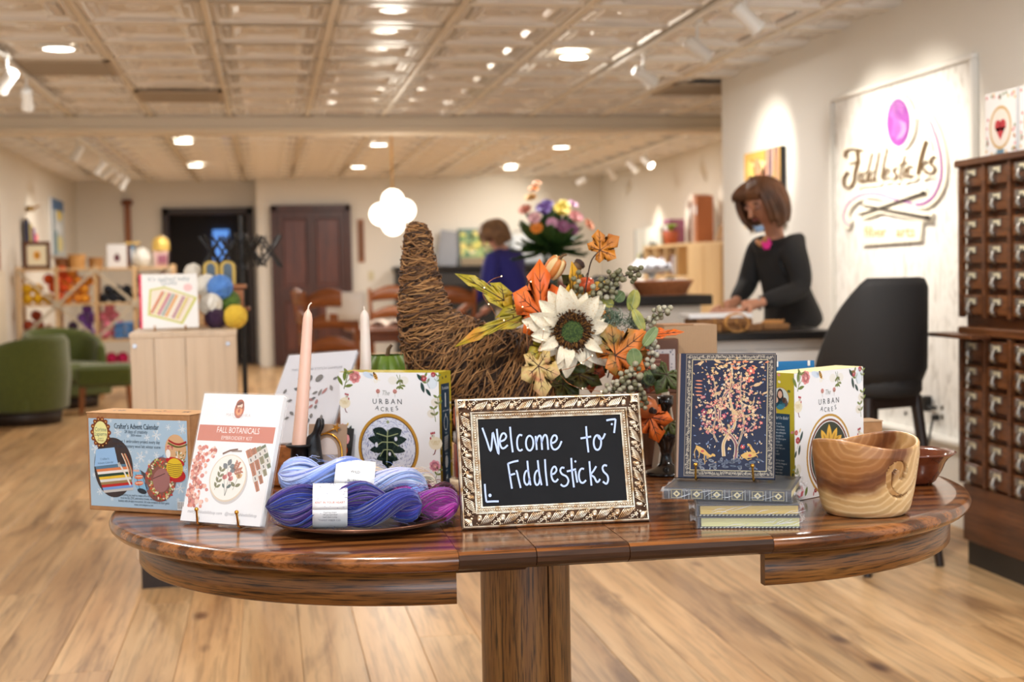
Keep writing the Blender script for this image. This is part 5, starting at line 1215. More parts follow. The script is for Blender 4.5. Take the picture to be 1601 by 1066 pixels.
MB().lathe([(0, .05), (.088, .05), (.088, .69), (0, .69)], 24, (px, py, 0)).build('pedestal_core', rail_m, dtab)
MB().box((px, py, .69), (.30, .62, .04), .006).build('top_block', rail_m, dtab)
for k in range(4):
    a = PI/4+k*PI/2; d = Vector((math.cos(a), math.sin(a), 0)); MB().tube([Vector((px, py, .14))+d*.06, Vector((px, py, .12))+d*.18, Vector((px, py, .06))+d*.30, Vector((px, py, .03))+d*.40], [.05, .045, .036, .03], 10).build('foot', oak_v, dtab)

T0 = TZ0+.0006
kraft = mat('kraft_board', (176, 128, 84), .75, var=(160, 114, 72), vscale=60, bump=.1, bscale=300)
# ------------------------------------------------------------------ printed motifs
GRN = (104, 122, 52); DGR = (28, 62, 58); PNK = (226, 150, 150); RED = (170, 36, 52)
def rose(p, x, z, r, c=PNK, c2=(196, 96, 104)):
    L = p.L
    for k in range(7): a = k*2*PI/7; p.disc(x+r*.55*math.cos(a), z+r*.55*math.sin(a), r*.5, r*.45, c, 9, a)
    p.L = L+1
    for k in range(5): a = k*2*PI/5+.3; p.line([(x+r*.62*math.cos(a+t), z+r*.62*math.sin(a+t)) for t in (0, .35, .7, 1.0)], r*.09, c2)
    p.disc(x, z, r*.32, r*.30, (236, 176, 172), 9); p.L = L+2; p.line([(x+r*.2*math.cos(t), z+r*.2*math.sin(t)) for t in (0, 1, 2, 3, 4)], r*.09, c2); p.L = L
def sprig(p, x, z, a, l, n=3, c=GRN, w=.35):
    L = p.L; p.line([(x, z), (x+l*math.cos(a), z+l*math.sin(a))], l*.05, c)
    for k in range(n):
        t = (k+1)/(n+.2); bx, bz = x+l*t*math.cos(a), z+l*t*math.sin(a)
        for s in (-1, 1): p.leaf(bx, bz, l*.42, l*w*.5, a+s*.9, c); p.L = L+1; p.line([(bx, bz), (bx+l*.34*math.cos(a+s*.9), bz+l*.34*math.sin(a+s*.9))], l*.025, (150, 158, 96)); p.L = L
def hen(p, x, z, s, d=1):
    L = p.L; p.disc(x, z, s*.42, s*.38, (232, 222, 196), 14); p.disc(x+d*s*.16, z+s*.42, s*.13, s*.11, (214, 206, 190), 10); p.L = L+1
    for k in range(4): p.line([(x-d*s*.3+d*k*s*.1, z+s*.2-k*s*.02), (x-d*s*.12+d*k*s*.09, z-s*.1), (x+d*k*s*.1, z+s*.16)], s*.03, (206, 184, 128))
    for k in range(3): p.disc(x+d*s*(.06+.1*k), z+s*(.60-.02*k), s*.05, s*.08, RED, 7)
    p.disc(x+d*s*.18, z+s*.43, s*.035, s*.035, (60, 70, 80), 7); p.disc(x+d*s*.30, z+s*.28, s*.05, s*.09, RED, 7); p.line([(x, z-s*.36), (x+d*s*.08, z-s*.62)], s*.06, (120, 40, 50)); p.line([(x+d*s*.08, z-s*.62), (x+d*s*.18, z-s*.66)], s*.05, (120, 40, 50)); p.L = L
def bee(p, x, z, s):
    L = p.L; p.disc(x-s*.5, z+s*.2, s*.5, s*.22, (206, 220, 236), 10, -.3); p.disc(x+s*.25, z-s*.75, s*.14, s*.34, (236, 232, 220), 9, -.3); p.disc(x-s*.15, z-s*.8, s*.12, s*.32, (236, 232, 220), 9, .3); p.disc(x+s*.55, z-s*.55, s*.34, s*.13, (236, 232, 220), 9, -.4); p.L = L+1
    p.disc(x, z, s*.3, s*.62, (226, 168, 56), 12, .5); p.L = L+2
    for k in (-1, 0, 1): p.disc(x-k*s*.14, z+k*s*.26, s*.26, s*.09, (52, 36, 34), 8, .5)
    p.disc(x-s*.26, z+s*.5, s*.17, s*.15, (52, 36, 34), 8); p.L = L
def ua_print(var):
    p = Print(); W, H = .235, .255
    def u(x, y): return ((x-489)*W/878, H-(y-70)*H/1043)
    k = W/878; p.L = 0; p.rect(-W/2+.0005, .0005, W/2-.0005, H-.0005, (238, 238, 240)); p.L = 1
    sprig(p, *u(90, 220), 1.25, 150*k, 1); p.leaf(*u(95, 200), 80*k, 26*k, .2, GRN); p.leaf(*u(80, 190), 95*k, 30*k, 2.1, GRN); p.leaf(*u(95, 150), 90*k, 36*k, 1.45, GRN)
    p.line([u(90, 220), u(105, 170), u(150, 125)], 5*k, GRN); rose(p, *u(190, 112), 52*k)
    bee(p, *u(375, 105), 52*k); p.disc(*u(310, 95), 52*k, 24*k, (206, 220, 236), 10, -.35)
    for s in (-1, 1): p.disc(*u(577+s*50, 140), 40*k, 34*k, (232, 230, 222), 12); sprig(p, *u(577+s*14, 90), -1.2-s*.4+(-.35 if s < 0 else .0), 100*k, 2)
    p.leaf(*u(740, 80), 80*k, 30*k, -.9, DGR); p.leaf(*u(775, 150), 95*k, 32*k, -1.3, DGR); p.leaf(*u(815, 210), 75*k, 28*k, -.95, DGR); rose(p, *u(800, 120), 26*k, (206, 84, 100), RED); sprig(p, *u(850, 210), 2.0, 110*k, 2); rose(p, *u(882, 88), 22*k, (206, 84, 100), RED); sprig(p, *u(905, 190), 1.4, 90*k, 2); p.disc(*u(870, 150), 50*k, 60*k, (218, 228, 236), 12)
    hen(p, *u(95, 345), 120*k, 1); hen(p, *u(890, 690), 140*k, -1)
    rose(p, *u(70, 555), 20*k, (214, 110, 96), RED); rose(p, *u(88, 620), 26*k, (206, 60, 76), RED); p.leaf(*u(150, 545), 90*k, 26*k, -2.0, DGR); p.leaf(*u(115, 655), 85*k, 26*k, -1.8, DGR); sprig(p, *u(80, 690), 1.2, 60*k, 1); p.leaf(*u(70, 700), 60*k, 22*k, -1.9, DGR); p.leaf(*u(105, 560), 40*k, 14*k, 1.1, (214, 178, 80))
    p.disc(*u(90, 860), 34*k, 42*k, (226, 222, 212), 12); sprig(p, *u(105, 905), 2.4, 80*k, 2); sprig(p, *u(100, 960), 1.9, 70*k, 2)
    for y, x in ((330, 895), (430, 860)): p.disc(*u(x, y), 38*k, 34*k, (228, 222, 210), 12); sprig(p, *u(x+35, y+70), 1.7, 110*k, 2)
    rose(p, *u(880, 890), 48*k, (226, 160, 178), (176, 60, 100)); sprig(p, *u(880, 1010), 1.2, 90*k, 2); rose(p, *u(110, 1040), 46*k, (224, 120, 130), (176, 50, 76)); p.leaf(*u(170, 1090), 80*k, 30*k, 1.2, GRN); rose(p, *u(300, 1055), 18*k, RED, RED); p.leaf(*u(270, 1100), 40*k, 12*k, 1.3, RED)
    p.L = 3
    for s in (-1, 1): rose(p, *u(470+s*75, 238), 19*k, (222, 158, 148), (190, 104, 100)); sprig(p, *u(470+s*75, 290), PI/2, 40*k, 1, (116, 124, 100))
    p.text('The', *u(462, 272), 56*k, (150, 156, 150), shear=.35, sx=.8)
    for i, ch in enumerate('URBAN'): p.text(ch, *u(362+i*55, 350), 60*k, (28, 40, 48))
    for i, (ch, dy, r) in enumerate(zip('ACRES', (-8, 2, 6, 4, -8), (-.22, -.1, 0, .12, .22))): p.text(ch, *u(382+i*45, 412+dy), 50*k, (28, 40, 48), rot=r)
    cx, cz = u(476, 745)
    if var == 0:
        R = 268*k; p.L = 1; p.disc(cx, cz, R, R*1.06, (190, 140, 52), 44); p.L = 2; p.disc(cx, cz, R*.915, R*.965, (86, 50, 34), 44); p.L = 3; p.disc(cx, cz, R*.885, R*.935, (222, 226, 240), 44); p.L = 4
        rn = random.Random(3)
        for q in range(620):
            a = rn.uniform(0, 2*PI); r = R*.87*math.sqrt(rn.uniform(.12, 1)); x, z = cx+r*math.cos(a), cz+r*1.05*math.sin(a); t = a+PI/2+rn.uniform(-.4, .4); l = 9*k
            p.line([(x-l*math.cos(t), z-l*math.sin(t)), (x, z+2*k), (x+l*math.cos(t), z+l*math.sin(t))], 2.6*k, rn.choice([(126, 140, 190), (90, 104, 160), (172, 182, 216)]))
        p.L = 5; LG = (26, 44, 42)
        lobes = [(-1, 1), (1, 1)]
        for s in (-1, 1):   # monstera leaf halves with notches
            for (x0, y0, x1, y1, w) in ((470, 640, 470+s*105, 590, 100), (468, 690, 468+s*140, 665, 78), (468, 740, 468+s*128, 760, 66), (466, 800, 466+s*78, 838, 62), (466, 840, 466+s*28, 890, 70)):
                a_, b_ = u(x0, y0), u(x1, y1); d = math.hypot(b_[0]-a_[0], b_[1]-a_[1]); p.leaf(a_[0]-(b_[0]-a_[0])*.12, a_[1]-(b_[1]-a_[1])*.12, d*1.36, w*k, math.atan2(b_[1]-a_[1], b_[0]-a_[0]), LG, 8)
        p.disc(*u(468, 760), 60*k, 130*k, LG, 20); p.disc(*u(468, 830), 50*k, 85*k, LG, 18); p.L = 7; VN = (166, 178, 132)
        p.line([u(476, 575), u(470, 640), u(466, 760), u(460, 885)], 9*k, VN, 5*k)
        for s in (-1, 1):
            for (y0, dx, dy) in ((640, 95, -28), (690, 96, 34), (755, 70, 62)): p.line([u(470, y0), u(470+s*dx*.5, y0+dy*.2-8), u(470+s*dx, y0+dy)], 7*k, VN)
        p.L = 8; p.disc(*u(545, 660), 14*k, 18*k, (222, 226, 240), 8); p.disc(*u(372, 715), 14*k, 22*k, (222, 226, 240), 8); p.disc(*u(488, 795), 11*k, 16*k, (222, 226, 240), 8)
        for q in range(260):
            a = rn.uniform(0, 2*PI); x, z = cx+rn.uniform(-.5, .5)*R, cz+rn.uniform(-.35, .5)*R; p.L = 6; p.disc(x, z, 4*k, 4*k, (56, 76, 70), 5)
        p.L = 4; p.disc(cx, cz+R*.80, 14*k, 14*k, (150, 160, 120), 8)
    else:
        R = 285*k; p.L = 1; p.ring(cx, cz-30*k, R, 18*k, (190, 146, 62), 40, R*1.1); p.ring(cx, cz-30*k, R*.88, 16*k, (120, 66, 44), 40, R*.97); p.L = 2; p.disc(cx, cz-30*k, R*.8, R*.89, (36, 48, 36), 40); p.L = 3
        for a in (-1.0, -.52, 0, .52, 1.0):
            p.leaf(cx+math.sin(a)*30*k, cz+20*k, 185*k-abs(a)*25*k, 66*k, PI/2-a, (232, 182, 62), 7); p.L = 4; p.leaf(cx+math.sin(a)*55*k, cz+50*k, 100*k, 18*k, PI/2-a, (186, 132, 38), 5); p.L = 3
        for a in (-1.6, 1.6, -2.2, 2.2, 2.8, -2.8): p.leaf(cx, cz-40*k, 170*k, 60*k, PI/2-a, (214, 160, 56), 6)
        p.disc(cx, cz-20*k, 52*k, 52*k, (120, 70, 34), 14)
    return p.build('front_print', vcol('gloss_print'), None)
olive = mat('mustard_print', (190, 172, 44), .45); teal_b = mat('teal_card', (20, 62, 84), .4)
def ua_box(label, loc, rz, var, side):
    t = thing('needle_craft_kit', label, 'craft kit', loc, rz); W, H, D = .235, .255, .068
    MB().box((0, D/2, H/2), (W, D, H), .0012).build('carton', paper_w, t)
    f = ua_print(var); f.parent = t; f.location = (0, -.0004, 0)
    p = Print(); p.L = 0; p.rect(-D/2, 0, D/2, H, (192, 174, 46)); rn = random.Random(var+4); p.L = 1
    for q in range(46):
        x, z = rn.uniform(-D*.46, D*.46), rn.uniform(.004, H-.004)
        p.disc(x, z, .004, .003, rn.choice([(236, 226, 200), (222, 150, 150), (236, 236, 226), (90, 104, 60), (60, 60, 50)]), 7, rn.uniform(0, 3))
    p.L = 2; p.rect(-D*.34, .01, D*.34, H*.90 if side > 0 else H*.68, (22, 62, 86)); p.L = 3; wht = (206, 216, 220)
    if side > 0:   # tool pictures down the edge
        p.text('The Includes', 0, H*.85, .010, wht, shear=.3, sx=.8); p.rect(-.003, H*.70, .003, H*.82, wht); p.text('punch needle', 0, H*.665, .006, wht); p.ring(0, H*.565, .011, .002, wht, 20, .016); p.disc(0, H*.635, .003, .003, wht, 6); p.text('hoop', 0, H*.475, .006, wht)
        p.poly([(-.012, H*.33), (.010, H*.34), (.012, H*.46), (-.010, H*.45)], (150, 160, 166)); p.L = 4
        for q in range(6): p.line([(-.011, H*(.335+.02*q)), (.011, H*(.345+.02*q))], .0008, (96, 108, 116))
        p.L = 3; p.text('fabric', 0, H*.30, .006, wht); p.disc(0, H*.235, .009, .014, (176, 186, 190), 12); p.text('yarn', 0, H*.155, .006, wht); p.text('A', 0, H*.08, .018, wht, shear=.3)
    else:
        p.disc(0, H*.80, D*.34, D*.34, (186, 150, 60), 26); p.L = 4; p.disc(0, H*.80, D*.31, D*.31, (206, 214, 206), 26); p.L = 5   # round portrait print
        p.disc(0, H*.815, .0085, .016, (52, 34, 30), 12); p.disc(0, H*.76, .013, .013, (60, 130, 150), 12); p.disc(-.010, H*.765, .008, .008, (70, 90, 110), 10); p.disc(.011, H*.765, .008, .008, (84, 84, 92), 10)
        p.L = 6; p.disc(0, H*.83, .0055, .0075, (222, 176, 150), 12); p.disc(-.010, H*.785, .0055, .006, (226, 184, 160), 10); p.disc(.011, H*.785, .0058, .0062, (90, 62, 52), 10); p.disc(.011, H*.782, .0045, .0045, (222, 176, 150), 10)
        p.L = 3; p.text('Hello! I\u2019m Bella!', 0, H*.635, .0085, wht, shear=.3, sx=.72)
        for q, s_ in enumerate(('a mama and a', 'maker from Boise,', 'Idaho on a mission', 'to make crafting fun', 'and enjoyable so', 'whether this is your', '1st or 50th', 'needle project,', 'I hope to help you', 'feel I can', 'make this!', '', 'Each kit has been', 'thoughtfully designed', 'with everything', 'simple to start', 'and step video', 'lessons to the end!', '', 'If you want to see', 'more, or find us,', 'share a picture', 'with the tag')):
            if s_: p.text(s_, -D*.30, H*.595-q*.0062, .0053, wht, 'L', sx=.78)
    s = p.build('side_print', vcol('gloss_print'), t, (side*(W/2+.0002), D/2, 0), (0, 0, PI/2 if side > 0 else -PI/2))
    tp = MB().box((0, D/2, H+.0002), (W-.001, D-.001, .0004)); tp.build('top_flap', mat('pale_yellow_card', (236, 222, 150), .5) if side < 0 else olive, t)
    return t
a0 = Vector((.152, 3.126)); a1 = Vector((.357, 3.011)); mid = (a0+a1)/2
ua_box('white floral kit box with a monstera leaf in a hoop, behind the yarn plate', (mid.x, mid.y, T0), math.atan2(a1.y-a0.y, a1.x-a0.x), 0, 1)
c0 = Vector((1.026, 2.678)); dr = Vector((.169, .105)).normalized(); mid = c0+dr*.1175
ua_box('white floral kit box with a golden flower hoop, behind the wooden yarn bowl', (mid.x, mid.y, T0), math.atan2(dr.y, dr.x), 1, -1)

# ------------------------------------------------------------------ craft calendar box
ad = thing('advent_box', 'brown kraft craft calendar box with a blue snowflake label, at the table’s rounded end', 'box', (-.262, 2.916, T0), math.radians(-33))
AW, AH, AD = .252, .198, .085
MB().box((0, AD/2, AH/2), (AW, AD, AH), .0015).build('carton', kraft, ad)
MB().box((0, AD/2, AH+.0006), (AW+.001, AD+.001, .0012)).build('lid_flap', mat('kraft_lid', (206, 160, 112), .75), ad)
p = Print(); w, h = AW*.955, AH*.90
def ua2(x, y): return ((x-515)*w/905, h-(y-140)*h/(850))    # label drawn in a 905 x 850 unit field
k = w/905; p.L = 0; p.rect(-w/2, 0, w/2, h, (168, 194, 214)); p.L = 1
rn = random.Random(5)
for (x, y, r) in ((335, 270, 38), (690, 285, 42), (925, 220, 42), (540, 500, 46), (120, 435, 40), (800, 205, 24), (500, 590, 30), (890, 780, 42), (435, 455, 24), (685, 475, 28), (605, 310, 26), (150, 850, 30), (595, 450, 16), (270, 160, 16), (540, 175, 18), (710, 175, 16), (430, 300, 16), (100, 690, 20), (262, 915, 16), (900, 150, 14), (935, 600, 24), (620, 540, 18), (870, 890, 18)):
    for q in range(3): a = q*PI/3+.2; cx, cz = ua2(x, y); p.line([(cx-r*k*math.cos(a), cz-r*k*math.sin(a)), (cx+r*k*math.cos(a), cz+r*k*math.sin(a))], r*k*.2, (226, 234, 240))
    for q in range(6): a = q*PI/3+.2; cx, cz = ua2(x, y); p.disc(cx+r*k*.72*math.cos(a), cz+r*k*.72*math.sin(a), r*k*.2, r*k*.2, (226, 234, 240), 6)
p.L = 2; bx, bz = ua2(175, 275)
for q in range(14): a = q*2*PI/14; p.disc(bx+80*k*math.cos(a), bz+105*k*math.sin(a), 19*k, 19*k, (140, 70, 34), 10)
p.disc(bx, bz, 84*k, 108*k, (140, 70, 34), 24); p.L = 3; p.disc(bx, bz, 64*k, 86*k, (232, 228, 156), 24)
for q in range(14): a = q*2*PI/14; p.disc(bx+78*k*math.cos(a), bz+103*k*math.sin(a), 6*k, 6*k, (240, 190, 110), 6)
p.L = 4; ik = (44, 58, 72); p.text('Corinne', *ua2(175, 265), 46*k, (84, 110, 96), fit=108*k); p.text('Lapierre', *ua2(175, 308), 44*k, (84, 110, 96), fit=116*k); p.text('made in', *ua2(175, 338), 16*k, (84, 110, 96)); p.text('Britain', *ua2(175, 362), 24*k, (150, 100, 50))
p.text('Crafter\u2019s Advent Calendar', *ua2(508, 232), 57*k, ik, bold=1.2*k, fit=412*k); p.text('24 days of creativity', *ua2(505, 274), 38*k, ik, fit=212*k); p.text('2024 edition', *ua2(505, 303), 25*k, ik, fit=98*k)
p.text('Discover 1 embroidery project every day', *ua2(505, 366), 35*k, ik, fit=432*k); p.text('to build a mystery wool felt winter scene', *ua2(510, 412), 35*k, ik, fit=430*k)
p.text('no peeking!', *ua2(705, 515), 30*k, (60, 90, 140), rot=.42, fit=110*k)
# round photograph of the felt bundle
cx, cz = ua2(285, 610); p.L = 2; p.disc(cx, cz, 182*k, 228*k, (56, 44, 44), 40); p.L = 3
def stripe(y0, y1, c, x0=105, x1=420, sl=-.14):
    p.poly([ua2(x0+(y1-590)*.30, y1), ua2(x1+(y1-590)*.15, y1+(x1-x0)*sl), ua2(x1+(y0-590)*.15, y0+(x1-x0)*sl), ua2(x0+(y0-590)*.30, y0)], c)
p.poly([ua2(128, 440), ua2(105, 610), ua2(330, 575), ua2(300, 415)], (150, 190, 230))
for q, c in enumerate(((84, 122, 150), (222, 130, 80), (236, 232, 226), (28, 62, 46), (232, 190, 50), (224, 222, 216), (156, 128, 84), (190, 34, 34), (120, 160, 220), (196, 192, 188))): stripe(610+q*25, 637+q*25, c, 108, 425-0*q)
p.L = 5; p.text('Crafter\u2019s', *ua2(205, 540), 24*k, (90, 120, 150), rot=.1); p.text('Advent Calendar', *ua2(215, 575), 22*k, (90, 120, 150), rot=.12)
for q, c in enumerate(((236, 226, 206), (206, 120, 70), (60, 50, 50), (222, 200, 160), (190, 90, 60))): p.line([ua2(365+q*9, 470), ua2(395+q*9, 540), ua2(420+q*9, 620), ua2(430+q*8, 690)], 7*k, c)
p.line([ua2(335, 560), ua2(390, 660), ua2(440, 775)], 14*k, (232, 226, 214)); p.line([ua2(335, 560), ua2(345, 600)], 22*k, (206, 208, 210))
# mitten, wreath, baubles
p.L = 3; p.poly([ua2(530, 620), ua2(585, 655), ua2(620, 790), ua2(590, 830)], (70, 66, 72)); p.L = 4; p.poly([ua2(465, 640), ua2(530, 620), ua2(610, 800), ua2(560, 845), ua2(510, 835), ua2(480, 760)], (130, 182, 214)); p.L = 5
p.disc(*ua2(545, 825), 44*k, 20*k, (34, 44, 54), 12, -.2); p.rect(*ua2(470, 640), *ua2(525, 622), (226, 176, 160))
for y in (690, 750): p.disc(*ua2(520, y), 42*k, 18*k, (222, 120, 84), 10, .1); p.L = 6; p.line([ua2(490, y), ua2(555, y-6)], 6*k, (240, 220, 200)); p.L = 5
p.line([ua2(490, 660), ua2(530, 830)], 4*k, (40, 50, 60)); p.line([ua2(540, 650), ua2(590, 800)], 4*k, (40, 50, 60))
cx, cz = ua2(718, 705); p.L = 4; p.disc(cx, cz, 140*k, 172*k, (136, 84, 74), 30, -.35); p.L = 5
for q in range(150):
    a = rn.uniform(0, 2*PI); r = rn.uniform(.62, .96); p.disc(cx+130*k*r*math.cos(a)*1.0-25*k*math.sin(a)*r, cz+160*k*r*math.sin(a), 12*k, 7*k, rn.choice([(196, 54, 46), (206, 84, 60), (236, 226, 200), (150, 150, 70), (96, 110, 50), (226, 206, 150)]), 6, rn.uniform(0, 3)); p.L = 5+q % 3
p.L = 8; p.disc(cx+8*k, cz-6*k, 76*k, 92*k, (160, 108, 104), 22, -.35); p.L = 9; p.line([ua2(650, 700), ua2(760, 645)], 5*k, (70, 40, 40))
cx, cz = ua2(862, 420); p.L = 5; p.disc(cx, cz, 96*k, 118*k, (214, 170, 126), 28); p.L = 6
for q in range(20): a = q/19; p.disc(*ua2(800+160*a, 355+28*math.sin(a*PI)+10*a), 10*k, 6*k, (110, 108, 50), 6, .5); p.disc(*ua2(805+150*a, 330+28*math.sin(a*PI)+10*a), 7*k, 9*k, (176, 40, 40), 6)
for q in range(40): p.disc(*ua2(910+rn.uniform(-44, 44), 480+rn.uniform(-48, 48)), 10*k, 5*k, rn.choice([(240, 236, 220), (130, 120, 50), (170, 150, 70)]), 6, rn.uniform(0, 3))
for q in range(14): p.disc(*ua2(800+rn.uniform(-30, 40), 400+rn.uniform(-20, 20)), 7*k, 7*k, rn.choice([(206, 90, 100), (226, 150, 140)]), 6)
p.L = 7; p.disc(*ua2(848, 650), 98*k, 56*k, (186, 28, 34), 24, -.15); p.disc(*ua2(855, 530), 84*k, 32*k, (186, 28, 34), 24, -.2); p.L = 8; p.disc(*ua2(850, 590), 74*k, 74*k, (226, 190, 40), 22); p.L = 9
for q in range(7): p.line([ua2(785, 545+q*18), ua2(850, 558+q*18), ua2(915, 548+q*18)], 4*k, (110, 84, 30))
p.disc(*ua2(795, 455), 22*k, 34*k, (240, 238, 234), 10)
p.L = 4
for q, s_ in enumerate(('Everything you need to create a 45 x 45 cm felt appliqu\u00e9 scene', 'wool mix felt, DMC embroidery threads, metallic thread, needle,', 'booklet with 24 daily instructions, full scale templates & stitch guide', 'www.corinnelapierre.com')): p.text(s_, *ua2(555, 880+q*29), 26*k, ik, fit=(425, 425, 468, 175)[q]*k)
p.rect(*ua2(862, 985), *ua2(948, 905), (240, 240, 240)); p.L = 5
for q in range(16): p.rect(*ua2(866+q*5, 975), *ua2(866+q*5+(1.5 if q % 3 else 3), 910), (20, 20, 20))
p.build('front_label', vcol('matte_print', .5), ad, (0, -.0004, AH*.045))
p = Print(); p.L = 0
for x, z, c in ((-.075, .045, (60, 60, 70)), (-.02, .05, (176, 100, 90)), (.02, .052, (60, 50, 50)), (.045, .045, (206, 130, 96)), (.09, .045, (70, 60, 60))):
    for q in range(5): p.disc(x+rn.uniform(-.012, .012), z+rn.uniform(-.008, .008), .005, .003, c, 7, rn.uniform(0, 3))
p.build('lid_print', vcol('matte_print'), ad, (0, .0, AH+.0014), (-PI/2, 0, 0))
p = Print(); p.L = 0
for a in (.3, .9, 1.5, 2.1, 2.7): p.line([(0, AH*.72), (.016*math.cos(a), AH*.72+.016*math.sin(a))], .002, (40, 34, 34))
p.build('side_print', vcol('matte_print'), ad, (AW/2+.0003, AD*.45, 0), (0, 0, PI/2))

# ------------------------------------------------------------------ embroidery kit on a brass easel
def easel(label, loc, rz, half, lip, back, h):
    t = thing('brass_easel', label, 'easel', loc, rz)
    for s in (-1, 1):
        x = s*half
        MB().tube([(x, back, .003), (x, .02, .003), (x, -lip+.004, .003), (x, -lip, .006), (x-s*.001, -lip-.003, .030)], .0021, 8).build('foot', brass, t)
        MB().sph((x-s*.001, -lip-.003, .032), .0042, 10, 8).build('knob', brass, t)
        MB().tube([(x, .010, .004), (x*.7, .010+h*.31, h*.9)], .0018, 6).build('upright', brass, t)
    MB().tube([(-half, back, .003), (half, back, .003)], .0018, 6).build('cross_bar', brass, t)
    return t
kz = math.radians(-36.7); KW, KH = .187, .250
kc = Vector((-.098, 2.703, T0)); tilt = math.radians(-19)
kit = thing('embroidery_kit', 'white embroidery kit packet with a coral title band on a brass easel', 'craft kit', kc+Vector((0, 0, .0065)), rot=(tilt, 0, kz))
MB().box((0, .008, KH/2), (KW, .016, KH), .002).build('packet', paper_w, kit)
MB().box((0, .008, KH/2), (KW+.008, .019, KH+.006), .003).build('clear_sleeve', mat('clear_film', (255, 255, 255), .08, alpha=.10, spec=.6), kit)
p = Print(); p.L = 0; p.rect(-KW/2+.001, .001, KW/2-.001, KH-.001, (240, 240, 242)); p.L = 1
def kk(x, y): return ((x-.5)*KW, (1-y)*KH)     # x right, y down, both 0..1
p.rect(*kk(0.02, .375), *kk(.98, .250), (204, 124, 104)); p.L = 2; p.text('FALL BOTANICALS', *kk(.52, .308), .0165, (246, 240, 238), fit=KW*.54); p.text('EMBROIDERY KIT', *kk(.52, .360), .0105, (240, 224, 218), fit=KW*.39)
p.disc(*kk(.49, .123), .0115, .017, (190, 104, 76), 16); p.disc(*kk(.49, .085), .0095, .0105, (176, 92, 66), 16); p.L = 3; p.disc(*kk(.492, .092), .0062, .0068, (240, 206, 186), 14); p.disc(*kk(.49, .135), .0075, .0085, (226, 156, 110), 12); p.L = 4; p.disc(*kk(.485, .076), .007, .003, (120, 60, 44), 10, .3); p.disc(*kk(.49, .133), .003, .004, (180, 84, 60), 8)
p.L = 2; p.text('MATRYOSHKA', *kk(.49, .178), .0088, (206, 196, 196)); p.text('DOLL SHOP', *kk(.49, .192), .004, (206, 196, 196))
rn = random.Random(12)
for q in range(190):
    y = rn.uniform(.42, .885); x = min(abs(rn.gauss(0, .11)), .27)*(.55+.9*abs(y-.40)) if y > .5 else rn.uniform(.02, .26)
    p.L = 1+q % 5; p.disc(*kk(.03+x, y), rn.uniform(.0025, .0055), rn.uniform(.002, .005), rn.choice([(226, 150, 130), (214, 120, 104), (236, 180, 160), (196, 100, 84), (240, 200, 184), (210, 130, 120)]), 8, rn.uniform(0, 3))
hx, hz = kk(.50, .655); p.L = 2; p.disc(hx+.002, hz-.003, .044, .047, (206, 202, 202), 34); p.L = 3; p.disc(hx, hz, .043, .0455, (222, 206, 184), 34); p.L = 4; p.disc(hx, hz+.001, .0405, .043, (240, 236, 228), 34); p.L = 5
p.line([(hx-.022, hz+.046), (hx-.006, hz+.053), (hx+.012, hz+.056)], .0035, (120, 84, 66)); p.line([(hx-.002, hz+.052), (hx+.022, hz+.053)], .003, (150, 130, 120))
def hoopleaf(x, z, a, l, w, c): p.leaf(hx+x*.043, hz+z*.043, l*.043, w*.043, a, c, 5)
for (x, z, a) in ((-.1, .55, 1.2), (-.02, .5, .2), (-.12, .42, 2.4), (.05, .3, .4)): hoopleaf(x, z, a, .33, .24, (112, 120, 124))
p.line([(hx-.004, hz+.006), (hx-.002, hz+.026)], .0008, (112, 120, 124))
for s, (x, z, a) in enumerate(((.3, .35, 1.25), (.3, .25, .35))):
    for q in range(4): hoopleaf(x+.1*q*math.cos(a), z+.1*q*math.sin(a), a+.7, .22, .1, (186, 120, 92)); hoopleaf(x+.1*q*math.cos(a), z+.1*q*math.sin(a), a-.7, .22, .1, (186, 120, 92))
for s in (-1, 1):
    for q in range(4): hoopleaf(-.55+.04*q, -.45+.24*q, 1.3+s*.7, .28, .13, (122, 122, 84))
p.line([(hx-.026, hz-.024), (hx-.018, hz+.020)], .0008, (122, 122, 84))
for (x, z) in ((-.18, -.08), (.06, .06), (.16, -.14)):
    p.line([(hx, hz-.034), (hx+x*.043, hz+z*.043)], .0008, (90, 100, 90)); hoopleaf(x, z, 1.3, .26, .2, (206, 120, 114)); hoopleaf(x, z, 1.9, .24, .16, (190, 96, 96)); hoopleaf(x*.5, -.45, 2.2 if x < 0 else .8, .26, .12, (96, 116, 110))
p.line([(hx+.016, hz-.022), (hx+.024, hz+.004)], .0008, (110, 110, 80))
for a in (.9, 1.3, 1.7, 2.1): hoopleaf(.58, .0, a, .28, .14, (222, 176, 120))
for a in (.4, 2.5): hoopleaf(.46, -.35, a, .32, .16, (122, 122, 84))
for q, c in enumerate(((190, 122, 88), (176, 110, 74), (150, 142, 110), (112, 122, 92))):   # printed floss skeins
    x0, z0 = kk(.69+.058*q, .43-.012*q); x1, z1 = kk(.90+.030*q, .74-.06*q); p.L = 2+q % 2; p.line([(x0, z0), ((x0+x1)/2-.001, (z0+z1)/2+.004), (x1, z1)], .0125, c, .008); p.L = 4
    for m_ in range(3): p.line([(x0+.002*m_-.002, z0), ((x0+x1)/2+.002*m_-.003, (z0+z1)/2+.004), (x1, z1)], .0008, tuple(int(v*.75) for v in c))
    for f_ in (.28, .72): p.L = 5; xx, zz = x0+(x1-x0)*f_, z0+(z1-z0)*f_; a = math.atan2(z1-z0, x1-x0); p.line([(xx-.006*math.cos(a), zz-.006*math.sin(a)+.002), (xx+.006*math.cos(a), zz+.006*math.sin(a)+.002)], .0122, (214, 208, 200)); p.L = 6; p.line([(xx-.003*math.cos(a), zz-.003*math.sin(a)+.002), (xx+.003*math.cos(a), zz+.003*math.sin(a)+.002)], .0022, (70, 64, 60))
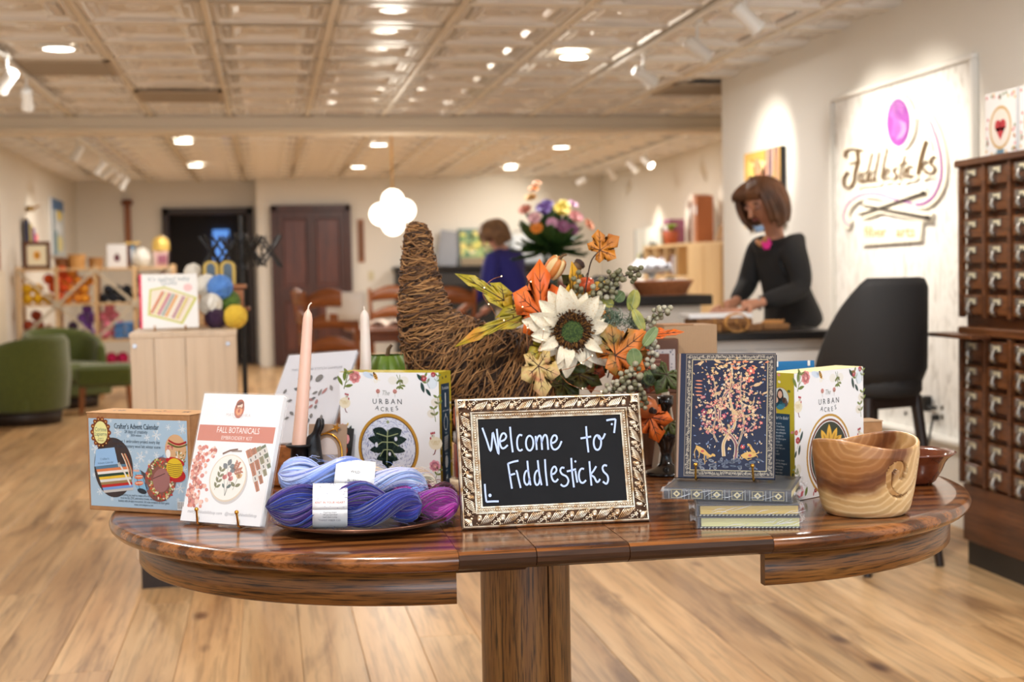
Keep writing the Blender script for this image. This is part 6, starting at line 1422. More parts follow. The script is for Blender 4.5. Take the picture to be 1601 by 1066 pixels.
p.L = 7; p.rect(*kk(0, 1), *kk(1, .895), (240, 240, 242)); p.L = 8; p.text('matryoshkadollshop.com', *kk(.29, .935), .0088, (150, 150, 156), shear=.15, sx=.92); p.text('@matryoshkadollshop', *kk(.74, .935), .0088, (150, 150, 156), shear=.15, sx=.92)
p.build('cover_print', vcol('gloss_print'), kit, (0, -.0005, 0))
easel('small brass easel holding the white embroidery kit packet', kc, kz, .048, .006, .075, .15)

# ------------------------------------------------------------------ plate of yarn skeins
plm = mat('pewter_plate', (150, 128, 112), .32, .85)
pt = thing('plate', 'round pewter plate holding twisted yarn skeins', 'plate', (.165, 2.655, T0))
MB().lathe([(0, .002), (.10, .0), (.125, .004), (.155, .011), (.168, .0155), (.1685, .0185), (.165, .0195), (.154, .0155), (.122, .009), (0, .007)], 56).build('dish', plm, pt)
MB().tube([(.1675*math.cos(q*PI/24), .1675*math.sin(q*PI/24), .0185) for q in range(48)], .0022, 6, closed=True).build('rim', mat('rim_copper', (120, 84, 66), .3, .85), pt)
def skein(label, a, b, R, cols, turns=1.2, band=None, seed=1, ph=0, mix=.22, fz=.0):
    """two plump plies of roving twisted round each other; each ply is a bundle of fine strands"""
    A, Bv = Vector(a), Vector(b); ctr = (A+Bv)/2; t = thing('yarn_skein', label, 'yarn', ctr, group='hand dyed skeins on the plate'); rn = random.Random(seed)
    ax = (Bv-A); L = ax.length; ax.normalize(); e1 = ax.cross(Vector((0, 0, 1))).normalized(); e2 = e1.cross(ax).normalized(); mb = MB(); N = 30
    def env(u): return (max(0.0, 1-abs(2*u-1)**5))**.5
    for ply in (0, 1):
        for s in range(110):
            rr = math.sqrt(rn.random()); th = rn.uniform(0, 2*PI); tw = rn.uniform(.3, .8); jit = rn.uniform(.85, 1.12); pts = []; base = rn.choice(cols) if rn.random() < mix else cols[int((ply*1.0+th/2/PI*2) % len(cols))]
            if s > 56: rr = 1.0
            for q in range(N+1):
                u = q/N; ang = ph+ply*PI+turns*2*PI*u; bulge = (.80+.28*math.sin(2*PI*turns*2*u+ply*1.4+seed)*.5+.1)*env(u)
                cc = A+ax*(L*u)+(e1*math.cos(ang)+e2*math.sin(ang))*R*.50*env(u)
                rad = R*.55*bulge*rr*jit; ta = th+tw*6*u
                pts.append(cc+e1*math.cos(ta)*rad+e2*math.sin(ta)*rad-ctr)
            mb.c = lin(tuple(max(0, min(255, v+rn.randint(-7, 7))) for v in base)); mb.tube(pts, [R*.062*(.35+.65*env(q/N)) for q in range(N+1)], 4, False)
        for q in range(2):   # the soft core under the strands
            pts = []; mb.c = lin(cols[ply % len(cols)])
            for i in range(N+1):
                u = i/N; ang = ph+ply*PI+turns*2*PI*u; pts.append(A+ax*(L*u)+(e1*math.cos(ang)+e2*math.sin(ang))*R*.50*env(u)-ctr)
            mb.tube(pts, [max(.001, R*.46*(.9+.14*math.sin(2*PI*turns*2*(i/N)+ply*1.4+seed))*env(i/N)) for i in range(N+1)], 10)
    for s in range(140):   # stray fibres
        u = rn.uniform(.05, .95); ang = rn.uniform(0, 2*PI); c0 = A+ax*L*u+(e1*math.cos(ang)+e2*math.sin(ang))*R*.95*env(u)-ctr
        d = (e1*math.cos(ang)+e2*math.sin(ang))*.006+ax*rn.uniform(-.02, .02); mb.c = lin(rn.choice(cols)); mb.tube([c0, c0+d*.6+e2*.002, c0+d+ax*rn.uniform(-.008, .008)], .00035, 3, False)
    y = mb.build('roving', vcol('wool_roving', .9, sheen=.5), t); y['kind'] = 'stuff'
    if band:
        u0, u1, lines, colr = band; b_ = MB(); n = 30; RB = R*1.10
        def pb(u, v):
            an = 2*PI*v; c_ = A+ax*(L*(u0+(u1-u0)*u)); return c_+(e1*math.cos(an)*1.0+e2*math.sin(an)*.92)*RB-ctr
        b_.grid(pb, 4, n); b_.build('paper_band', paper_w, t, mods=[('SOLIDIFY', dict(thickness=.0008))])
        pr = Print(); Wd = L*(u1-u0)
        for (tx, zz, sz, cc_) in lines: pr.text(tx, 0, zz, sz, cc_, sx=.85)
        for v in pr.v:   # wrap the lettering round the band, facing the shop front
            an = PI-0.0+v.z/RB; off = RB*1.012
            side = 1 if e1.y < 0 else -1
            w_ = A+ax*(L*(u0+u1)/2)+ax*v.x+(e1*side*math.cos(v.z/RB)+e2*math.sin(v.z/RB)*.92)*off-ctr; v.x, v.y, v.z = w_
        pr.build('band_lettering', vcol('matte_print'), t)
    return t
NV = [(40, 34, 118), (34, 48, 142), (58, 34, 122), (30, 42, 134), (72, 38, 128), (36, 54, 150)]
BL = [(150, 172, 226), (190, 200, 234), (120, 146, 214), (206, 206, 228), (170, 184, 230), (136, 160, 222)]
CRb = [(226, 206, 186), (236, 224, 208), (216, 190, 166)]
MG = [(150, 24, 140), (176, 36, 160), (116, 20, 120), (136, 30, 150)]
MR = [(92, 16, 40), (116, 22, 50), (70, 12, 34)]
g1, g2 = (96, 96, 104), (196, 110, 90)
skein('deep blue and violet twisted skein with a white band, lowest on the plate', (-.012, 2.575, .806), (.268, 2.560, .798), .040, NV, 1.25, (.30, .52, [('KNIT IN YOUR HEART', .012, .0062, g2), ('Fingering weight', -.006, .0042, g1), ('100 percent wool', -.011, .0042, g1), ('hand dyed roving', -.016, .0042, g1), ('TWIST FIBER CO.', -.024, .006, (150, 150, 158))], (1, 1, 1)), 3, .4)
skein('pale blue and lavender twisted skein with white band above the deep blue one', (.012, 2.665, .852), (.29, 2.65, .812), .040, BL, 1.25, (.37, .63, [('WILD', .024, .008, (40, 40, 46)), ('BLUEBELL', .006, .007, g1), ('Fingering weight merino', -.004, .0042, g1), ('400 yards 100 grams', -.009, .0042, g1), ('KNIT IN YOUR HEART', -.022, .006, g2)], (1, 1, 1)), 5, 1.3)
skein('cream beige skein behind the pale blue one on the plate', (.16, 2.735, .815), (.315, 2.725, .808), .034, CRb, .9, None, 7, .5)
skein('bright magenta skein at the edge of the plate', (.215, 2.645, .792), (.338, 2.585, .790), .033, MG, .8, None, 9, .9)
skein('dark maroon skein at the back rim of the plate', (.24, 2.72, .788), (.345, 2.665, .792), .030, MR, .8, None, 11, .2)

# ================================================================== WELCOME SIGN IN THE ORNATE FRAME
def antique(name, hi, lo, rough=.3):
    m, nt, b = nodes_of(name); setp(b, rough, .85); v = coords(nt)
    nt.links.new(ramp(nt, noise(nt, v, 60, 4), [(.32, lo), (.55, hi), (.75, tuple(min(255, q+18) for q in hi))]), b.inputs['Base Color']); add_bump(nt, b, noise(nt, v, 260, 3), .25, .001); MATS[name] = m; return m
gold_hi = antique('antique_silver_gold', (244, 232, 210), (196, 154, 104), .26); gold_lo = mat('gold_recess', (74, 46, 24), .5, .5); gold_mid = antique('antique_gold', (196, 150, 96), (120, 76, 36), .35)
FW, FH, MW = .350, .242, .040
fa, fb = Vector((.339, 2.551)), Vector((.690, 2.545))
fr_ = thing('welcome_sign', 'chalkboard welcome sign in an ornate silver gold frame at the front of the table', 'sign', ((fa.x+fb.x)/2, (fa.y+fb.y)/2, T0), rot=(math.radians(-17), 0, math.atan2(fb.y-fa.y, fb.x-fa.x)))
MB().box((0, .010, FH/2), (FW, .016, FH), .002).build('backing', mat('frame_back_dark', (34, 24, 18), .6), fr_)
def sweep(prof):   # profile (inset from the outer edge, depth towards the viewer) swept round the frame with mitred corners
    vs = []; 
    for ins, d in prof: vs += [(-FW/2+ins, -d, ins), (FW/2-ins, -d, ins), (FW/2-ins, -d, FH-ins), (-FW/2+ins, -d, FH-ins)]
    return vs, [(q*4+k, q*4+(k+1) % 4, (q+1)*4+(k+1) % 4, (q+1)*4+k) for q in range(len(prof)-1) for k in range(4)]
v_, f_ = sweep([(0, -.012), (0, .006), (.002, .0085), (.004, .008), (.006, .005), (.016, .0085), (.025, .006), (.0265, .0075), (.0285, .0075), (.030, .003)]); MB().add(v_, f_).build('moulding', gold_hi, fr_)
v_, f_ = sweep([(.030, .003), (.036, .003), (.037, .0045), (.0395, .0045), (.040, .001)]); MB().add(v_, f_).build('inner_lip', gold_hi, fr_)
v_, f_ = sweep([(.0055, .0052), (.016, .0087), (.0255, .0062)]); MB().add(v_, f_).build('recess', gold_lo, fr_)
bd_ = MB(); bead = lambda x, z: bd_.sph((x, -.0062, z), .0025, 7, 5)
nx, nz = 62, 38
for q in range(nx+1):
    x = -FW/2+.033+(FW-.066)*q/nx
    for z in (.033, FH-.033): bead(x, z)
for q in range(1, nz):
    z = .033+(FH-.066)*q/nz
    for x in (-FW/2+.033, FW/2-.033): bead(x, z)
bd_.build('bead_row', gold_hi, fr_)['kind'] = 'stuff'
# scrolled acanthus motif, about 42 mm long: fanned ribs, a shell, a five-petalled flower and small scrolls
mo = MB()
for k in range(6):
    t = k/5; mo.tube(spline([(-.014+.004*k, -.0005, -.0088+.001*k), (-.010+.005*k, -.0030, -.003+.0015*k), (-.004+.0046*k, -.0036, .004+.0008*k), (.001+.0036*k, -.0014, .0088-.0012*k)], 4), [.0006]+[.0011]*4+[.0015]*5+[.0008]*3, 5)
mo.sph((-.015, -.0022, .002), (.0050, .0026, .0062), 9, 6, (0, .5, 0))
for k in range(3): mo.tube([(-.0185+.002*k, -.0044, .006-.003*k), (-.014+.001*k, -.005, .004-.003*k), (-.0105, -.004, .0015-.002*k)], .0005, 4)
for k in range(5): a = k*2*PI/5; mo.sph((.0215+.0026*math.cos(a), -.0020, -.002+.0026*math.sin(a)), (.0022, .0015, .0016), 7, 5, (0, -a, 0))
mo.sph((.0215, -.003, -.002), .0013, 7, 5)
mo.tube([(.014+.0035*math.cos(q*.6)*(1-q/16), -.0018, -.0055+.0035*math.sin(q*.6)*(1-q/16)) for q in range(13)], .0008, 5)
mo.tube([(.0165+.003*math.cos(q*.6+2)*(1-q/16), -.0018, .0065+.003*math.sin(q*.6+2)*(1-q/16)) for q in range(13)], .0008, 5)
for x, z in ((.0105, -.0085), (.0075, -.0075), (-.0205, -.0060), (-.0175, -.0082), (.0185, .0035), (.025, .004), (.0235, -.0085)): mo.sph((x, -.0016, z), .0014, 7, 5)
mom = mo.mesh('scroll_ornament', gold_hi)
for side in range(4):
    Ls = (FW-.05, FH-.05)[side % 2]; n = (7, 5)[side % 2]; stp = Ls/n
    for k in range(n):
        s_ = -Ls/2+stp*(k+.5); ins = .0155
        loc, ry = (((s_, -.0070, ins), 0), ((FW/2-ins, -.0070, FH/2+s_), -PI/2), ((-s_, -.0070, FH-ins), PI), ((-FW/2+ins, -.0070, FH/2-s_), PI/2))[side]
        put('scroll_ornament', mom, fr_, loc, (0, ry, 0), (stp/.0445, 1.15, 1.12))
cm_ = MB()
for k in range(7): a = math.radians(-50+100*k/6); cm_.tube([(0, -.001, -.004), (.006*math.sin(a), -.0035, .003*math.cos(a)), (.0135*math.sin(a), -.001, .0115*math.cos(a)-.001)], [.0007, .0016, .0009], 5)
cm_.sph((0, -.003, -.004), .003, 9, 6); cmm = cm_.mesh('corner_ornament', gold_hi)
for x, z, a in ((-1, 0, -PI*.75), (1, 0, PI*.75), (-1, 1, -PI/4), (1, 1, PI/4)): put('corner_ornament', cmm, fr_, (x*(FW/2-.0145), -.0070, FH*z+(.0145 if z == 0 else -.0145)), (0, a, 0))
MB().box((0, -.001, FH/2), (FW-.074, .004, FH-.074)).build('chalkboard', mat('chalkboard', (18, 19, 22), .8, var=(23, 24, 27), vscale=20, spec=.25), fr_)
MB().box((0, .055, FH*.385), (.09, .006, FH*.74), .002, rot=(math.radians(-16), 0, 0)).build('easel_back', mat('easel_board', (30, 26, 24), .7), fr_)
hb_ = homography([(222, -270), (1178, -252), (1225, -785), (255, -815)], [(-FW/2+.040, FH-.040), (FW/2-.040, FH-.040), (FW/2-.040, .040), (-FW/2+.040, .040)])
CH = (188, 206, 246)
def ell(cx, cy, rx, ry, a0=0, a1=360, n=14): return [(cx+rx*math.cos(math.radians(a0+(a1-a0)*i/n)), cy+ry*math.sin(math.radians(a0+(a1-a0)*i/n))) for i in range(n+1)]
WELC = [[(252, 322), (280, 395), (308, 468), (318, 400), (324, 352), (342, 420), (362, 488), (358, 410), (350, 330)], [(372, 410), (400, 400), (414, 380), (404, 360), (386, 362), (372, 392), (372, 425), (384, 450), (402, 450), (424, 432)], [(440, 318), (446, 390), (458, 478)],
 [(522, 374), (504, 370), (490, 390), (487, 425), (494, 458), (508, 468), (524, 460)], ell(572, 422, 25, 46, -60, 300), [(612, 378), (620, 465)], [(616, 420), (626, 388), (640, 376), (650, 392), (656, 465)], [(652, 420), (664, 385), (678, 372), (690, 392), (697, 465)],
 [(716, 424), (740, 418), (756, 398), (750, 378), (732, 378), (718, 402), (717, 432), (728, 458), (746, 464), (770, 448), (788, 412)], [(952, 322), (958, 400), (968, 485)], [(915, 397), (950, 392), (986, 386)], ell(1028, 424, 25, 46, -80, 280), [(1030, 380), (1044, 402), (1064, 398), (1080, 368)],
 [(1088, 287), (1118, 282), (1150, 280)], [(1150, 280), (1146, 322), (1140, 366)],
 [(425, 547), (438, 625), (452, 706)], [(425, 549), (458, 538), (496, 531)], [(436, 622), (456, 616), (474, 612)], [(486, 600), (497, 648), (511, 702)], [(566, 598), (548, 596), (536, 622), (536, 660), (550, 682), (566, 672), (572, 640)], [(556, 532), (564, 610), (578, 686)],
 [(636, 596), (620, 596), (606, 622), (606, 662), (618, 684), (634, 674), (642, 640)], [(626, 530), (636, 610), (652, 686)], [(675, 524), (680, 605), (690, 690)], [(718, 620), (740, 612), (753, 592), (744, 572), (730, 576), (718, 600), (720, 636), (732, 660), (748, 664), (764, 648)],
 [(806, 580), (788, 578), (778, 596), (790, 618), (820, 634), (833, 660), (822, 686), (800, 694), (780, 682)], [(852, 518), (858, 610), (870, 702)], [(822, 602), (852, 596), (884, 588)], [(880, 598), (886, 636), (893, 672)], [(938, 588), (920, 586), (906, 606), (904, 640), (914, 668), (932, 674), (952, 658)],
 [(974, 540), (980, 615), (988, 692)], [(1020, 572), (1002, 600), (984, 624), (1006, 640), (1022, 668), (1034, 668), (1046, 652)], [(1092, 570), (1074, 566), (1062, 582), (1070, 606), (1094, 630), (1100, 658), (1088, 682), (1064, 668)],
 [(268, 674), (272, 732), (279, 786)], [(279, 786), (320, 784), (362, 784)]]
for y0, y1 in ((0, 300), (300, 510), (510, 730), (660, 999)):
    cp = Print(.0003); cp.L = 0
    for P in WELC:
        m_y = sum(y for x, y in P)/len(P); mark = P[0][0] > 1080 and m_y < 400 or P[0][1] > 730 or P[0] == (268, 674)
        if (y0 == 0 and mark and m_y < 400) or (y0 == 660 and mark and m_y > 600) or (not mark and y0 in (300, 510) and y0 <= m_y < y1): cp.line([(x, -y) for x, y in (sp2(P, 4) if len(P) > 2 else P)], 12, CH)
    for x, y, r, q in ((483, 596, 7, 510), (880, 540, 7, 510), (303, 746, 11, 660), (1125, 311, 7, 0)):
        if q == y0: cp.disc(x, -y, r, r, CH, 12)
    remap(cp, hb_); cp.build('chalk_mark' if y0 in (0, 660) else 'chalk_lettering', vcol('chalk_paint', .6), fr_, (0, -.0042, 0))

# ================================================================== JOURNALS, BOWLS, CANDLES
navy = mat('navy_cover', (18, 26, 48), .35); gilt = mat('gilt_edge', (206, 178, 110), .3, .8); page = mat('page_edge', (226, 214, 160), .7)
film = mat('clear_film', (255, 255, 255), .08, alpha=.06, spec=.6); shine = mat('wrap_crease', (240, 246, 255), .08, alpha=.35, spec=.8)
def journal(label, loc, rz, spine_front, pages_c):
    t = thing('journal', label, 'book', loc, rz, 'wrapped journals in the stack'); W, D, Hh = (.232, .182, .0205) if spine_front else (.182, .232, .0205)
    if spine_front:
        MB().box((0, .002, Hh-.0012), (W, D-.004, .0024), .0008).box((0, .002, .0012), (W, D-.004, .0024), .0008).build('cover', navy, t)
        MB().grid(lambda u, v: (-W/2+W*u, -D/2+.006-.006*math.sin(v*PI), Hh*v), 2, 8).build('spine', navy, t)
        MB().box((0, .005, Hh/2), (W-.008, D-.014, Hh-.005)).build('pages', pages_c, t)
        p = Print(); p.L = 0
        for x in (-.092, -.055, -.018, .019, .056, .093):
            p.L = 0; p.rect(x-.0105, .002, x+.0105, Hh-.002, (150, 140, 104)); p.L = 1; p.rect(x-.009, .0035, x+.009, Hh-.0035, (52, 58, 66)); p.L = 2
            p.poly([(x-.007, Hh/2), (x, .004), (x+.007, Hh/2), (x, Hh-.004)], (206, 194, 150)); p.L = 3; p.disc(x, Hh/2, .0025, .0025, (60, 62, 66), 8)
            p.L = 0
            for s in (-1, 1): p.rect(x+s*.0145-.001, .001, x+s*.0145+.001, Hh-.001, (120, 126, 130))
        p.build('spine_print', vcol('foil_print', .3, metallic=0) if False else vcol('gloss_print'), t, (0, -D/2-.0006, 0))
        p = Print(); p.L = 0; p.rect(-W/2+.004, -D/2+.006, W/2-.004, D/2-.006, (78, 74, 62)); p.L = 1; p.rect(-W/2+.012, -D/2+.014, W/2-.012, D/2-.014, (30, 36, 46))
        p.build('cover_border', vcol('gloss_print'), t, (0, 0, Hh+.0001), (-PI/2, 0, 0))
    else:
        MB().box((0, 0, Hh-.0012), (W, D, .0024), .0008).box((0, 0, .0012), (W, D, .0024), .0008).box((-W/2+.0015, 0, Hh/2), (.003, D, Hh)).build('cover', navy, t)
        MB().box((.002, 0, Hh/2), (W-.008, D-.008, Hh-.0052)).build('pages', pages_c, t)
        p = Print(); p.L = 0
        for k in range(26): x = -W/2+.004+.0068*k; p.poly([(x, .0002), (x+.003, .0002), (x+.0045, .0023), (x+.0015, .0023)], (186, 190, 176))
        p.build('cover_edge_print', vcol('gloss_print'), t, (0, -D/2-.0001, 0))
    MB().box((0, 0, Hh/2), (W+.006, D+.006, Hh+.0008), .001).build('clear_wrap', film, t)
    cr = MB(); rn = random.Random(int(loc[2]*1000))
    for k in range(10):
        x = rn.uniform(-W*.45, W*.45); z0 = rn.uniform(.002, Hh*.5); l = rn.uniform(.012, .035)
        cr.tube([(x, -D/2-.0035, z0), (x+l*.5, -D/2-.0042, z0+rn.uniform(0, .007)), (x+l, -D/2-.0035, z0+rn.uniform(.003, .011))], [.0003, .0007, .0003], 4)
    for s in (-1, 1):   # crumpled film ends
        cr.grid(lambda u, v, s=s: (s*(W/2+.003+.010*u), -D/2+.01+(D-.02)*v, Hh*.5+.004*math.sin(v*17+u*3)+.004*(1-u)*math.sin(v*9)), 2, 16)
    cr.build('wrap_crease', shine, t); return t
jr = math.atan2(-.118, .234); jr2 = math.atan2(-.048, .172)
j_c = Vector((.816, 2.468, 0)); d2 = Vector((math.cos(jr2), math.sin(jr2), 0)); n2 = Vector((-d2.y, d2.x, 0)); c2 = Vector((.841, 2.422, 0))+n2*.116
journal('wrapped journal with cream page edge, lowest of the stack beside the welcome sign', (c2.x, c2.y, T0+.0004), jr2, False, mat('pages_pale_green', (216, 214, 150), .6))
journal('wrapped journal with golden page edge, in the middle of the stack', (c2.x-.002, c2.y+.003, T0+.0222), jr2+.01, False, mat('pages_gold', (206, 176, 86), .5))
dj = Vector((math.cos(jr), math.sin(jr), 0)); nj = Vector((-dj.y, dj.x, 0)); c3 = Vector((.815, 2.468, 0))+nj*.091
journal('wrapped journal with gilt banded spine outward, topmost of the stack', (c3.x, c3.y, T0+.0442), jr, True, page)
JZ = T0+.0662
# the tree journal standing on a brass easel on top of the stack
ja, jb = Vector((.752, 2.592)), Vector((.925, 2.508)); jrz = math.atan2(jb.y-ja.y, jb.x-ja.x); jm = (ja+jb)/2
JW, JH, JD = .184, .238, .020
tj = thing('tree_journal', 'navy journal with a flowering tree and deer cover standing on the journal stack', 'book', (jm.x, jm.y, JZ+.0062), rot=(math.radians(-13), 0, jrz))
MB().box((0, .0012, JH/2), (JW, .0024, JH), .0008).box((0, JD-.0012, JH/2), (JW, .0024, JH), .0008).build('cover', navy, tj)
MB().grid(lambda u, v: (-JW/2+.006-.007*math.sin(u*PI)-.004, JD*u, JH*v), 8, 2).build('spine', mat('spine_foil', (120, 104, 88), .3, .4), tj)
MB().box((.002, JD/2, JH/2), (JW-.010, JD-.005, JH-.008)).build('pages', gilt, tj)
p = Print(.00008); p.L = 0; p.rect(-JW/2, 0, JW/2, JH, (22, 32, 58)); p.L = 1
def jj(x, y): return ((x-20)/760*JW-JW/2, JH-(y-10)/968*JH)     # cover drawn in a 760 x 968 field from (20,10)
p.rect(*jj(20, 978), *jj(36, 10), (150, 122, 104)); p.rect(*jj(78, 968), *jj(778, 16), (126, 116, 106)); p.L = 2; p.rect(*jj(84, 960), *jj(772, 22), (58, 56, 62))
rn = random.Random(21); SIL = (178, 168, 152); p.L = 3
def scrolls(x0, y0, x1, y1, n, vert):
    for k in range(n):
        t = (k+.5)/n; x, y = x0+(x1-x0)*t, y0+(y1-y0)*t; s = 15
        for q in range(3):
            a = rn.uniform(0, 6.28); xx, yy = x+rn.uniform(-10, 10), y+rn.uniform(-10, 10)
            p.line([jj(xx+s*.6*math.cos(a+b)*(1-b/7), yy+s*.6*math.sin(a+b)*(1-b/7)) for b in (0, .9, 1.8, 2.7, 3.6)], .0008, SIL)
scrolls(95, 40, 760, 40, 44, 0); scrolls(95, 940, 765, 940, 44, 0); scrolls(105, 60, 105, 920, 54, 1); scrolls(745, 60, 745, 920, 54, 1)
p.L = 4; p.rect(*jj(126, 922), *jj(722, 58), (190, 176, 140)); p.L = 5; p.rect(*jj(132, 916), *jj(716, 64), (18, 28, 58)); p.L = 6
TAN = (196, 164, 116); BRN = (150, 120, 96); MAU = (128, 84, 92); PK = (196, 136, 114); PL2 = (222, 196, 160); SLV = (150, 162, 184)
trunks = [([(480, 830), (484, 720), (440, 650), (370, 590), (350, 480), (380, 350), (440, 270), (430, 150)], 26, MAU), ([(390, 810), (385, 720), (415, 650), (470, 570), (455, 470), (425, 330), (440, 200), (440, 90)], 24, TAN), ([(480, 760), (520, 660), (540, 540), (520, 400), (510, 300), (515, 160)], 14, BRN), ([(335, 700), (305, 620), (320, 500), (300, 420), (220, 390)], 12, BRN), ([(465, 540), (500, 510), (580, 490), (620, 470)], 10, TAN), ([(380, 350), (330, 380), (310, 260), (290, 180)], 11, BRN), ([(440, 270), (540, 220), (600, 150)], 11, BRN), ([(520, 640), (600, 580), (640, 520)], 9, MAU), ([(370, 590), (270, 560), (210, 480)], 9, MAU), ([(305, 640), (230, 600)], 7, BRN), ([(455, 470), (400, 400), (390, 250)], 9, BRN), ([(510, 300), (570, 320)], 7, TAN), ([(520, 400), (600, 420), (620, 350)], 8, TAN)]
for P, w, c in trunks:
    pts = [jj(x, y) for x, y in sp2(P, 5)]; p.L = 6; p.line(pts, w*JW/760*1.15, (216, 200, 176), w*JW/760*.6); p.L = 7; p.line(pts, w*JW/760*.72, c, w*JW/760*.3)
def blossom(x, y, s, c):
    cx, cz = jj(x, y); k = JW/760; L = 8+rn.randint(0, 2); p.L = L
    for q in range(5): a = q*2*PI/5+rn.random(); p.disc(cx+s*.6*k*math.cos(a), cz+s*.6*k*math.sin(a), s*.45*k, s*.36*k, c, 6, a)
    p.L = L+1; p.disc(cx, cz, s*.3*k, s*.3*k, (236, 216, 180), 6)
for P, w, c in trunks:
    P2 = sp2(P, 4)
    for (x, y) in P2[len(P2)//3:]:
        for q in range(3): blossom(x+rn.uniform(-48, 48), y+rn.uniform(-48, 48), rn.uniform(7, 15), rn.choice([PK, PL2, TAN, (214, 110, 104), (226, 176, 140), (176, 92, 110)]) if y > 200 else rn.choice([PL2, TAN, (226, 150, 110), (214, 176, 120)]))
for q in range(240):
    x, y = rn.uniform(145, 705), rn.uniform(75, 900); p.L = 6+q % 2; a = rn.uniform(0, 6.28); cx, cz = jj(x, y)
    p.leaf(cx, cz, rn.uniform(12, 24)*JW/760, 8*JW/760, a, rn.choice([SLV, (120, 136, 168), PL2, (176, 150, 110), (92, 112, 150)]) if y > 420 else rn.choice([TAN, PL2, (206, 150, 104), SLV, (184, 140, 96)]), 4)
for q in range(26):   # birds and cloud bands along the top
    x, y = rn.uniform(150, 700), rn.uniform(75, 130); p.L = 8; cx, cz = jj(x, y); p.leaf(cx, cz, 36*JW/760, 14*JW/760, rn.uniform(-.5, .5), rn.choice([TAN, (214, 170, 110), PL2, (214, 130, 90)]), 4)
for (x, y, s, d) in ((330, 325, 46, 1), (640, 255, 52, 1), (500, 480, 70, -1), (190, 90, 40, 1), (330, 75, 44, -1), (700, 320, 30, 1), (630, 325, 24, 1)):
    cx, cz = jj(x, y); k = JW/760*s; p.L = 9; p.disc(cx, cz, k*.6, k*.26, (206, 172, 130), 9, .35*d); p.disc(cx+d*k*.55, cz+k*.3, k*.2, k*.18, (214, 180, 136), 8); p.L = 10; p.leaf(cx-d*k*.4, cz-k*.1, k*.8, k*.16, PI+.3 if d > 0 else -.3, (176, 140, 110), 4)
for q in range(5): cx, cz = jj(155, 225+q*28); p.L = 8; p.leaf(cx, cz, 60*JW/760, 12*JW/760, -.05, (206, 130, 100), 4)
for q in range(34): cx, cz = jj(rn.uniform(150, 700), rn.uniform(830, 905)); p.L = 8; p.disc(cx, cz, rn.uniform(12, 30)*JW/760, rn.uniform(8, 14)*JW/760, rn.choice([(96, 104, 122), (126, 130, 140), (80, 92, 110)]), 8, rn.uniform(-.4, .4)); p.L = 9; p.disc(cx, cz, 10*JW/760, 5*JW/760, (60, 70, 90), 7)
def deer(pts_body, legs, neck, head, c):
    p.L = 10; p.poly([jj(x, y) for x, y in pts_body], c); p.line([jj(x, y) for x, y in neck], 24*JW/760, c, 15*JW/760); p.disc(*jj(*head), 17*JW/760, 10*JW/760, c, 9, -.5)
    for l in legs: p.line([jj(x, y) for x, y in l], 8*JW/760, c, 4*JW/760)
    p.L = 11; x0, y0 = [sum(v)/len(pts_body) for v in zip(*pts_body)]; p.disc(*jj(x0+6, y0+4), 14*JW/760, 10*JW/760, (186, 84, 76), 8)
GD = (206, 164, 92)
deer([(172, 728), (200, 738), (240, 760), (268, 790), (262, 812), (236, 800), (190, 776), (170, 750)], [[(176, 740), (160, 780), (166, 830)], [(196, 770), (200, 800), (194, 830)], [(240, 800), (238, 830), (246, 868)], [(258, 804), (262, 826), (270, 830)]], [(262, 800), (285, 812), (300, 805)], (310, 802), GD)
deer([(520, 800), (556, 778), (606, 770), (640, 780), (640, 806), (600, 818), (540, 824)], [[(524, 812), (514, 822), (534, 832)], [(556, 820), (576, 836), (606, 826)], [(628, 806), (646, 800), (652, 816)], [(640, 786), (662, 778), (656, 762)]], [(626, 780), (604, 752), (590, 722)], (584, 722), GD)
for x, y, s, c in ((535, 735, 18, (196, 60, 70)), (432, 752, 14, (230, 196, 140)), (490, 668, 12, (226, 140, 130)), (278, 500, 16, (190, 70, 90)), (230, 470, 26, (150, 56, 84)), (385, 500, 20, (190, 84, 110)), (495, 420, 20, (206, 110, 110)), (590, 150, 34, (206, 104, 90)), (590, 220, 26, (214, 110, 90))): blossom(x, y, s, c)
p.build('cover_print', vcol('foil_gloss', .3, coat=.3), tj, (0, -.0004, 0))
easel('small brass easel holding the tree journal upright on the journal stack', (jm.x, jm.y, JZ), jrz, .054, .006, .05, .13)

# wooden yarn bowl with a spiral cut
yb = thing('yarn_bowl', 'carved wooden yarn bowl with a spiral slot at the table’s rounded end', 'bowl', (1.106, 2.52, T0), math.radians(-10))
m, nt, b = nodes_of('acacia_bowl'); setp(b, .32, coat=.25); v = coords(nt, (1, 1, 1), (.35, .2, .5), False)
w = nt.nodes.new('ShaderNodeTexWave'); w.wave_type = 'RINGS'; w.rings_direction = 'Y'; w.inputs['Scale'].default_value = 13; w.inputs['Distortion'].default_value = 3; w.inputs['Detail'].default_value = 3; w.inputs['Detail Scale'].default_value = 1.4
tcn = nt.nodes.new('ShaderNodeTexCoord'); mpn = nt.nodes.new('ShaderNodeMapping'); mpn.inputs['Location'].default_value = (.040, 0, -.150); nt.links.new(tcn.outputs['Object'], mpn.inputs[0]); nt.links.new(mpn.outputs[0], w.inputs['Vector'])
ring_c = ramp(nt, w.outputs['Fac'], [(.1, (214, 196, 170)), (.5, (255, 255, 255)), (.9, (232, 216, 194))])
ln = nt.nodes.new('ShaderNodeVectorMath'); ln.operation = 'LENGTH'; sepm = nt.nodes.new('ShaderNodeMapping'); sepm.inputs['Scale'].default_value = (1, .0, 1); nt.links.new(mpn.outputs[0], sepm.inputs[0])
nz = noise(nt, v, 9, 4); adn = nt.nodes.new('ShaderNodeVectorMath'); adn.operation = 'LENGTH'; nt.links.new(sepm.outputs[0], adn.inputs[0])
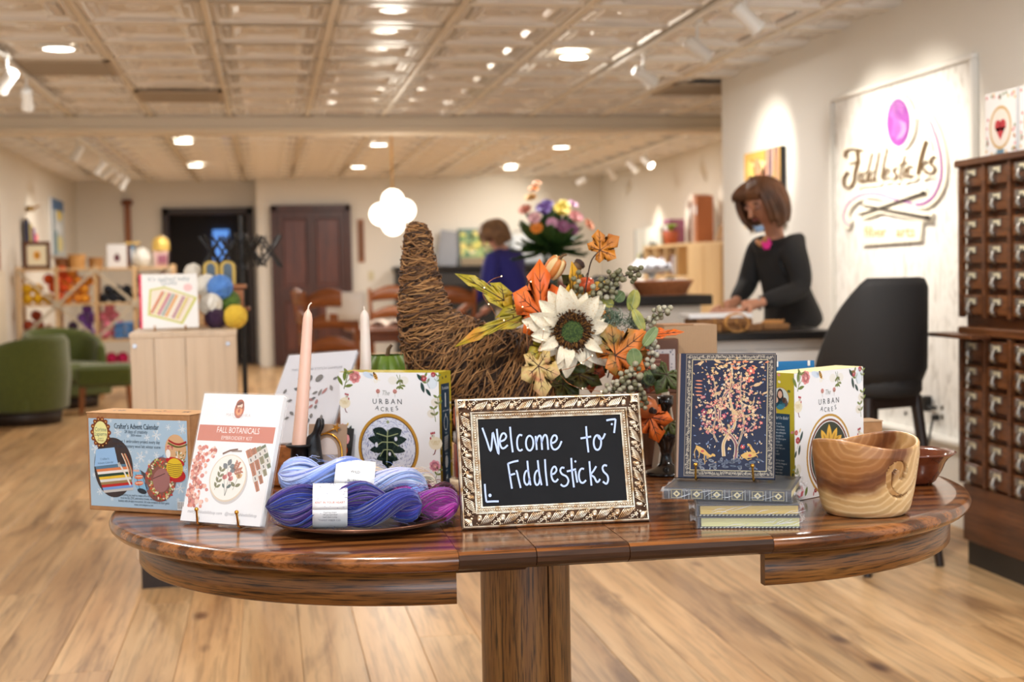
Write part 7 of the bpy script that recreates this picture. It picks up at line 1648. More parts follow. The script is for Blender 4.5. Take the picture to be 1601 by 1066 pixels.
mth = nt.nodes.new('ShaderNodeMath'); mth.operation = 'MULTIPLY_ADD'; nt.links.new(nz, mth.inputs[0]); mth.inputs[1].default_value = .07; nt.links.new(adn.outputs['Value'], mth.inputs[2])
heart = ramp(nt, mth.outputs[0], [(.06, (196, 146, 92)), (.105, (172, 118, 70)), (.125, (110, 66, 40)), (.137, (130, 82, 50)), (.155, (228, 194, 142)), (.21, (238, 210, 162))])
nt.links.new(mixc(nt, .8, heart, ring_c, 'MULTIPLY'), b.inputs['Base Color']); MATS['acacia_bowl'] = m; acacia = m
BR, BH = .095, .142
def bowl_r(z, a): t = max(0, z/BH); return (.071+.024*min(1, t*1.25)**.55-.004*max(0, .06-t)*16)*(1+.045*math.cos(2*a))
n = 96; nzv = 30
def topz(a): return BH-.008+.010*math.cos(2*(a-.6))*.9
SLOT = [(q.x, q.y) for q in spline([(.080, .030), (.076, -.005), (.062, -.034), (.038, -.046), (.014, -.040), (.002, -.020), (.004, .004), (.020, .014), (.033, .006), (.031, -.008)], 5)]   # (arc length, height) of the spiral, from the rim edge inwards
def in_slot(s, z):   # is the point inside the spiral channel?
    dmin = 1e9; k = 0
    for i, (x, y) in enumerate(SLOT):
        d = math.hypot(s-x, z-y)
        if d < dmin: dmin = d; k = i
    f = k/len(SLOT); wd = .0018+.0075*max(0, min(1, (f-.12)*1.9))
    return dmin < wd
A_S, Z_S = -PI/2+math.radians(26), .093
OUT = {}; fs = []; vs = []
na, nzb = 200, 70
for j in range(nzb+1):
    for i in range(na):
        a = 2*PI*i/na; z = topz(a)*j/nzb; vs.append((bowl_r(z, a)*math.cos(a), bowl_r(z, a)*math.sin(a), z))
nin = len(vs)
for j in range(nzb+1):
    for i in range(na):
        a = 2*PI*i/na; z = .010+(topz(a)-.010)*j/nzb; r = bowl_r(z, a)-.008; vs.append((r*math.cos(a), r*math.sin(a), z))
cut = set()
for j in range(nzb):
    for i in range(na):
        a = 2*PI*(i+.5)/na; da = (a-A_S+PI) % (2*PI)-PI
        if abs(da) < .9:
            s = da*BR; z = topz(a)*(j+.5)/nzb-Z_S
            if in_slot(s+.018, z+.008): cut.add((i, j))
for j in range(nzb):
    for i in range(na):
        k = (i+1) % na
        if (i, j) not in cut:
            fs.append((j*na+i, j*na+k, (j+1)*na+k, (j+1)*na+i)); fs.append((nin+j*na+i, nin+(j+1)*na+i, nin+(j+1)*na+k, nin+j*na+k))
        else:
            for (di, dj, e) in ((-1, 0, ((j, i), (j+1, i))), (1, 0, ((j+1, k), (j, k))), (0, -1, ((j, k), (j, i))), (0, 1, ((j+1, i), (j+1, k)))):
                if ((i+di) % na, j+dj) not in cut and 0 <= j+dj < nzb:
                    (j0, i0), (j1, i1) = e; fs.append((j0*na+i0, nin+j0*na+i0, nin+j1*na+i1, j1*na+i1))
for i in range(na):
    k = (i+1) % na; fs.append((nzb*na+i, nzb*na+k, nin+nzb*na+k, nin+nzb*na+i))
fs.append(tuple(range(na))[::-1]); fs.append(tuple(nin+i for i in range(na)))
yo = MB().add(vs, fs, True).build('bowl', acacia, yb)
MB().tube([((bowl_r(topz(a), a)-.004)*math.cos(a), (bowl_r(topz(a), a)-.004)*math.sin(a), topz(a)) for a in (2*PI*q/64 for q in range(64))], .0043, 8, closed=True).build('rim', acacia, yb)

bb_ = thing('pottery_bowl', 'glazed brown pottery bowl with a flared rim behind the wooden yarn bowl', 'bowl', (1.352, 2.835, T0))
MB().lathe([(0, .001), (.038, 0), (.046, .006), (.060, .03), (.066, .045), (.074, .056), (.086, .064), (.089, .067), (.086, .069), (.07, .062), (.060, .046), (.05, .02), (0, .012)], 48).build('bowl', mat('brown_glaze', (116, 58, 34), .14, var=(92, 42, 26), vscale=40, coat=.6), bb_)

# taper candles
wax = mat('blush_wax', (238, 196, 176), .38, sss=.25); wax2 = mat('ivory_wax', (238, 224, 212), .38, sss=.25); wick = mat('wick', (236, 222, 206), .8)
def candle(label, base, top, r0, r1, wm, bend):
    B_, T_ = Vector(base), Vector(top); t = thing('taper_candle', label, 'candle', base); d = T_-B_; L = d.length; n = 26; pts = []; rs = []
    for k in range(n+1):
        f = k/n; pts.append(d*f+Vector((.0015*math.sin(f*3), 0, 0))); e = max(0, (f-.90)/.10); rs.append((r0+(r1-r0)*f)*math.sqrt(max(.02, 1-e**2.2)))
    MB().tube(pts, rs, 20).build('wax', wm, t); MB().tube([d*.992, d*1.02+Vector((bend*.2, 0, 0)), d*1.035+Vector((bend*.9, 0, 0)), d*1.042+Vector((bend*1.6, 0, 0))], .0017, 6).build('wick', wick, t); return t
candle('blush pink taper candle held in the black rabbit candle holder', (.0575, 2.95, .8695), (.0835, 2.955, 1.150), .0150, .0098, wax, .004)
candle('ivory taper candle behind the white monstera kit box', (.222, 3.33, .935), (.224, 3.33, 1.135), .0150, .0100, wax2, -.001)
ch2 = thing('candle_holder', 'dark candle holder under the ivory taper candle', 'candle holder', (.222, 3.33, T0)); MB().lathe([(0, 0), (.04, 0), (.038, .008), (.012, .02), (.010, .12), (.014, .165), (.022, .175), (.022, .195), (.017, .195), (.016, .1842), (0, .1842)], 22).build('stand', mat('black_iron', (26, 24, 23), .4, .4), ch2)

iron = mat('cast_iron', (30, 29, 31), .38, .35, bump=.3, bscale=120)
rb_ = thing('rabbit_candle_holder', 'black cast rabbit holding a cup for the blush pink candle', 'candle holder', (.088, 2.955, T0))
rb = [[('tail', (.030, 0, .020), .016), ('hip', (.010, 0, .032), .030), ('bel', (.003, 0, .062), .026), ('che', (-.002, 0, .090), .025), ('nek', (.000, 0, .108), .016), ('hd', (-.004, 0, .124), .021), ('muz', (-.022, 0, .117), .013)],
      [('hd', 0, 0), ('e1', (.004, -.007, .142), .0075), ('e1b', (.010, -.010, .158), .0085), ('e1c', (.012, -.011, .175), .004)], [('hd', 0, 0), ('e2', (.008, .007, .141), .0075), ('e2b', (.016, .010, .156), .0085), ('e2c', (.019, .011, .172), .004)],
      [('che', 0, 0), ('s1', (-.010, -.014, .088), .008), ('p1', (-.026, -.012, .084), .006), ('h1', (-.040, -.008, .086), .0055)], [('che', 0, 0), ('s2', (-.010, .014, .088), .008), ('p2', (-.026, .012, .084), .006), ('h2', (-.040, .008, .086), .0055)],
      [('hip', 0, 0), ('t1', (-.008, -.020, .030), .016), ('f1', (-.006, -.022, .008), .009), ('f1b', (-.032, -.022, .006), .006)], [('hip', 0, 0), ('t2', (-.008, .020, .030), .016), ('f2', (-.006, .022, .008), .009), ('f2b', (-.032, .022, .006), .006)]]
skin_mesh('rabbit', rb, iron, rb_)
MB().lathe([(0, .030), (.012, .032), (.018, .05), (.019, .075), (.017, .098), (.026, .102), (.028, .106), (.024, .108), (.015, .104), (.0145, .1185-.002+.0), (0, .1168)][:9]+[(.0155, .106), (0, .104)], 26).build('cup', iron, rb_, (-.0305, -.003, .0135))
MB().lathe([(0, 0), (.030, 0), (.032, .004), (.02, .008), (.008, .02), (.008, .045), (0, .045)], 22).build('cup_foot', iron, rb_, (-.0305, -.003, 0))

# grey pattern packet, little cards and jars behind
gp = thing('pattern_packet', 'grey pattern packet in clear film leaning behind the pink candle', 'craft kit', (.045, 3.17, T0+.098), rot=(math.radians(-40), math.radians(-4), math.radians(-34)))
GW, GH = .185, .25
MB().box((0, .005, GH/2), (GW, .010, GH), .002).build('packet', mat('grey_card', (196, 196, 204), .5), gp); MB().box((0, .005, GH/2), (GW+.006, .013, GH+.006), .002).build('clear_sleeve', film, gp)
p = Print(); p.L = 0; p.text('TWO COLOR STITCH SAMPLER', 0, GH*.80, .0098, (140, 140, 150)); rn = random.Random(2)
for k in range(30): p.L = 1+k % 3; p.leaf(rn.uniform(-.075, .06), GH*rn.uniform(.25, .70), rn.uniform(.012, .022), .008, rn.uniform(0, 6), rn.choice([(84, 82, 84), (60, 60, 66), (110, 104, 104), (150, 84, 84)]), 5)
for s in (-.012, .016): p.L = 4; p.disc(s, GH*.70, .009, .011, (82, 78, 78), 12, -.5)
p.build('cover_print', vcol('gloss_print'), gp, (0, -.0006, 0))
st2 = thing('packet_stand', 'low brown wooden block under the grey pattern packet', 'stand', (.06, 3.19, T0)); MB().box((0, .02, .046), (.19, .09, .092), .003, rot=(0, 0, math.radians(-34))).build('block', oak_x, st2)
gc = thing('gilt_card', 'kraft card with a brass arch outline and star behind the rabbit', 'card', (.112, 3.045, T0), rot=(math.radians(-9), 0, math.radians(-25)))
MB().box((0, .002, .075), (.088, .004, .150), .001).build('card', mat('taupe_card', (160, 132, 108), .6), gc)
MB().tube([(-.036, -.002, .01), (-.036, -.002, .085)]+[(-.036*math.cos(a), -.002, .085+.045*math.sin(a)) for a in (PI*k/10 for k in range(1, 10))]+[(.036, -.002, .085), (.036, -.002, .01)], .0024, 6).build('arch', brass, gc)
MB().tube([(-.028, -.003, .120), (.0, -.003, .132), (.022, -.003, .142)], .0016, 6).build('pin', brass, gc)
sm2 = MB()
for k in range(10): r = .009 if k % 2 == 0 else .004
sm2.M = Matrix.Translation((.022, -.003, .142)) @ Matrix.Rotation(PI/2, 4, 'X'); sm2.prism([((.010 if k % 2 == 0 else .004)*math.cos(k*PI/5), (.010 if k % 2 == 0 else .004)*math.sin(k*PI/5)) for k in range(10)], 0, .003); sm2.build('star', brass, gc)
p = Print(); p.L = 0; p.disc(0, .085, .026, .036, (206, 194, 190), 20); p.rect(-.026, .02, .026, .085, (206, 194, 190)); p.build('arch_print', vcol('matte_print'), gc, (0, -.0003, 0))
hc = thing('pumpkin_card', 'dark card with an orange pumpkin face beside the monstera kit box', 'card', (.132, 3.10, T0+.028), rot=(math.radians(-6), math.radians(6), math.radians(-20)))
MB().box((0, .002, .055), (.07, .004, .11), .001).build('card', mat('near_black_card', (30, 30, 28), .6), hc)
p = Print(); p.L = 0; p.disc(-.0, .060, .026, .019, (226, 100, 36), 18); p.L = 1
for s in (-1, 1): p.disc(s*.010, .064, .006, .006, (40, 30, 24), 9); p.L = 2; p.disc(s*.010, .064, .003, .003, (150, 130, 110), 8); p.L = 1
p.line([(-.014, .052), (0, .049), (.014, .052)], .003, (60, 30, 20))
for k in range(9): p.leaf(-.028+.007*k, .012+.004*(k % 3), .024, .008, 1.0+.25*(k % 4), (110, 122, 44), 5)
p.disc(-.004, .095, .02, .006, (64, 60, 60), 10); p.disc(.02, .085, .008, .012, (222, 150, 150), 8); p.build('card_print', vcol('matte_print'), hc, (0, -.0003, 0))
tag(MB().box((0, 0, .014), (.12, .045, .028), .003).build('card_block', oak_x, None, (.132, 3.10, T0), (0, 0, math.radians(-20))), 'small oak block under the dark pumpkin card', 'block')
sbk = thing('small_slate', 'small grey framed slate behind the monstera kit box', 'sign', (.245, 3.37, T0+.10), rot=(math.radians(-14), math.radians(7), math.radians(10)))
MB().box((0, 0, .065), (.105, .008, .13), .002).build('frame', mat('grey_frame', (120, 118, 116), .5), sbk); MB().box((0, -.004, .065), (.094, .002, .118)).build('slate', mat('chalkboard2', (34, 34, 36), .5), sbk)
tag(MB().box((0, 0, .05), (.13, .07, .10), .003).build('riser_block', oak_x, None, (.245, 3.385, T0)), 'plain oak riser block under the small grey slate', 'block')
cbg = thing('green_cabbage', 'leafy green fabric gourd between the kit box and the straw horn', 'ornament', (.285, 3.46, T0+.16)); gm_ = mat('lettuce_green', (118, 148, 44), .5, var=(84, 116, 30), vscale=30)
for k in range(14):
    a = k*2*PI/14; MB().grid(lambda u, v, a=a: ((.030+.035*math.sin(v*PI*.9))*math.cos(a+(u-.5)*.6)*(1+.10*math.cos((u-.5)*PI)), (.030+.035*math.sin(v*PI*.9))*math.sin(a+(u-.5)*.6)*(1+.10*math.cos((u-.5)*PI)), .11*v), 4, 8).build('leaf', gm_, cbg)
MB().sph((0, 0, .05), (.05, .05, .055), 14, 10).build('core', gm_, cbg); MB().tube([(0, 0, .10), (.004, 0, .125), (.012, 0, .135)], [.006, .005, .004], 8).build('stem', mat('stem_brown', (96, 70, 40), .7), cbg)
tag(MB().lathe([(0, 0), (.05, 0), (.045, .01), (.02, .02), (.02, .14), (.045, .15), (.05, .16), (0, .16)], 20).build('pedestal_stand', mat('walnut_stand', (84, 50, 30), .5), None, (.285, 3.46, T0)), 'brown turned stand under the green fabric gourd', 'stand')
jar = thing('glass_jar', 'small jar of red beads with steel lid beside the welcome sign', 'jar', (.405, 2.97, T0+.034)); MB().lathe([(0, 0), (.022, 0), (.024, .004), (.024, .07), (.020, .076), (0, .076)], 22).build('beads', mat('brick_red_fill', (120, 40, 28), .3, coat=.6), jar); MB().lathe([(.0, .076), (.024, .076), (.025, .08), (.025, .098), (0, .1)], 22).build('lid', steel, jar)
MB().lathe([(0, .1), (.018, .1), (.024, .12), (.022, .15), (.008, .16), (0, .16)], 20).build('top_knob', mat('terracotta', (172, 84, 48), .7), jar)
sd = thing('cream_dish', 'low cream dish under the jar of red beads', 'dish', (.405, 2.97, T0)); MB().lathe([(0, .0), (.03, 0), (.034, .026), (.034, .032), (.028, .032), (0, .0325)], 24).build('dish', mat('cream_ceramic', (226, 206, 176), .3), sd)

# boxes and folders behind the journals
corr = mat('corrugated_kraft', (182, 148, 112), .8); 
m, nt, b = nodes_of('ribbed_kraft'); setp(b, .8); v = coords(nt, (1, 1, 1), rand=False); w = nt.nodes.new('ShaderNodeTexWave'); w.bands_direction = 'X'; w.inputs['Scale'].default_value = 75; nt.links.new(v, w.inputs['Vector']); nt.links.new(ramp(nt, w.outputs['Fac'], [(0, (164, 130, 96)), (1, (192, 158, 122))]), b.inputs['Base Color']); add_bump(nt, b, w.outputs['Fac'], .5, .001); MATS['ribbed_kraft'] = m
kb = thing('cardboard_box', 'tall ribbed kraft cardboard box with a toile label behind the tree journal', 'box', (1.005, 3.36, T0), math.radians(2)); MB().box((0, 0, .165), (.135, .10, .33), .0015).build('carton', m, kb); MB().box((-.03, -.0, .331), (.075, .101, .002)).build('top_flap', kraft, kb)
tb_ = thing('gift_box', 'brown tea box with a floral framed window left of the kraft box', 'box', (.925, 3.30, T0+.17), math.radians(-6)); MB().box((0, 0, .065), (.085, .05, .13), .002).build('carton', mat('brown_carton', (104, 66, 44), .6), tb_)
p = Print(); p.L = 0; p.rect(-.04, .012, .034, .105, (214, 206, 204)); p.L = 1; p.rect(-.04, .022, .020, .095, (120, 62, 38)); p.L = 2
for k in range(6): p.rect(-.034, .030+.010*k, .012-.006*(k % 3), .0315+.010*k, (196, 150, 120))
rn = random.Random(4)
for k in range(24): x, z = (rn.uniform(.022, .033), rn.uniform(.014, .103)) if k % 2 else (rn.uniform(-.038, .033), rn.choice((rn.uniform(.0135, .02), rn.uniform(.097, .104)))); p.disc(x, z, .0022, .0016, (120, 120, 134), 6, k)
p.build('label', vcol('matte_print'), tb_, (0, -.0253, 0))
tag(MB().box((0, 0, .085), (.10, .07, .17), .002).build('brown_carton', mat('brown_carton2', (124, 84, 58), .7), None, (.925, 3.30, T0)), 'plain brown carton under the floral framed tea box', 'box')
bf = thing('folder', 'bright blue folder standing behind the golden flower kit box', 'folder', (1.135, 2.99, T0), math.radians(2)); blm = mat('cyan_blue_card', (14, 110, 166), .4)
MB().box((0, 0, .129), (.118, .003, .258), .001).box((0, .022, .127), (.118, .003, .254), .001).build('cover', blm, bf); MB().box((0, .011, .122), (.112, .018, .240)).build('sheets', paper_w, bf)
for x in (-.03, .045): MB().box((x, -.0025, .252), (.006, .003, .012), .001).build('clip', white_metal, bf)
kb2 = thing('small_box', 'small kraft box peeking out right behind the golden flower kit box', 'box', (1.315, 3.02, T0), math.radians(3)); MB().box((0, 0, .058), (.075, .06, .116), .0015).build('carton', kraft, kb2); MB().box((0, 0, .117), (.077, .062, .002)).build('lid', corr, kb2)
cs = thing('candlestick', 'black turned candlestick behind the tree journal', 'candle holder', (.885, 3.11, T0)); MB().lathe([(0, 0), (.048, 0), (.050, .004), (.046, .009), (.026, .016), (.015, .028), (.012, .045), (.016, .062), (.024, .082), (.026, .100), (.020, .118), (.011, .130), (.010, .15), (.018, .16), (.018, .18), (.012, .18), (0, .17)], 28).build('turned_post', mat('black_lacquer', (20, 18, 18), .18, coat=.4), cs)
wt = thing('paper_tag', 'pale folded paper tent standing behind the orange gourd', 'paper', (.915, 3.215, T0)); 
for s in (-1, 1): MB().box((s*.014, 0, .09), (.003, .05, .185), .001, rot=(0, -s*.15, 0)).build('flap', mat('ivory_paper', (240, 230, 212), .6), wt)

# ================================================================== STRAW HORN WITH AUTUMN FLOWERS
HY = 3.33
HP = [((0.3563, 3.33, 1.334), 9), ((0.3527, 3.33, 1.31), 17), ((0.3528, 3.33, 1.247), 24), ((0.3562, 3.33, 1.199), 29), ((0.3613, 3.33, 1.154), 35), ((0.3737, 3.33, 1.099), 47), ((0.4058, 3.33, 1.044), 64), ((0.4655, 3.33, 0.9846), 86), ((0.5413, 3.33, 0.9334), 108), ((0.6181, 3.33, 0.9002), 119), ((0.6741, 3.33, 0.8905), 119)]
hc_ = [Vector(p) for p, r in HP]; hr_ = [r*.00152 for p, r in HP]
cen = spline(hc_, 8); rad = [v.x for v in spline([(r, 0, 0) for r in hr_], 8)]
lowest = min(c.z-r for c, r in zip(cen, rad)); dz = T0+.004-lowest
NH = len(cen)
FR = []
for i in range(NH):
    t = (cen[min(i+1, NH-1)]-cen[max(i-1, 0)]).normalized(); n_ = Vector((0, 1, 0)); b_ = t.cross(n_).normalized(); FR.append((t, n_, b_))
def horn(u, ang, off=0.0):
    x = max(0, min(1, u))*(NH-1); i = min(int(x), NH-2); f = x-i
    c = cen[i].lerp(cen[i+1], f); r = rad[i]+(rad[i+1]-rad[i])*f+off; t, n_, b_ = FR[i]; b2 = b_.lerp(FR[i+1][2], f)
    p = c+(n_*math.cos(ang)+b2*math.sin(ang))*r
    if p.z < T0+.003: p.z = T0+.003
    return p
hn = thing('cornucopia', 'horn shaped basket woven of brown vine twigs with an upturned tip', 'basket', (.62, HY, T0)); HO = Vector((.62, HY, T0))
twig_m = vcol('vine_twig', .75)
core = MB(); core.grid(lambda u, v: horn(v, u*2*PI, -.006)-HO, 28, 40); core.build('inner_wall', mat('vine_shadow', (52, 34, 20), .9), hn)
tw_ = MB(); rn = random.Random(17); TWC = [(132, 92, 54), (164, 118, 70), (104, 70, 42), (78, 52, 34), (184, 138, 88), (142, 102, 64), (62, 42, 30), (156, 108, 60)]
def pick_u():
    while True:
        u = rn.random()
        if rn.random() < .35+.65*(rad[int(u*(NH-1))]/max(rad)): return u
for k in range(2700):
    u = pick_u(); a = rn.uniform(0, 2*PI); span = rn.uniform(.5, 2.2)*(1.5 if u < .45 else .8); slope = rn.gauss(0, .020 if u < .5 else .028); off = rn.uniform(-.004, .0055); wob = rn.uniform(-.004, .004); n = 9
    pts = [horn(u+slope*(q/n-.5)*2+.004*math.sin(q*1.3+k), a+span*q/n, off+wob*math.sin(q*.9+k))-HO for q in range(n+1)]
    r = rn.uniform(.0010, .0021); tw_.c = lin(rn.choice(TWC)); tw_.tube(pts, [r*.6]+[r]*(n-1)+[r*.4], 4, False)
for k in range(70):   # loose ends standing proud
    u = rn.random()**.7; a = rn.uniform(0, 2*PI); p0 = horn(u, a)-HO; p1 = horn(u+rn.uniform(-.02, .02), a+rn.uniform(.1, .3), rn.uniform(.006, .02))-HO
    tw_.c = lin(rn.choice(TWC)); tw_.tube([p0, p0.lerp(p1, .5)+Vector((0, 0, .002)), p1], [.0009, .0008, .0003], 4, False)
for k in range(26):   # curled binding at the tip
    a = rn.uniform(0, 6); tw_.c = lin(rn.choice(TWC)); tw_.tube([horn(.0+.01*rn.random(), a+q*.5, rn.uniform(-.012, .002))-HO+Vector((0, 0, .004*math.sin(q))) for q in range(8)], .0011, 4, False)
for k in range(5):
    q0 = (0.3803, 3.33, 1.261); p0 = Vector(q0)-HO
tw_.tube([Vector((0.3706, 3.3, 1.251))-HO, Vector((0.379, 3.29, 1.273))-HO, Vector((0.3855, 3.29, 1.299))-HO], [.0012, .001, .0005], 4)
tw_.build('twig_weave', twig_m, hn)['kind'] = 'stuff'
rimm = MB()
for k in range(60):
    a = rn.uniform(0, 2*PI); rimm.c = lin(rn.choice(TWC)); rimm.tube([horn(.985+rn.uniform(-.012, .012), a+q*.25, rn.uniform(-.006, .006))-HO for q in range(9)], .0016, 5, False)
rimm.build('mouth_rim', twig_m, hn)['kind'] = 'stuff'

# ---- leaves
def leaf_mat(name, c1, c2, c3, scale=14, rough=.5):
    if name in MATS: return MATS[name]
    m, nt, b = nodes_of(name); setp(b, rough); v = coords(nt)
    nt.links.new(ramp(nt, noise(nt, v, scale, 4, .6), [(.30, c1), (.5, c2), (.68, c3)]), b.inputs['Base Color']); add_bump(nt, b, noise(nt, v, 220, 2), .2, .001); MATS[name] = m; return m
def maple_outline(lobes=5, s=1.0, rn=random.Random(1)):
    pts = []; A = [math.radians(a) for a in (-122, -62, 0, 62, 122)] if lobes == 5 else [math.radians(a) for a in (-70, 0, 70)]
    R = [.62, .88, 1.05, .88, .62] if lobes == 5 else [.72, 1.05, .72]
    poly = [(-.04, -.18)]
    for k, (a, r) in enumerate(zip(A, R)):
        a_ = PI/2-a
        d = Vector((math.cos(a_), math.sin(a_))); n = Vector((-d.y, d.x))
        for (f, w) in ((.50, .33), (.64, .26), (.68, .36), (.84, .17), (1.0, 0), (.85, -.16), (.68, -.35), (.63, -.26), (.50, -.32)): q = d*r*f+n*w*r; poly.append((q.x, q.y))
    poly.append((.04, -.18)); return poly
MAPLE = {5: maple_outline(5), 3: maple_outline(3)}
def maple(name, label, base, tip, size, m, face=(0, -1, .1), fold=.35, curl=.3, lobes=5, stem=None, vein=(60, 40, 26), group='autumn leaves in the straw horn', narrow=1.0):
    """a cupped, folded maple leaf: base at the stalk, tip along the midrib, blade turned to `face`"""
    B_, T_ = Vector(base), Vector(tip); y = (T_-B_).normalized(); z = Vector(face); z = (z-y*z.dot(y)).normalized(); x = y.cross(z); L = (T_-B_).length
    t = thing(name, label, 'leaf', B_, 0, group)
    def warp(p, lift=0.0):
        u, v = p[0]*narrow, p[1]; h = fold*abs(u)-curl*(v*v)*.5+.05*math.sin(u*9+v*5)*abs(u)+lift
        return (x*u+y*v+z*h)*L
    poly = MAPLE[lobes]; b = MB(); n = len(poly); vs = [warp((0, .02))]; fs = []
    for f in (.5, 1.0): vs += [warp((px*f, py*f+.02*(1-f))) for px, py in poly]
    for k in range(n):
        j = (k+1) % n; fs.append((0, 1+k, 1+j)); fs.append((1+k, 1+n+k, 1+n+j, 1+j))
    b.add(vs, fs, True); b.build('blade', m, t, mods=[('SOLIDIFY', dict(thickness=.0009, offset=0))])
    vn = MB(); A = [(-128, .55), (-58, .8), (0, .98), (58, .8), (128, .55)] if lobes == 5 else [(-70, .62), (0, .98), (70, .62)]
    for a, r in A:
        d = (math.cos(PI/2-math.radians(a)), math.sin(PI/2-math.radians(a))); vn.tube([warp((d[0]*r*q/6, d[1]*r*q/6), .012) for q in range(7)], [.0013*(1-.75*q/6) for q in range(7)], 4)
        for f in (.4, .62):
            for s in (-1, 1): e = (d[0]*r*f, d[1]*r*f); g = (e[0]+(d[0]*.18-s*d[1]*.15)*r, e[1]+(d[1]*.18+s*d[0]*.15)*r); vn.tube([warp(e, .012), warp(g, .010)], [.0007, .0003], 4)
    vn.build('vein', mat('vein_%d_%d_%d' % vein, vein, .6), t)
    if stem: MB().tube(spline([Vector(q)-B_ for q in stem]+[(0, 0, 0)], 5), .0016, 6).build('stalk', mat('stalk_dark', (58, 36, 26), .6), t)
    return t
ORG = leaf_mat('leaf_orange', (196, 84, 20), (232, 112, 34), (214, 92, 26)); YEL = leaf_mat('leaf_ochre', (196, 140, 30), (222, 166, 44), (176, 116, 30)); BRNL = leaf_mat('leaf_amber', (170, 96, 24), (206, 130, 36), (150, 80, 22))
GRY = leaf_mat('leaf_green_gold', (120, 122, 30), (186, 164, 40), (206, 140, 40)); ORGR = leaf_mat('leaf_orange_green', (206, 104, 32), (222, 124, 44), (110, 104, 44), 9); DGL = leaf_mat('leaf_deep_green', (52, 66, 26), (78, 88, 34), (110, 84, 30))
PKL = leaf_mat('leaf_blush', (206, 146, 110), (196, 170, 104), (176, 100, 70), 20); RDL = leaf_mat('leaf_russet', (150, 60, 24), (186, 84, 34), (110, 44, 22))
maple('maple_leaf', 'large vivid orange maple leaf standing upright behind the cream sunflower', (0.5994, 3.1, 1.121), (0.5992, 3.11, 1.24), 1, ORG, (-.35, -1, .1), .55, .1, 5, narrow=.62)
maple('maple_leaf', 'ochre yellow maple leaf standing behind the sunflower, right of the orange one', (0.6687, 3.09, 1.137), (0.6711, 3.08, 1.233), 1, YEL, (.5, -1, .1), .6, .15, 5, narrow=.55)
maple('maple_leaf', 'amber leaf on a dark stalk, topmost above the flowers', (0.7239, 3.05, 1.261), (0.7651, 3.04, 1.287), 1, BRNL, (.1, -1, .45), .35, -.4, 5, [(0.69, 3.06, 1.162), (0.6995, 3.06, 1.214), (0.7063, 3.05, 1.242)], (90, 50, 20))
maple('maple_leaf', 'amber folded lobe hanging under the topmost leaf', (0.7209, 3.05, 1.254), (0.7023, 3.04, 1.227), 1, BRNL, (-.4, -1, .2), .5, .1, 3, None, (90, 50, 20), narrow=.55) if False else None
maple('twining_leaf', 'slim green gold leaf reaching out over the horn beside the light wire', (0.5265, 3.16, 1.153), (0.4275, 3.17, 1.22), 1, GRY, (-.1, -1, .5), .5, .35, 3, [(0.5797, 3.12, 1.105), (0.54, 3.14, 1.121), (0.5247, 3.16, 1.138)], narrow=.34)
maple('twining_leaf', 'long yellow and orange leaf lying along the top of the horn', (0.5703, 3.13, 1.124), (0.4145, 3.14, 1.066), 1, GRY, (-.3, -1, .6), .35, .25, 3, None, (80, 60, 20), narrow=.26)
maple('twining_leaf', 'deep green leaf behind the light wire near the horn mouth', (0.572, 3.17, 1.14), (0.5267, 3.18, 1.144), 1, DGL, (0, -1, .6), .3, .2, 3, narrow=.7)
maple('maple_leaf', 'large orange and green maple leaf spreading to the right under the berries', (0.7375, 2.98, 1.033), (0.7983, 2.96, 1.082), 1, ORGR, (.1, -1, .25), .2, .2, 5, [(0.7294, 3.02, 0.983), (0.7321, 3, 1.009)])
maple('maple_leaf', 'orange green maple leaf lobes below the sunflower edge', (0.7727, 2.99, 1.025), (0.7213, 2.98, 1.083), 1, ORGR, (-.1, -1, .3), .25, .2, 5)
maple('twining_leaf', 'narrow orange leaf pointing out in front of the kraft box', (0.8291, 3, 1.074), (0.8927, 2.99, 1.081), 1, ORG, (.1, -1, .7), .35, .1, 3, [(0.7827, 3, 1.046), (0.8089, 3, 1.066)], narrow=.34)
maple('maple_leaf', 'blush and olive leaf hanging over the top of the welcome sign', (0.559, 2.93, 1.019), (0.5629, 2.9, 0.9513), 1, PKL, (-.15, -1, .15), .45, -.2, 5, None, (66, 36, 24), narrow=.72)
maple('maple_leaf', 'olive green leaf under the sunflower beside the horn rim', (0.6046, 3.06, 1.047), (0.5578, 3.04, 1.034), 1, GRY, (0, -1, .4), .3, .3, 5)
maple('maple_leaf', 'deep green leaf hanging beside the spine of the tree journal', (0.8511, 2.98, 0.9889), (0.8248, 2.96, 0.951), 1, DGL, (.1, -1, .2), .3, .2, 5)
maple('maple_leaf', 'russet leaf in the shade below the large orange green leaf', (0.8216, 3.04, 0.9999), (0.7437, 3.02, 0.9797), 1, RDL, (0, -1, .5), .3, .2, 5)
maple('maple_leaf', 'dark green leaf in the horn mouth below the sunflower', (0.6573, 3.08, 1.024), (0.6243, 3.05, 0.9814), 1, DGL, (-.2, -1, .3), .3, .2, 5)
maple('maple_leaf', 'rusty orange maple leaf hanging from the small gourd beside the tree journal', (0.8179, 3, 0.8947), (0.8345, 2.99, 0.8418), 1, ORG, (.1, -1, .1), .3, .1, 5)
maple('maple_leaf', 'dark leaf behind the black candlestick top', (0.8783, 3.06, 0.8751), (0.8515, 3.05, 0.8514), 1, DGL, (.1, -1, .3), .3, .1, 5)
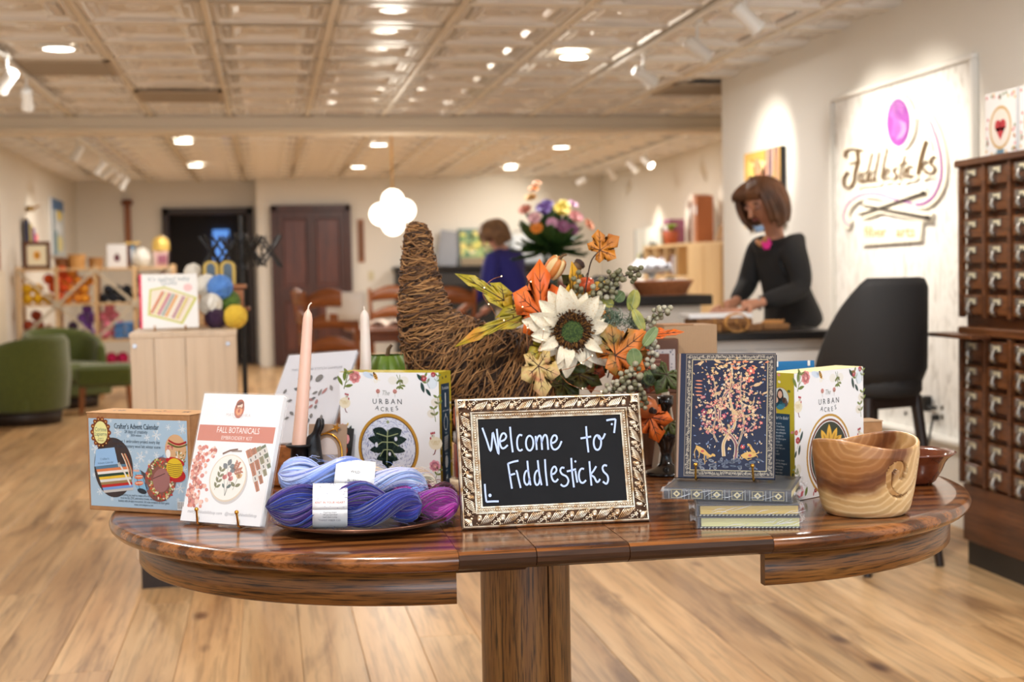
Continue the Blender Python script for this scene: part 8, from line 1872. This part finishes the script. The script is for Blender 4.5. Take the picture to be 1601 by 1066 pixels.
for lab, b_, t_, mm, nw in (('dark green leaf low between the sunflower and the berry clusters', (0.6784, 3.08, 0.9875), (0.7243, 3.06, 0.9661), DGL, .8), ('russet leaf behind the sunflower, above the welcome sign frame', (0.7096, 3.12, 0.9982), (0.7115, 3.1, 0.9463), RDL, .8),
        ('deep green leaf behind the large orange green leaf', (0.7543, 3.12, 1.019), (0.7291, 3.11, 0.9838), DGL, .9), ('amber leaf half hidden behind the sunflower petals on the berry side', (0.726, 3.12, 1.099), (0.7794, 3.11, 1.076), BRNL, .8), ('dark leaf at the horn mouth above the welcome sign', (0.6501, 3.12, 0.964), (0.6819, 3.1, 0.9329), DGL, .9), ('russet leaf under the berries before the kraft boxes', (0.7806, 3.08, 0.9771), (0.8142, 3.07, 0.941), RDL, .8),
        ('deep green leaf behind the gourd and ochre leaf', (0.6949, 3.14, 1.171), (0.6586, 3.14, 1.208), DGL, .8), ('olive leaf behind the red orange apple', (0.7168, 3.14, 1.156), (0.7521, 3.13, 1.192), GRY, .7)):
    maple('maple_leaf', lab, b_, t_, 1, mm, (0, -1, .3), .3, .2, 5, narrow=nw)
eu = leaf_mat('leaf_eucalyptus', (106, 128, 84), (134, 150, 96), (88, 112, 72), 20)
eu2 = leaf_mat('leaf_yellow_green', (140, 140, 60), (170, 164, 80), (112, 122, 56), 20)
def round_leaf(label, base, tip, w, m, face=(0, -1, .2)):
    B_, T_ = Vector(base), Vector(tip); y = (T_-B_).normalized(); z = Vector(face); z = (z-y*z.dot(y)).normalized(); x = y.cross(z); L = (T_-B_).length; t = thing('eucalyptus_leaf', label, 'leaf', B_, 0, 'round green leaves among the berries')
    b = MB(); b.grid(lambda u, v: x*(u-.5)*w*2*math.sqrt(max(0, math.sin(PI*min(1, v*.94+.03))))+y*L*v+z*(.25*abs(u-.5)*w*2-.12*L*v*v), 8, 10); b.build('blade', m, t, mods=[('SOLIDIFY', dict(thickness=.0009, offset=0))])
    vn = MB(); vn.tube([y*L*q/6+z*(-.12*L*(q/6)**2+.0012) for q in range(7)], [.0008*(1-.6*q/6) for q in range(7)], 4); vn.build('vein', mat('pale_vein', (176, 186, 140), .6), t)
    MB().tube([-y*.02, (0, 0, 0)], .0011, 5).build('stalk', mat('stalk_green', (96, 104, 56), .6), t); return t
round_leaf('round sage green leaf in the middle of the berry clusters', (0.7746, 2.96, 1.011), (0.7697, 2.95, 1.048), .018, eu)
round_leaf('pointed green leaf above the round sage one, before the kraft box', (0.7951, 2.96, 1.054), (0.8226, 2.95, 1.092), .012, eu)
round_leaf('small green leaf at the sunflower petal tips', (0.7483, 3.04, 1.139), (0.7203, 3.03, 1.156), .012, eu2)
round_leaf('yellow green leaf below the upper berry cluster', (0.7861, 3.03, 1.127), (0.7957, 3.02, 1.172), .015, eu2)
round_leaf('grey green leaf between the upper berries and the sage fronds', (0.7543, 3.04, 1.15), (0.7694, 3.03, 1.169), .014, eu)
round_leaf('drooping green leaf right of the sage fronds', (0.7893, 3.02, 1.13), (0.8077, 3, 1.085), .012, eu2)
round_leaf('green leaf tucked behind the lower berry cluster', (0.8107, 3, 0.9958), (0.8248, 2.99, 0.9653), .016, eu)

# ---- cream sunflower
sfc = Vector((0.6512, 3.02, 1.087)); sf = thing('sunflower', 'large cream sunflower with a green and brown centre in the horn mouth', 'flower', sfc, rot=(math.radians(4), 0, math.radians(-8))); sf.scale = (1.13, 1.13, 1.13)
petm = leaf_mat('cream_petal', (236, 222, 190), (240, 230, 206), (222, 198, 154), 22, .55)
def petal(L, w, cup):
    b = MB(); b.grid(lambda u, v: ((u-.5)*w*(math.sin(PI*(.12+.86*v))**.75)*(1-.25*v), -(.10*L*math.sin(v*PI)*cup-.06*L*v*v)-.010*w*math.cos((u-.5)*PI*2)-w*.22*abs(u-.5), L*v), 6, 9); return b
pm1 = petal(1, .60, 1).mesh('petal', petm); pm2 = petal(1, .5, 2.6).mesh('petal', petm)
S_ = .000395
PET = [(102, 235, 1), (119, 222, 0), (137, 222, 1), (92, 205, 1), (69, 196, 0), (53, 220, 1), (37, 204, 0), (60, 190, 1), (20, 170, 1), (-4, 215, 0), (-29, 190, 1), (-45, 240, 0), (-73, 172, 1), (-62, 200, 0), (-99, 228, 0), (-112, 200, 1), (-138, 180, 0), (-152, 190, 1), (-167, 192, 0), (168, 245, 0), (157, 228, 1), (-178, 205, 1), (112, 190, 1), (8, 190, 1)]
for k, (a, l, lay) in enumerate(PET):
    L = l*S_-.022; put('petal', pm1, sf, (.024*math.cos(math.radians(a)), .006-.004*lay, .024*math.sin(math.radians(a))), Euler((math.radians(8+10*lay+rn.uniform(-5, 5)), math.radians(90-a)+rn.uniform(-.05, .05), 0), 'XYZ'), (L*1.0, L*1.0, L))
for a, l in ((-155, 95), (-118, 88), (-100, 92), (150, 80), (-35, 90)):   # inner petals curling over the disc
    L = l*S_; put('petal', pm2, sf, (.034*math.cos(math.radians(a)), -.008, .034*math.sin(math.radians(a))), Euler((math.radians(38), math.radians(90-a), 0)), (L*1.3, L*1.3, L*1.2))
fl_ = MB(); rr_ = random.Random(4)
for k in range(420):
    a = rr_.uniform(0, 2*PI); r = rr_.uniform(.020, .041); c = Vector((r*math.cos(a), -.004-.010*math.cos(r*24), r*math.sin(a))); d = Vector((math.cos(a)*.5, -1, math.sin(a)*.5)).normalized()
    fl_.c = lin(rr_.choice([(92, 56, 24), (120, 78, 30), (60, 38, 20), (150, 104, 44)])); fl_.tube([c, c+d*rr_.uniform(.006, .011)], [.0013, .0007], 4)
fl_.build('florets', vcol('floret', .8), sf)['kind'] = 'stuff'
gc_ = MB()
for k in range(260):
    r = .0215*math.sqrt((k+.5)/260); a = k*2.39996; gc_.c = lin(rr_.choice([(70, 92, 44), (92, 112, 52), (56, 78, 40)])); gc_.sph((r*math.cos(a), -.012-.003*math.cos(r*60), r*math.sin(a)), .0015, 5, 4)
gc_.build('green_eye', vcol('floret', .8), sf)['kind'] = 'stuff'
MB().lathe([(0, 0), (.043, 0), (.038, .010), (.02, .014), (0, .015)], 26).build('disc', mat('seed_disc', (70, 44, 22), .9), sf, (0, .002, 0), (PI/2, 0, 0))
MB().tube([(0, .01, 0), (0, .06, -.03), (0, .12, -.05)], .005, 8).build('stem', mat('stalk_green', (96, 104, 56), .6), sf)

# ---- berries
berm = [mat('berry_%d' % k, c, .38, var=v_, vscale=60) for k, (c, v_) in enumerate((((176, 170, 146), (140, 134, 104)), ((122, 118, 84), (90, 88, 60)), ((196, 190, 172), (160, 152, 128)), ((96, 92, 66), (126, 120, 88))))]
bme = [MB().sph((0, 0, 0), 1, 9, 7).mesh('berry', m_) for m_ in berm]
stem_m = mat('stalk_dark', (58, 36, 26), .6)
def berries(label, path, n, spread, seed, r=.0063, pal=(0, 1, 2, 3), droop=0):
    P = [Vector(q) for q in path]; t = thing('berry_spray', label, 'berries', P[0], 0, 'berry sprays in the straw horn'); sp_ = spline(P, 6); rr = random.Random(seed); placed = []
    MB().tube([q-P[0] for q in sp_], .0014, 6).build('stem', stem_m, t); tw2 = MB(); tries = 0
    while len(placed) < n and tries < n*30:
        tries += 1; f = .25+.75*rr.random(); c = sp_[int(f*(len(sp_)-1))]; d = Vector((rr.gauss(0, 1), rr.gauss(0, .8)-.3, rr.gauss(0, 1))).normalized(); p = c+d*spread*rr.uniform(.35, 1)*(1.1-.5*abs(f-.6)); q = r*rr.uniform(.82, 1.12)
        if any((p-o).length < (q+o2)*.93 for o, o2 in placed): continue
        placed.append((p, q)); put('berry', bme[rr.choice(pal)], t, p-P[0], (rr.random()*6, rr.random()*6, 0), q); tw2.tube([c-P[0], p-P[0]], .0006, 4)
    tw2.build('stalk', stem_m, t); return t
berries('khaki berry spray reaching up and right above the sunflower', [(0.691, 3.04, 1.151), (0.7207, 3.03, 1.179), (0.7544, 3.02, 1.198), (0.8023, 3.01, 1.213)], 40, .024, 1, pal=(0, 1, 3, 1))
berries('small grey green berry cluster beside the red apple', [(0.679, 3.07, 1.151), (0.6773, 3.06, 1.182), (0.6749, 3.06, 1.21)], 8, .011, 2, pal=(1, 3, 0))
berries('grey berry spray under the khaki one, by the sunflower petals', [(0.6864, 3.04, 1.135), (0.7175, 3.03, 1.162), (0.7496, 3.02, 1.17)], 16, .018, 3, pal=(0, 3, 1, 2))
berries('pale berry spray sticking out in front of the white bar counter', [(0.803, 3.02, 1.086), (0.8208, 3.01, 1.103), (0.8413, 3, 1.118), (0.8674, 3, 1.128)], 17, .015, 4, pal=(0, 2, 0, 1))
berries('white berry spray hanging before the floral framed tea box', [(0.8092, 2.98, 1.067), (0.8175, 2.97, 1.039), (0.8029, 2.96, 1.007)], 20, .015, 5, pal=(2, 2, 0))
berries('large grey white berry cluster hanging over the corner of the welcome sign', [(0.7832, 2.95, 1.011), (0.7607, 2.93, 0.9884), (0.73, 2.92, 0.971), (0.7103, 2.92, 0.9608)], 46, .024, 6, pal=(0, 2, 0, 1))
berries('olive and grey berries at the end of the cluster beside the small gourd', [(0.7563, 2.93, 0.9749), (0.7744, 2.92, 0.9532), (0.788, 2.92, 0.931)], 18, .014, 7, pal=(1, 0, 3, 2))

# ---- fruit, gourds, fronds, wire of lights
ap = thing('apple', 'small red orange apple behind the berries', 'fruit', (0.7001, 3.09, 1.187)); MB().lathe([(0, -.016), (.008, -.0175), (.017, -.010), (.0195, 0), (.017, .010), (.009, .0155), (.003, .0135), (0, .012)], 22).build('flesh', mat('apple_skin', (206, 74, 44), .3, var=(222, 110, 60), vscale=30), ap); MB().tube([(0, 0, .012), (.001, 0, .019), (.004, 0, .025)], .0011, 6).build('stem', stem_m, ap)
gd = thing('gourd', 'striped cream and orange gourd at the top of the flowers', 'gourd', (0.6358, 3.12, 1.225), rot=(.4, .5, 0)); 
for k in range(8):
    MB().sph((.012*math.cos(k*PI/4), .012*math.sin(k*PI/4), 0), (.0105, .0105, .026), 12, 8).build('rib', mat('gourd_a', (226, 196, 140), .45) if k % 2 else mat('gourd_b', (206, 128, 62), .45), gd)
MB().tube([(0, 0, .024), (.002, 0, .034), (.008, 0, .04)], [.004, .003, .0025], 6).build('stem', mat('stem_brown', (96, 70, 40), .7), gd)
ac = thing('pod', 'brown seed pod with a dark cap behind the ochre leaf', 'seed pod', (0.6848, 3.11, 1.226), rot=(0, .8, 0)); MB().lathe([(0, -.018), (.009, -.012), (.012, 0), (.011, .008), (0, .009)], 14).build('husk', mat('pod_brown', (128, 96, 62), .6, var=(96, 70, 44), vscale=40), ac); MB().lathe([(.013, .006), (.0135, .012), (.007, .017), (0, .018)], 14).build('cap', mat('pod_cap', (66, 44, 36), .7), ac)
gp2 = thing('gourd', 'small orange gourd with a black stub beside the corner of the welcome sign', 'gourd', (0.8068, 2.99, 0.917)); MB().lathe([(0, -.024), (.014, -.022), (.024, -.010), (.026, .002), (.021, .016), (.010, .024), (0, .026)], 24).build('flesh', mat('orange_gourd', (206, 116, 60), .4, var=(186, 92, 44), vscale=24), gp2); MB().cyl((.006, -.024, -.004), (.010, -.036, -.006), .0075, .0055, 10).build('stub', mat('stub_dark', (46, 34, 32), .6), gp2)
cl = thing('twisted_bark', 'tangle of brown curled bark beside the green leaves at the horn top', 'bark', (0.5638, 3.15, 1.129)); rr = random.Random(3); cb_ = MB()
for k in range(26):
    o = Vector((rr.gauss(0, .014), rr.gauss(0, .010), rr.gauss(0, .007))); R_b = rr.uniform(.004, .011); a = rr.uniform(0, 6); cb_.tube([o+Vector((R_b*math.cos(a+q*.55), .003*q-.01, R_b*math.sin(a+q*.55))) for q in range(11)], .0012, 5)
cb_.build('curl', mat('bark_curl', (110, 76, 46), .8, var=(76, 50, 30), vscale=60), cl)
fz = thing('sage_frond', 'frosted grey green fern like sprig beside the sunflower', 'plant', (0.7362, 3.01, 1.109)); rr = random.Random(8); fb_ = MB()
for k in range(330):
    p0 = Vector((rr.gauss(0, .014), rr.gauss(0, .009), rr.gauss(0, .010))); d = Vector((rr.gauss(0, 1), rr.gauss(0, 1), rr.gauss(.3, 1))).normalized(); l = rr.uniform(.008, .016); fb_.c = lin(rr.choice([(120, 136, 112), (146, 158, 138), (92, 110, 86), (78, 96, 78)])); fb_.tube([p0, p0+d*l*.6, p0+d*l+Vector((0, 0, .002))], [.0009, .0007, .0003], 4)
    if k % 3 == 0: fb_.sph(p0+d*l, .0013, 5, 4)
fb_.build('needle', vcol('frond', .7), fz)['kind'] = 'stuff'
fz2 = copy_tree(fz); fz2.location = (0.7969, 3.04, 1.1); fz2['label'] = 'second frosted sprig in the shade right of the first'; fz2.scale = (.75, .75, .75); fz['group'] = fz2['group'] = 'frosted sprigs in the straw horn'
fz3 = copy_tree(fz); fz3.location = (0.8104, 3, 0.9734); fz3['label'] = 'frosted sprig low down behind the white berries'; fz3.scale = (.7, .7, .7); fz3['group'] = fz['group']
fw_ = thing('fairy_lights', 'thin copper wire of tiny warm lights looped round the flowers', 'string lights', (0.5122, 3.1, 1.154)); FO = Vector((0.5122, 3.1, 1.154))
cw = mat('copper_wire', (176, 116, 74), .3, .9); led = mat('lit_led', (255, 240, 210), .3, emit=(255, 226, 170), estr=4)
for P in ([(0.5151, 3.12, 1.208), (0.4919, 3.12, 1.2), (0.4743, 3.12, 1.18), (0.4753, 3.12, 1.16), (0.4907, 3.12, 1.14), (0.5014, 3.1, 1.118), (0.5259, 3.06, 1.108), (0.561, 3.05, 1.107)], [(0.5777, 3.1, 1.195), (0.5518, 3.08, 1.159), (0.552, 3.06, 1.137), (0.5593, 3.04, 1.115), (0.5486, 3, 1.086), (0.5452, 2.97, 1.054), (0.5528, 2.94, 1.024), (0.5692, 2.95, 1.061), (0.5812, 2.98, 1.093)],
          [(0.6013, 2.95, 1.006), (0.627, 2.94, 1.011), (0.6577, 2.94, 1.024), (0.6774, 2.94, 1.037)], [(0.6013, 2.95, 1.006), (0.6222, 2.92, 0.98), (0.6542, 2.91, 0.9689), (0.6885, 2.91, 0.9624)], [(0.5753, 2.88, 0.9579), (0.6268, 2.88, 0.9588), (0.6744, 2.88, 0.9532)]):
    s_ = spline(P, 6); MB().tube([q-FO for q in s_], .0006, 5).build('wire', cw, fw_)
    for q in s_[::11]+[s_[-1]]: put('light_bulb', MB().sph((0, 0, 0), .0014, 7, 5).mesh('light_bulb', led), fw_, q-FO)
for k, (a, b) in enumerate((((0.5797, 3.12, 1.105), (0.6334, 3.1, 1.08)), ((0.517, 3.17, 1.179), (0.5843, 3.14, 1.152)))): pass
vt = thing('vine_twig', 'dark bent vine twig over the horn mouth behind the light wire', 'twig', (0.544, 3.16, 1.152)); VO = Vector((0.544, 3.16, 1.152)); MB().tube([Vector(q)-VO for q in spline([(0.5908, 3.14, 1.109), (0.5639, 3.15, 1.138), (0.5688, 3.15, 1.164), (0.5812, 3.15, 1.198), (0.59, 3.15, 1.201)], 5)], .0014, 6).build('shoot', stem_m, vt)
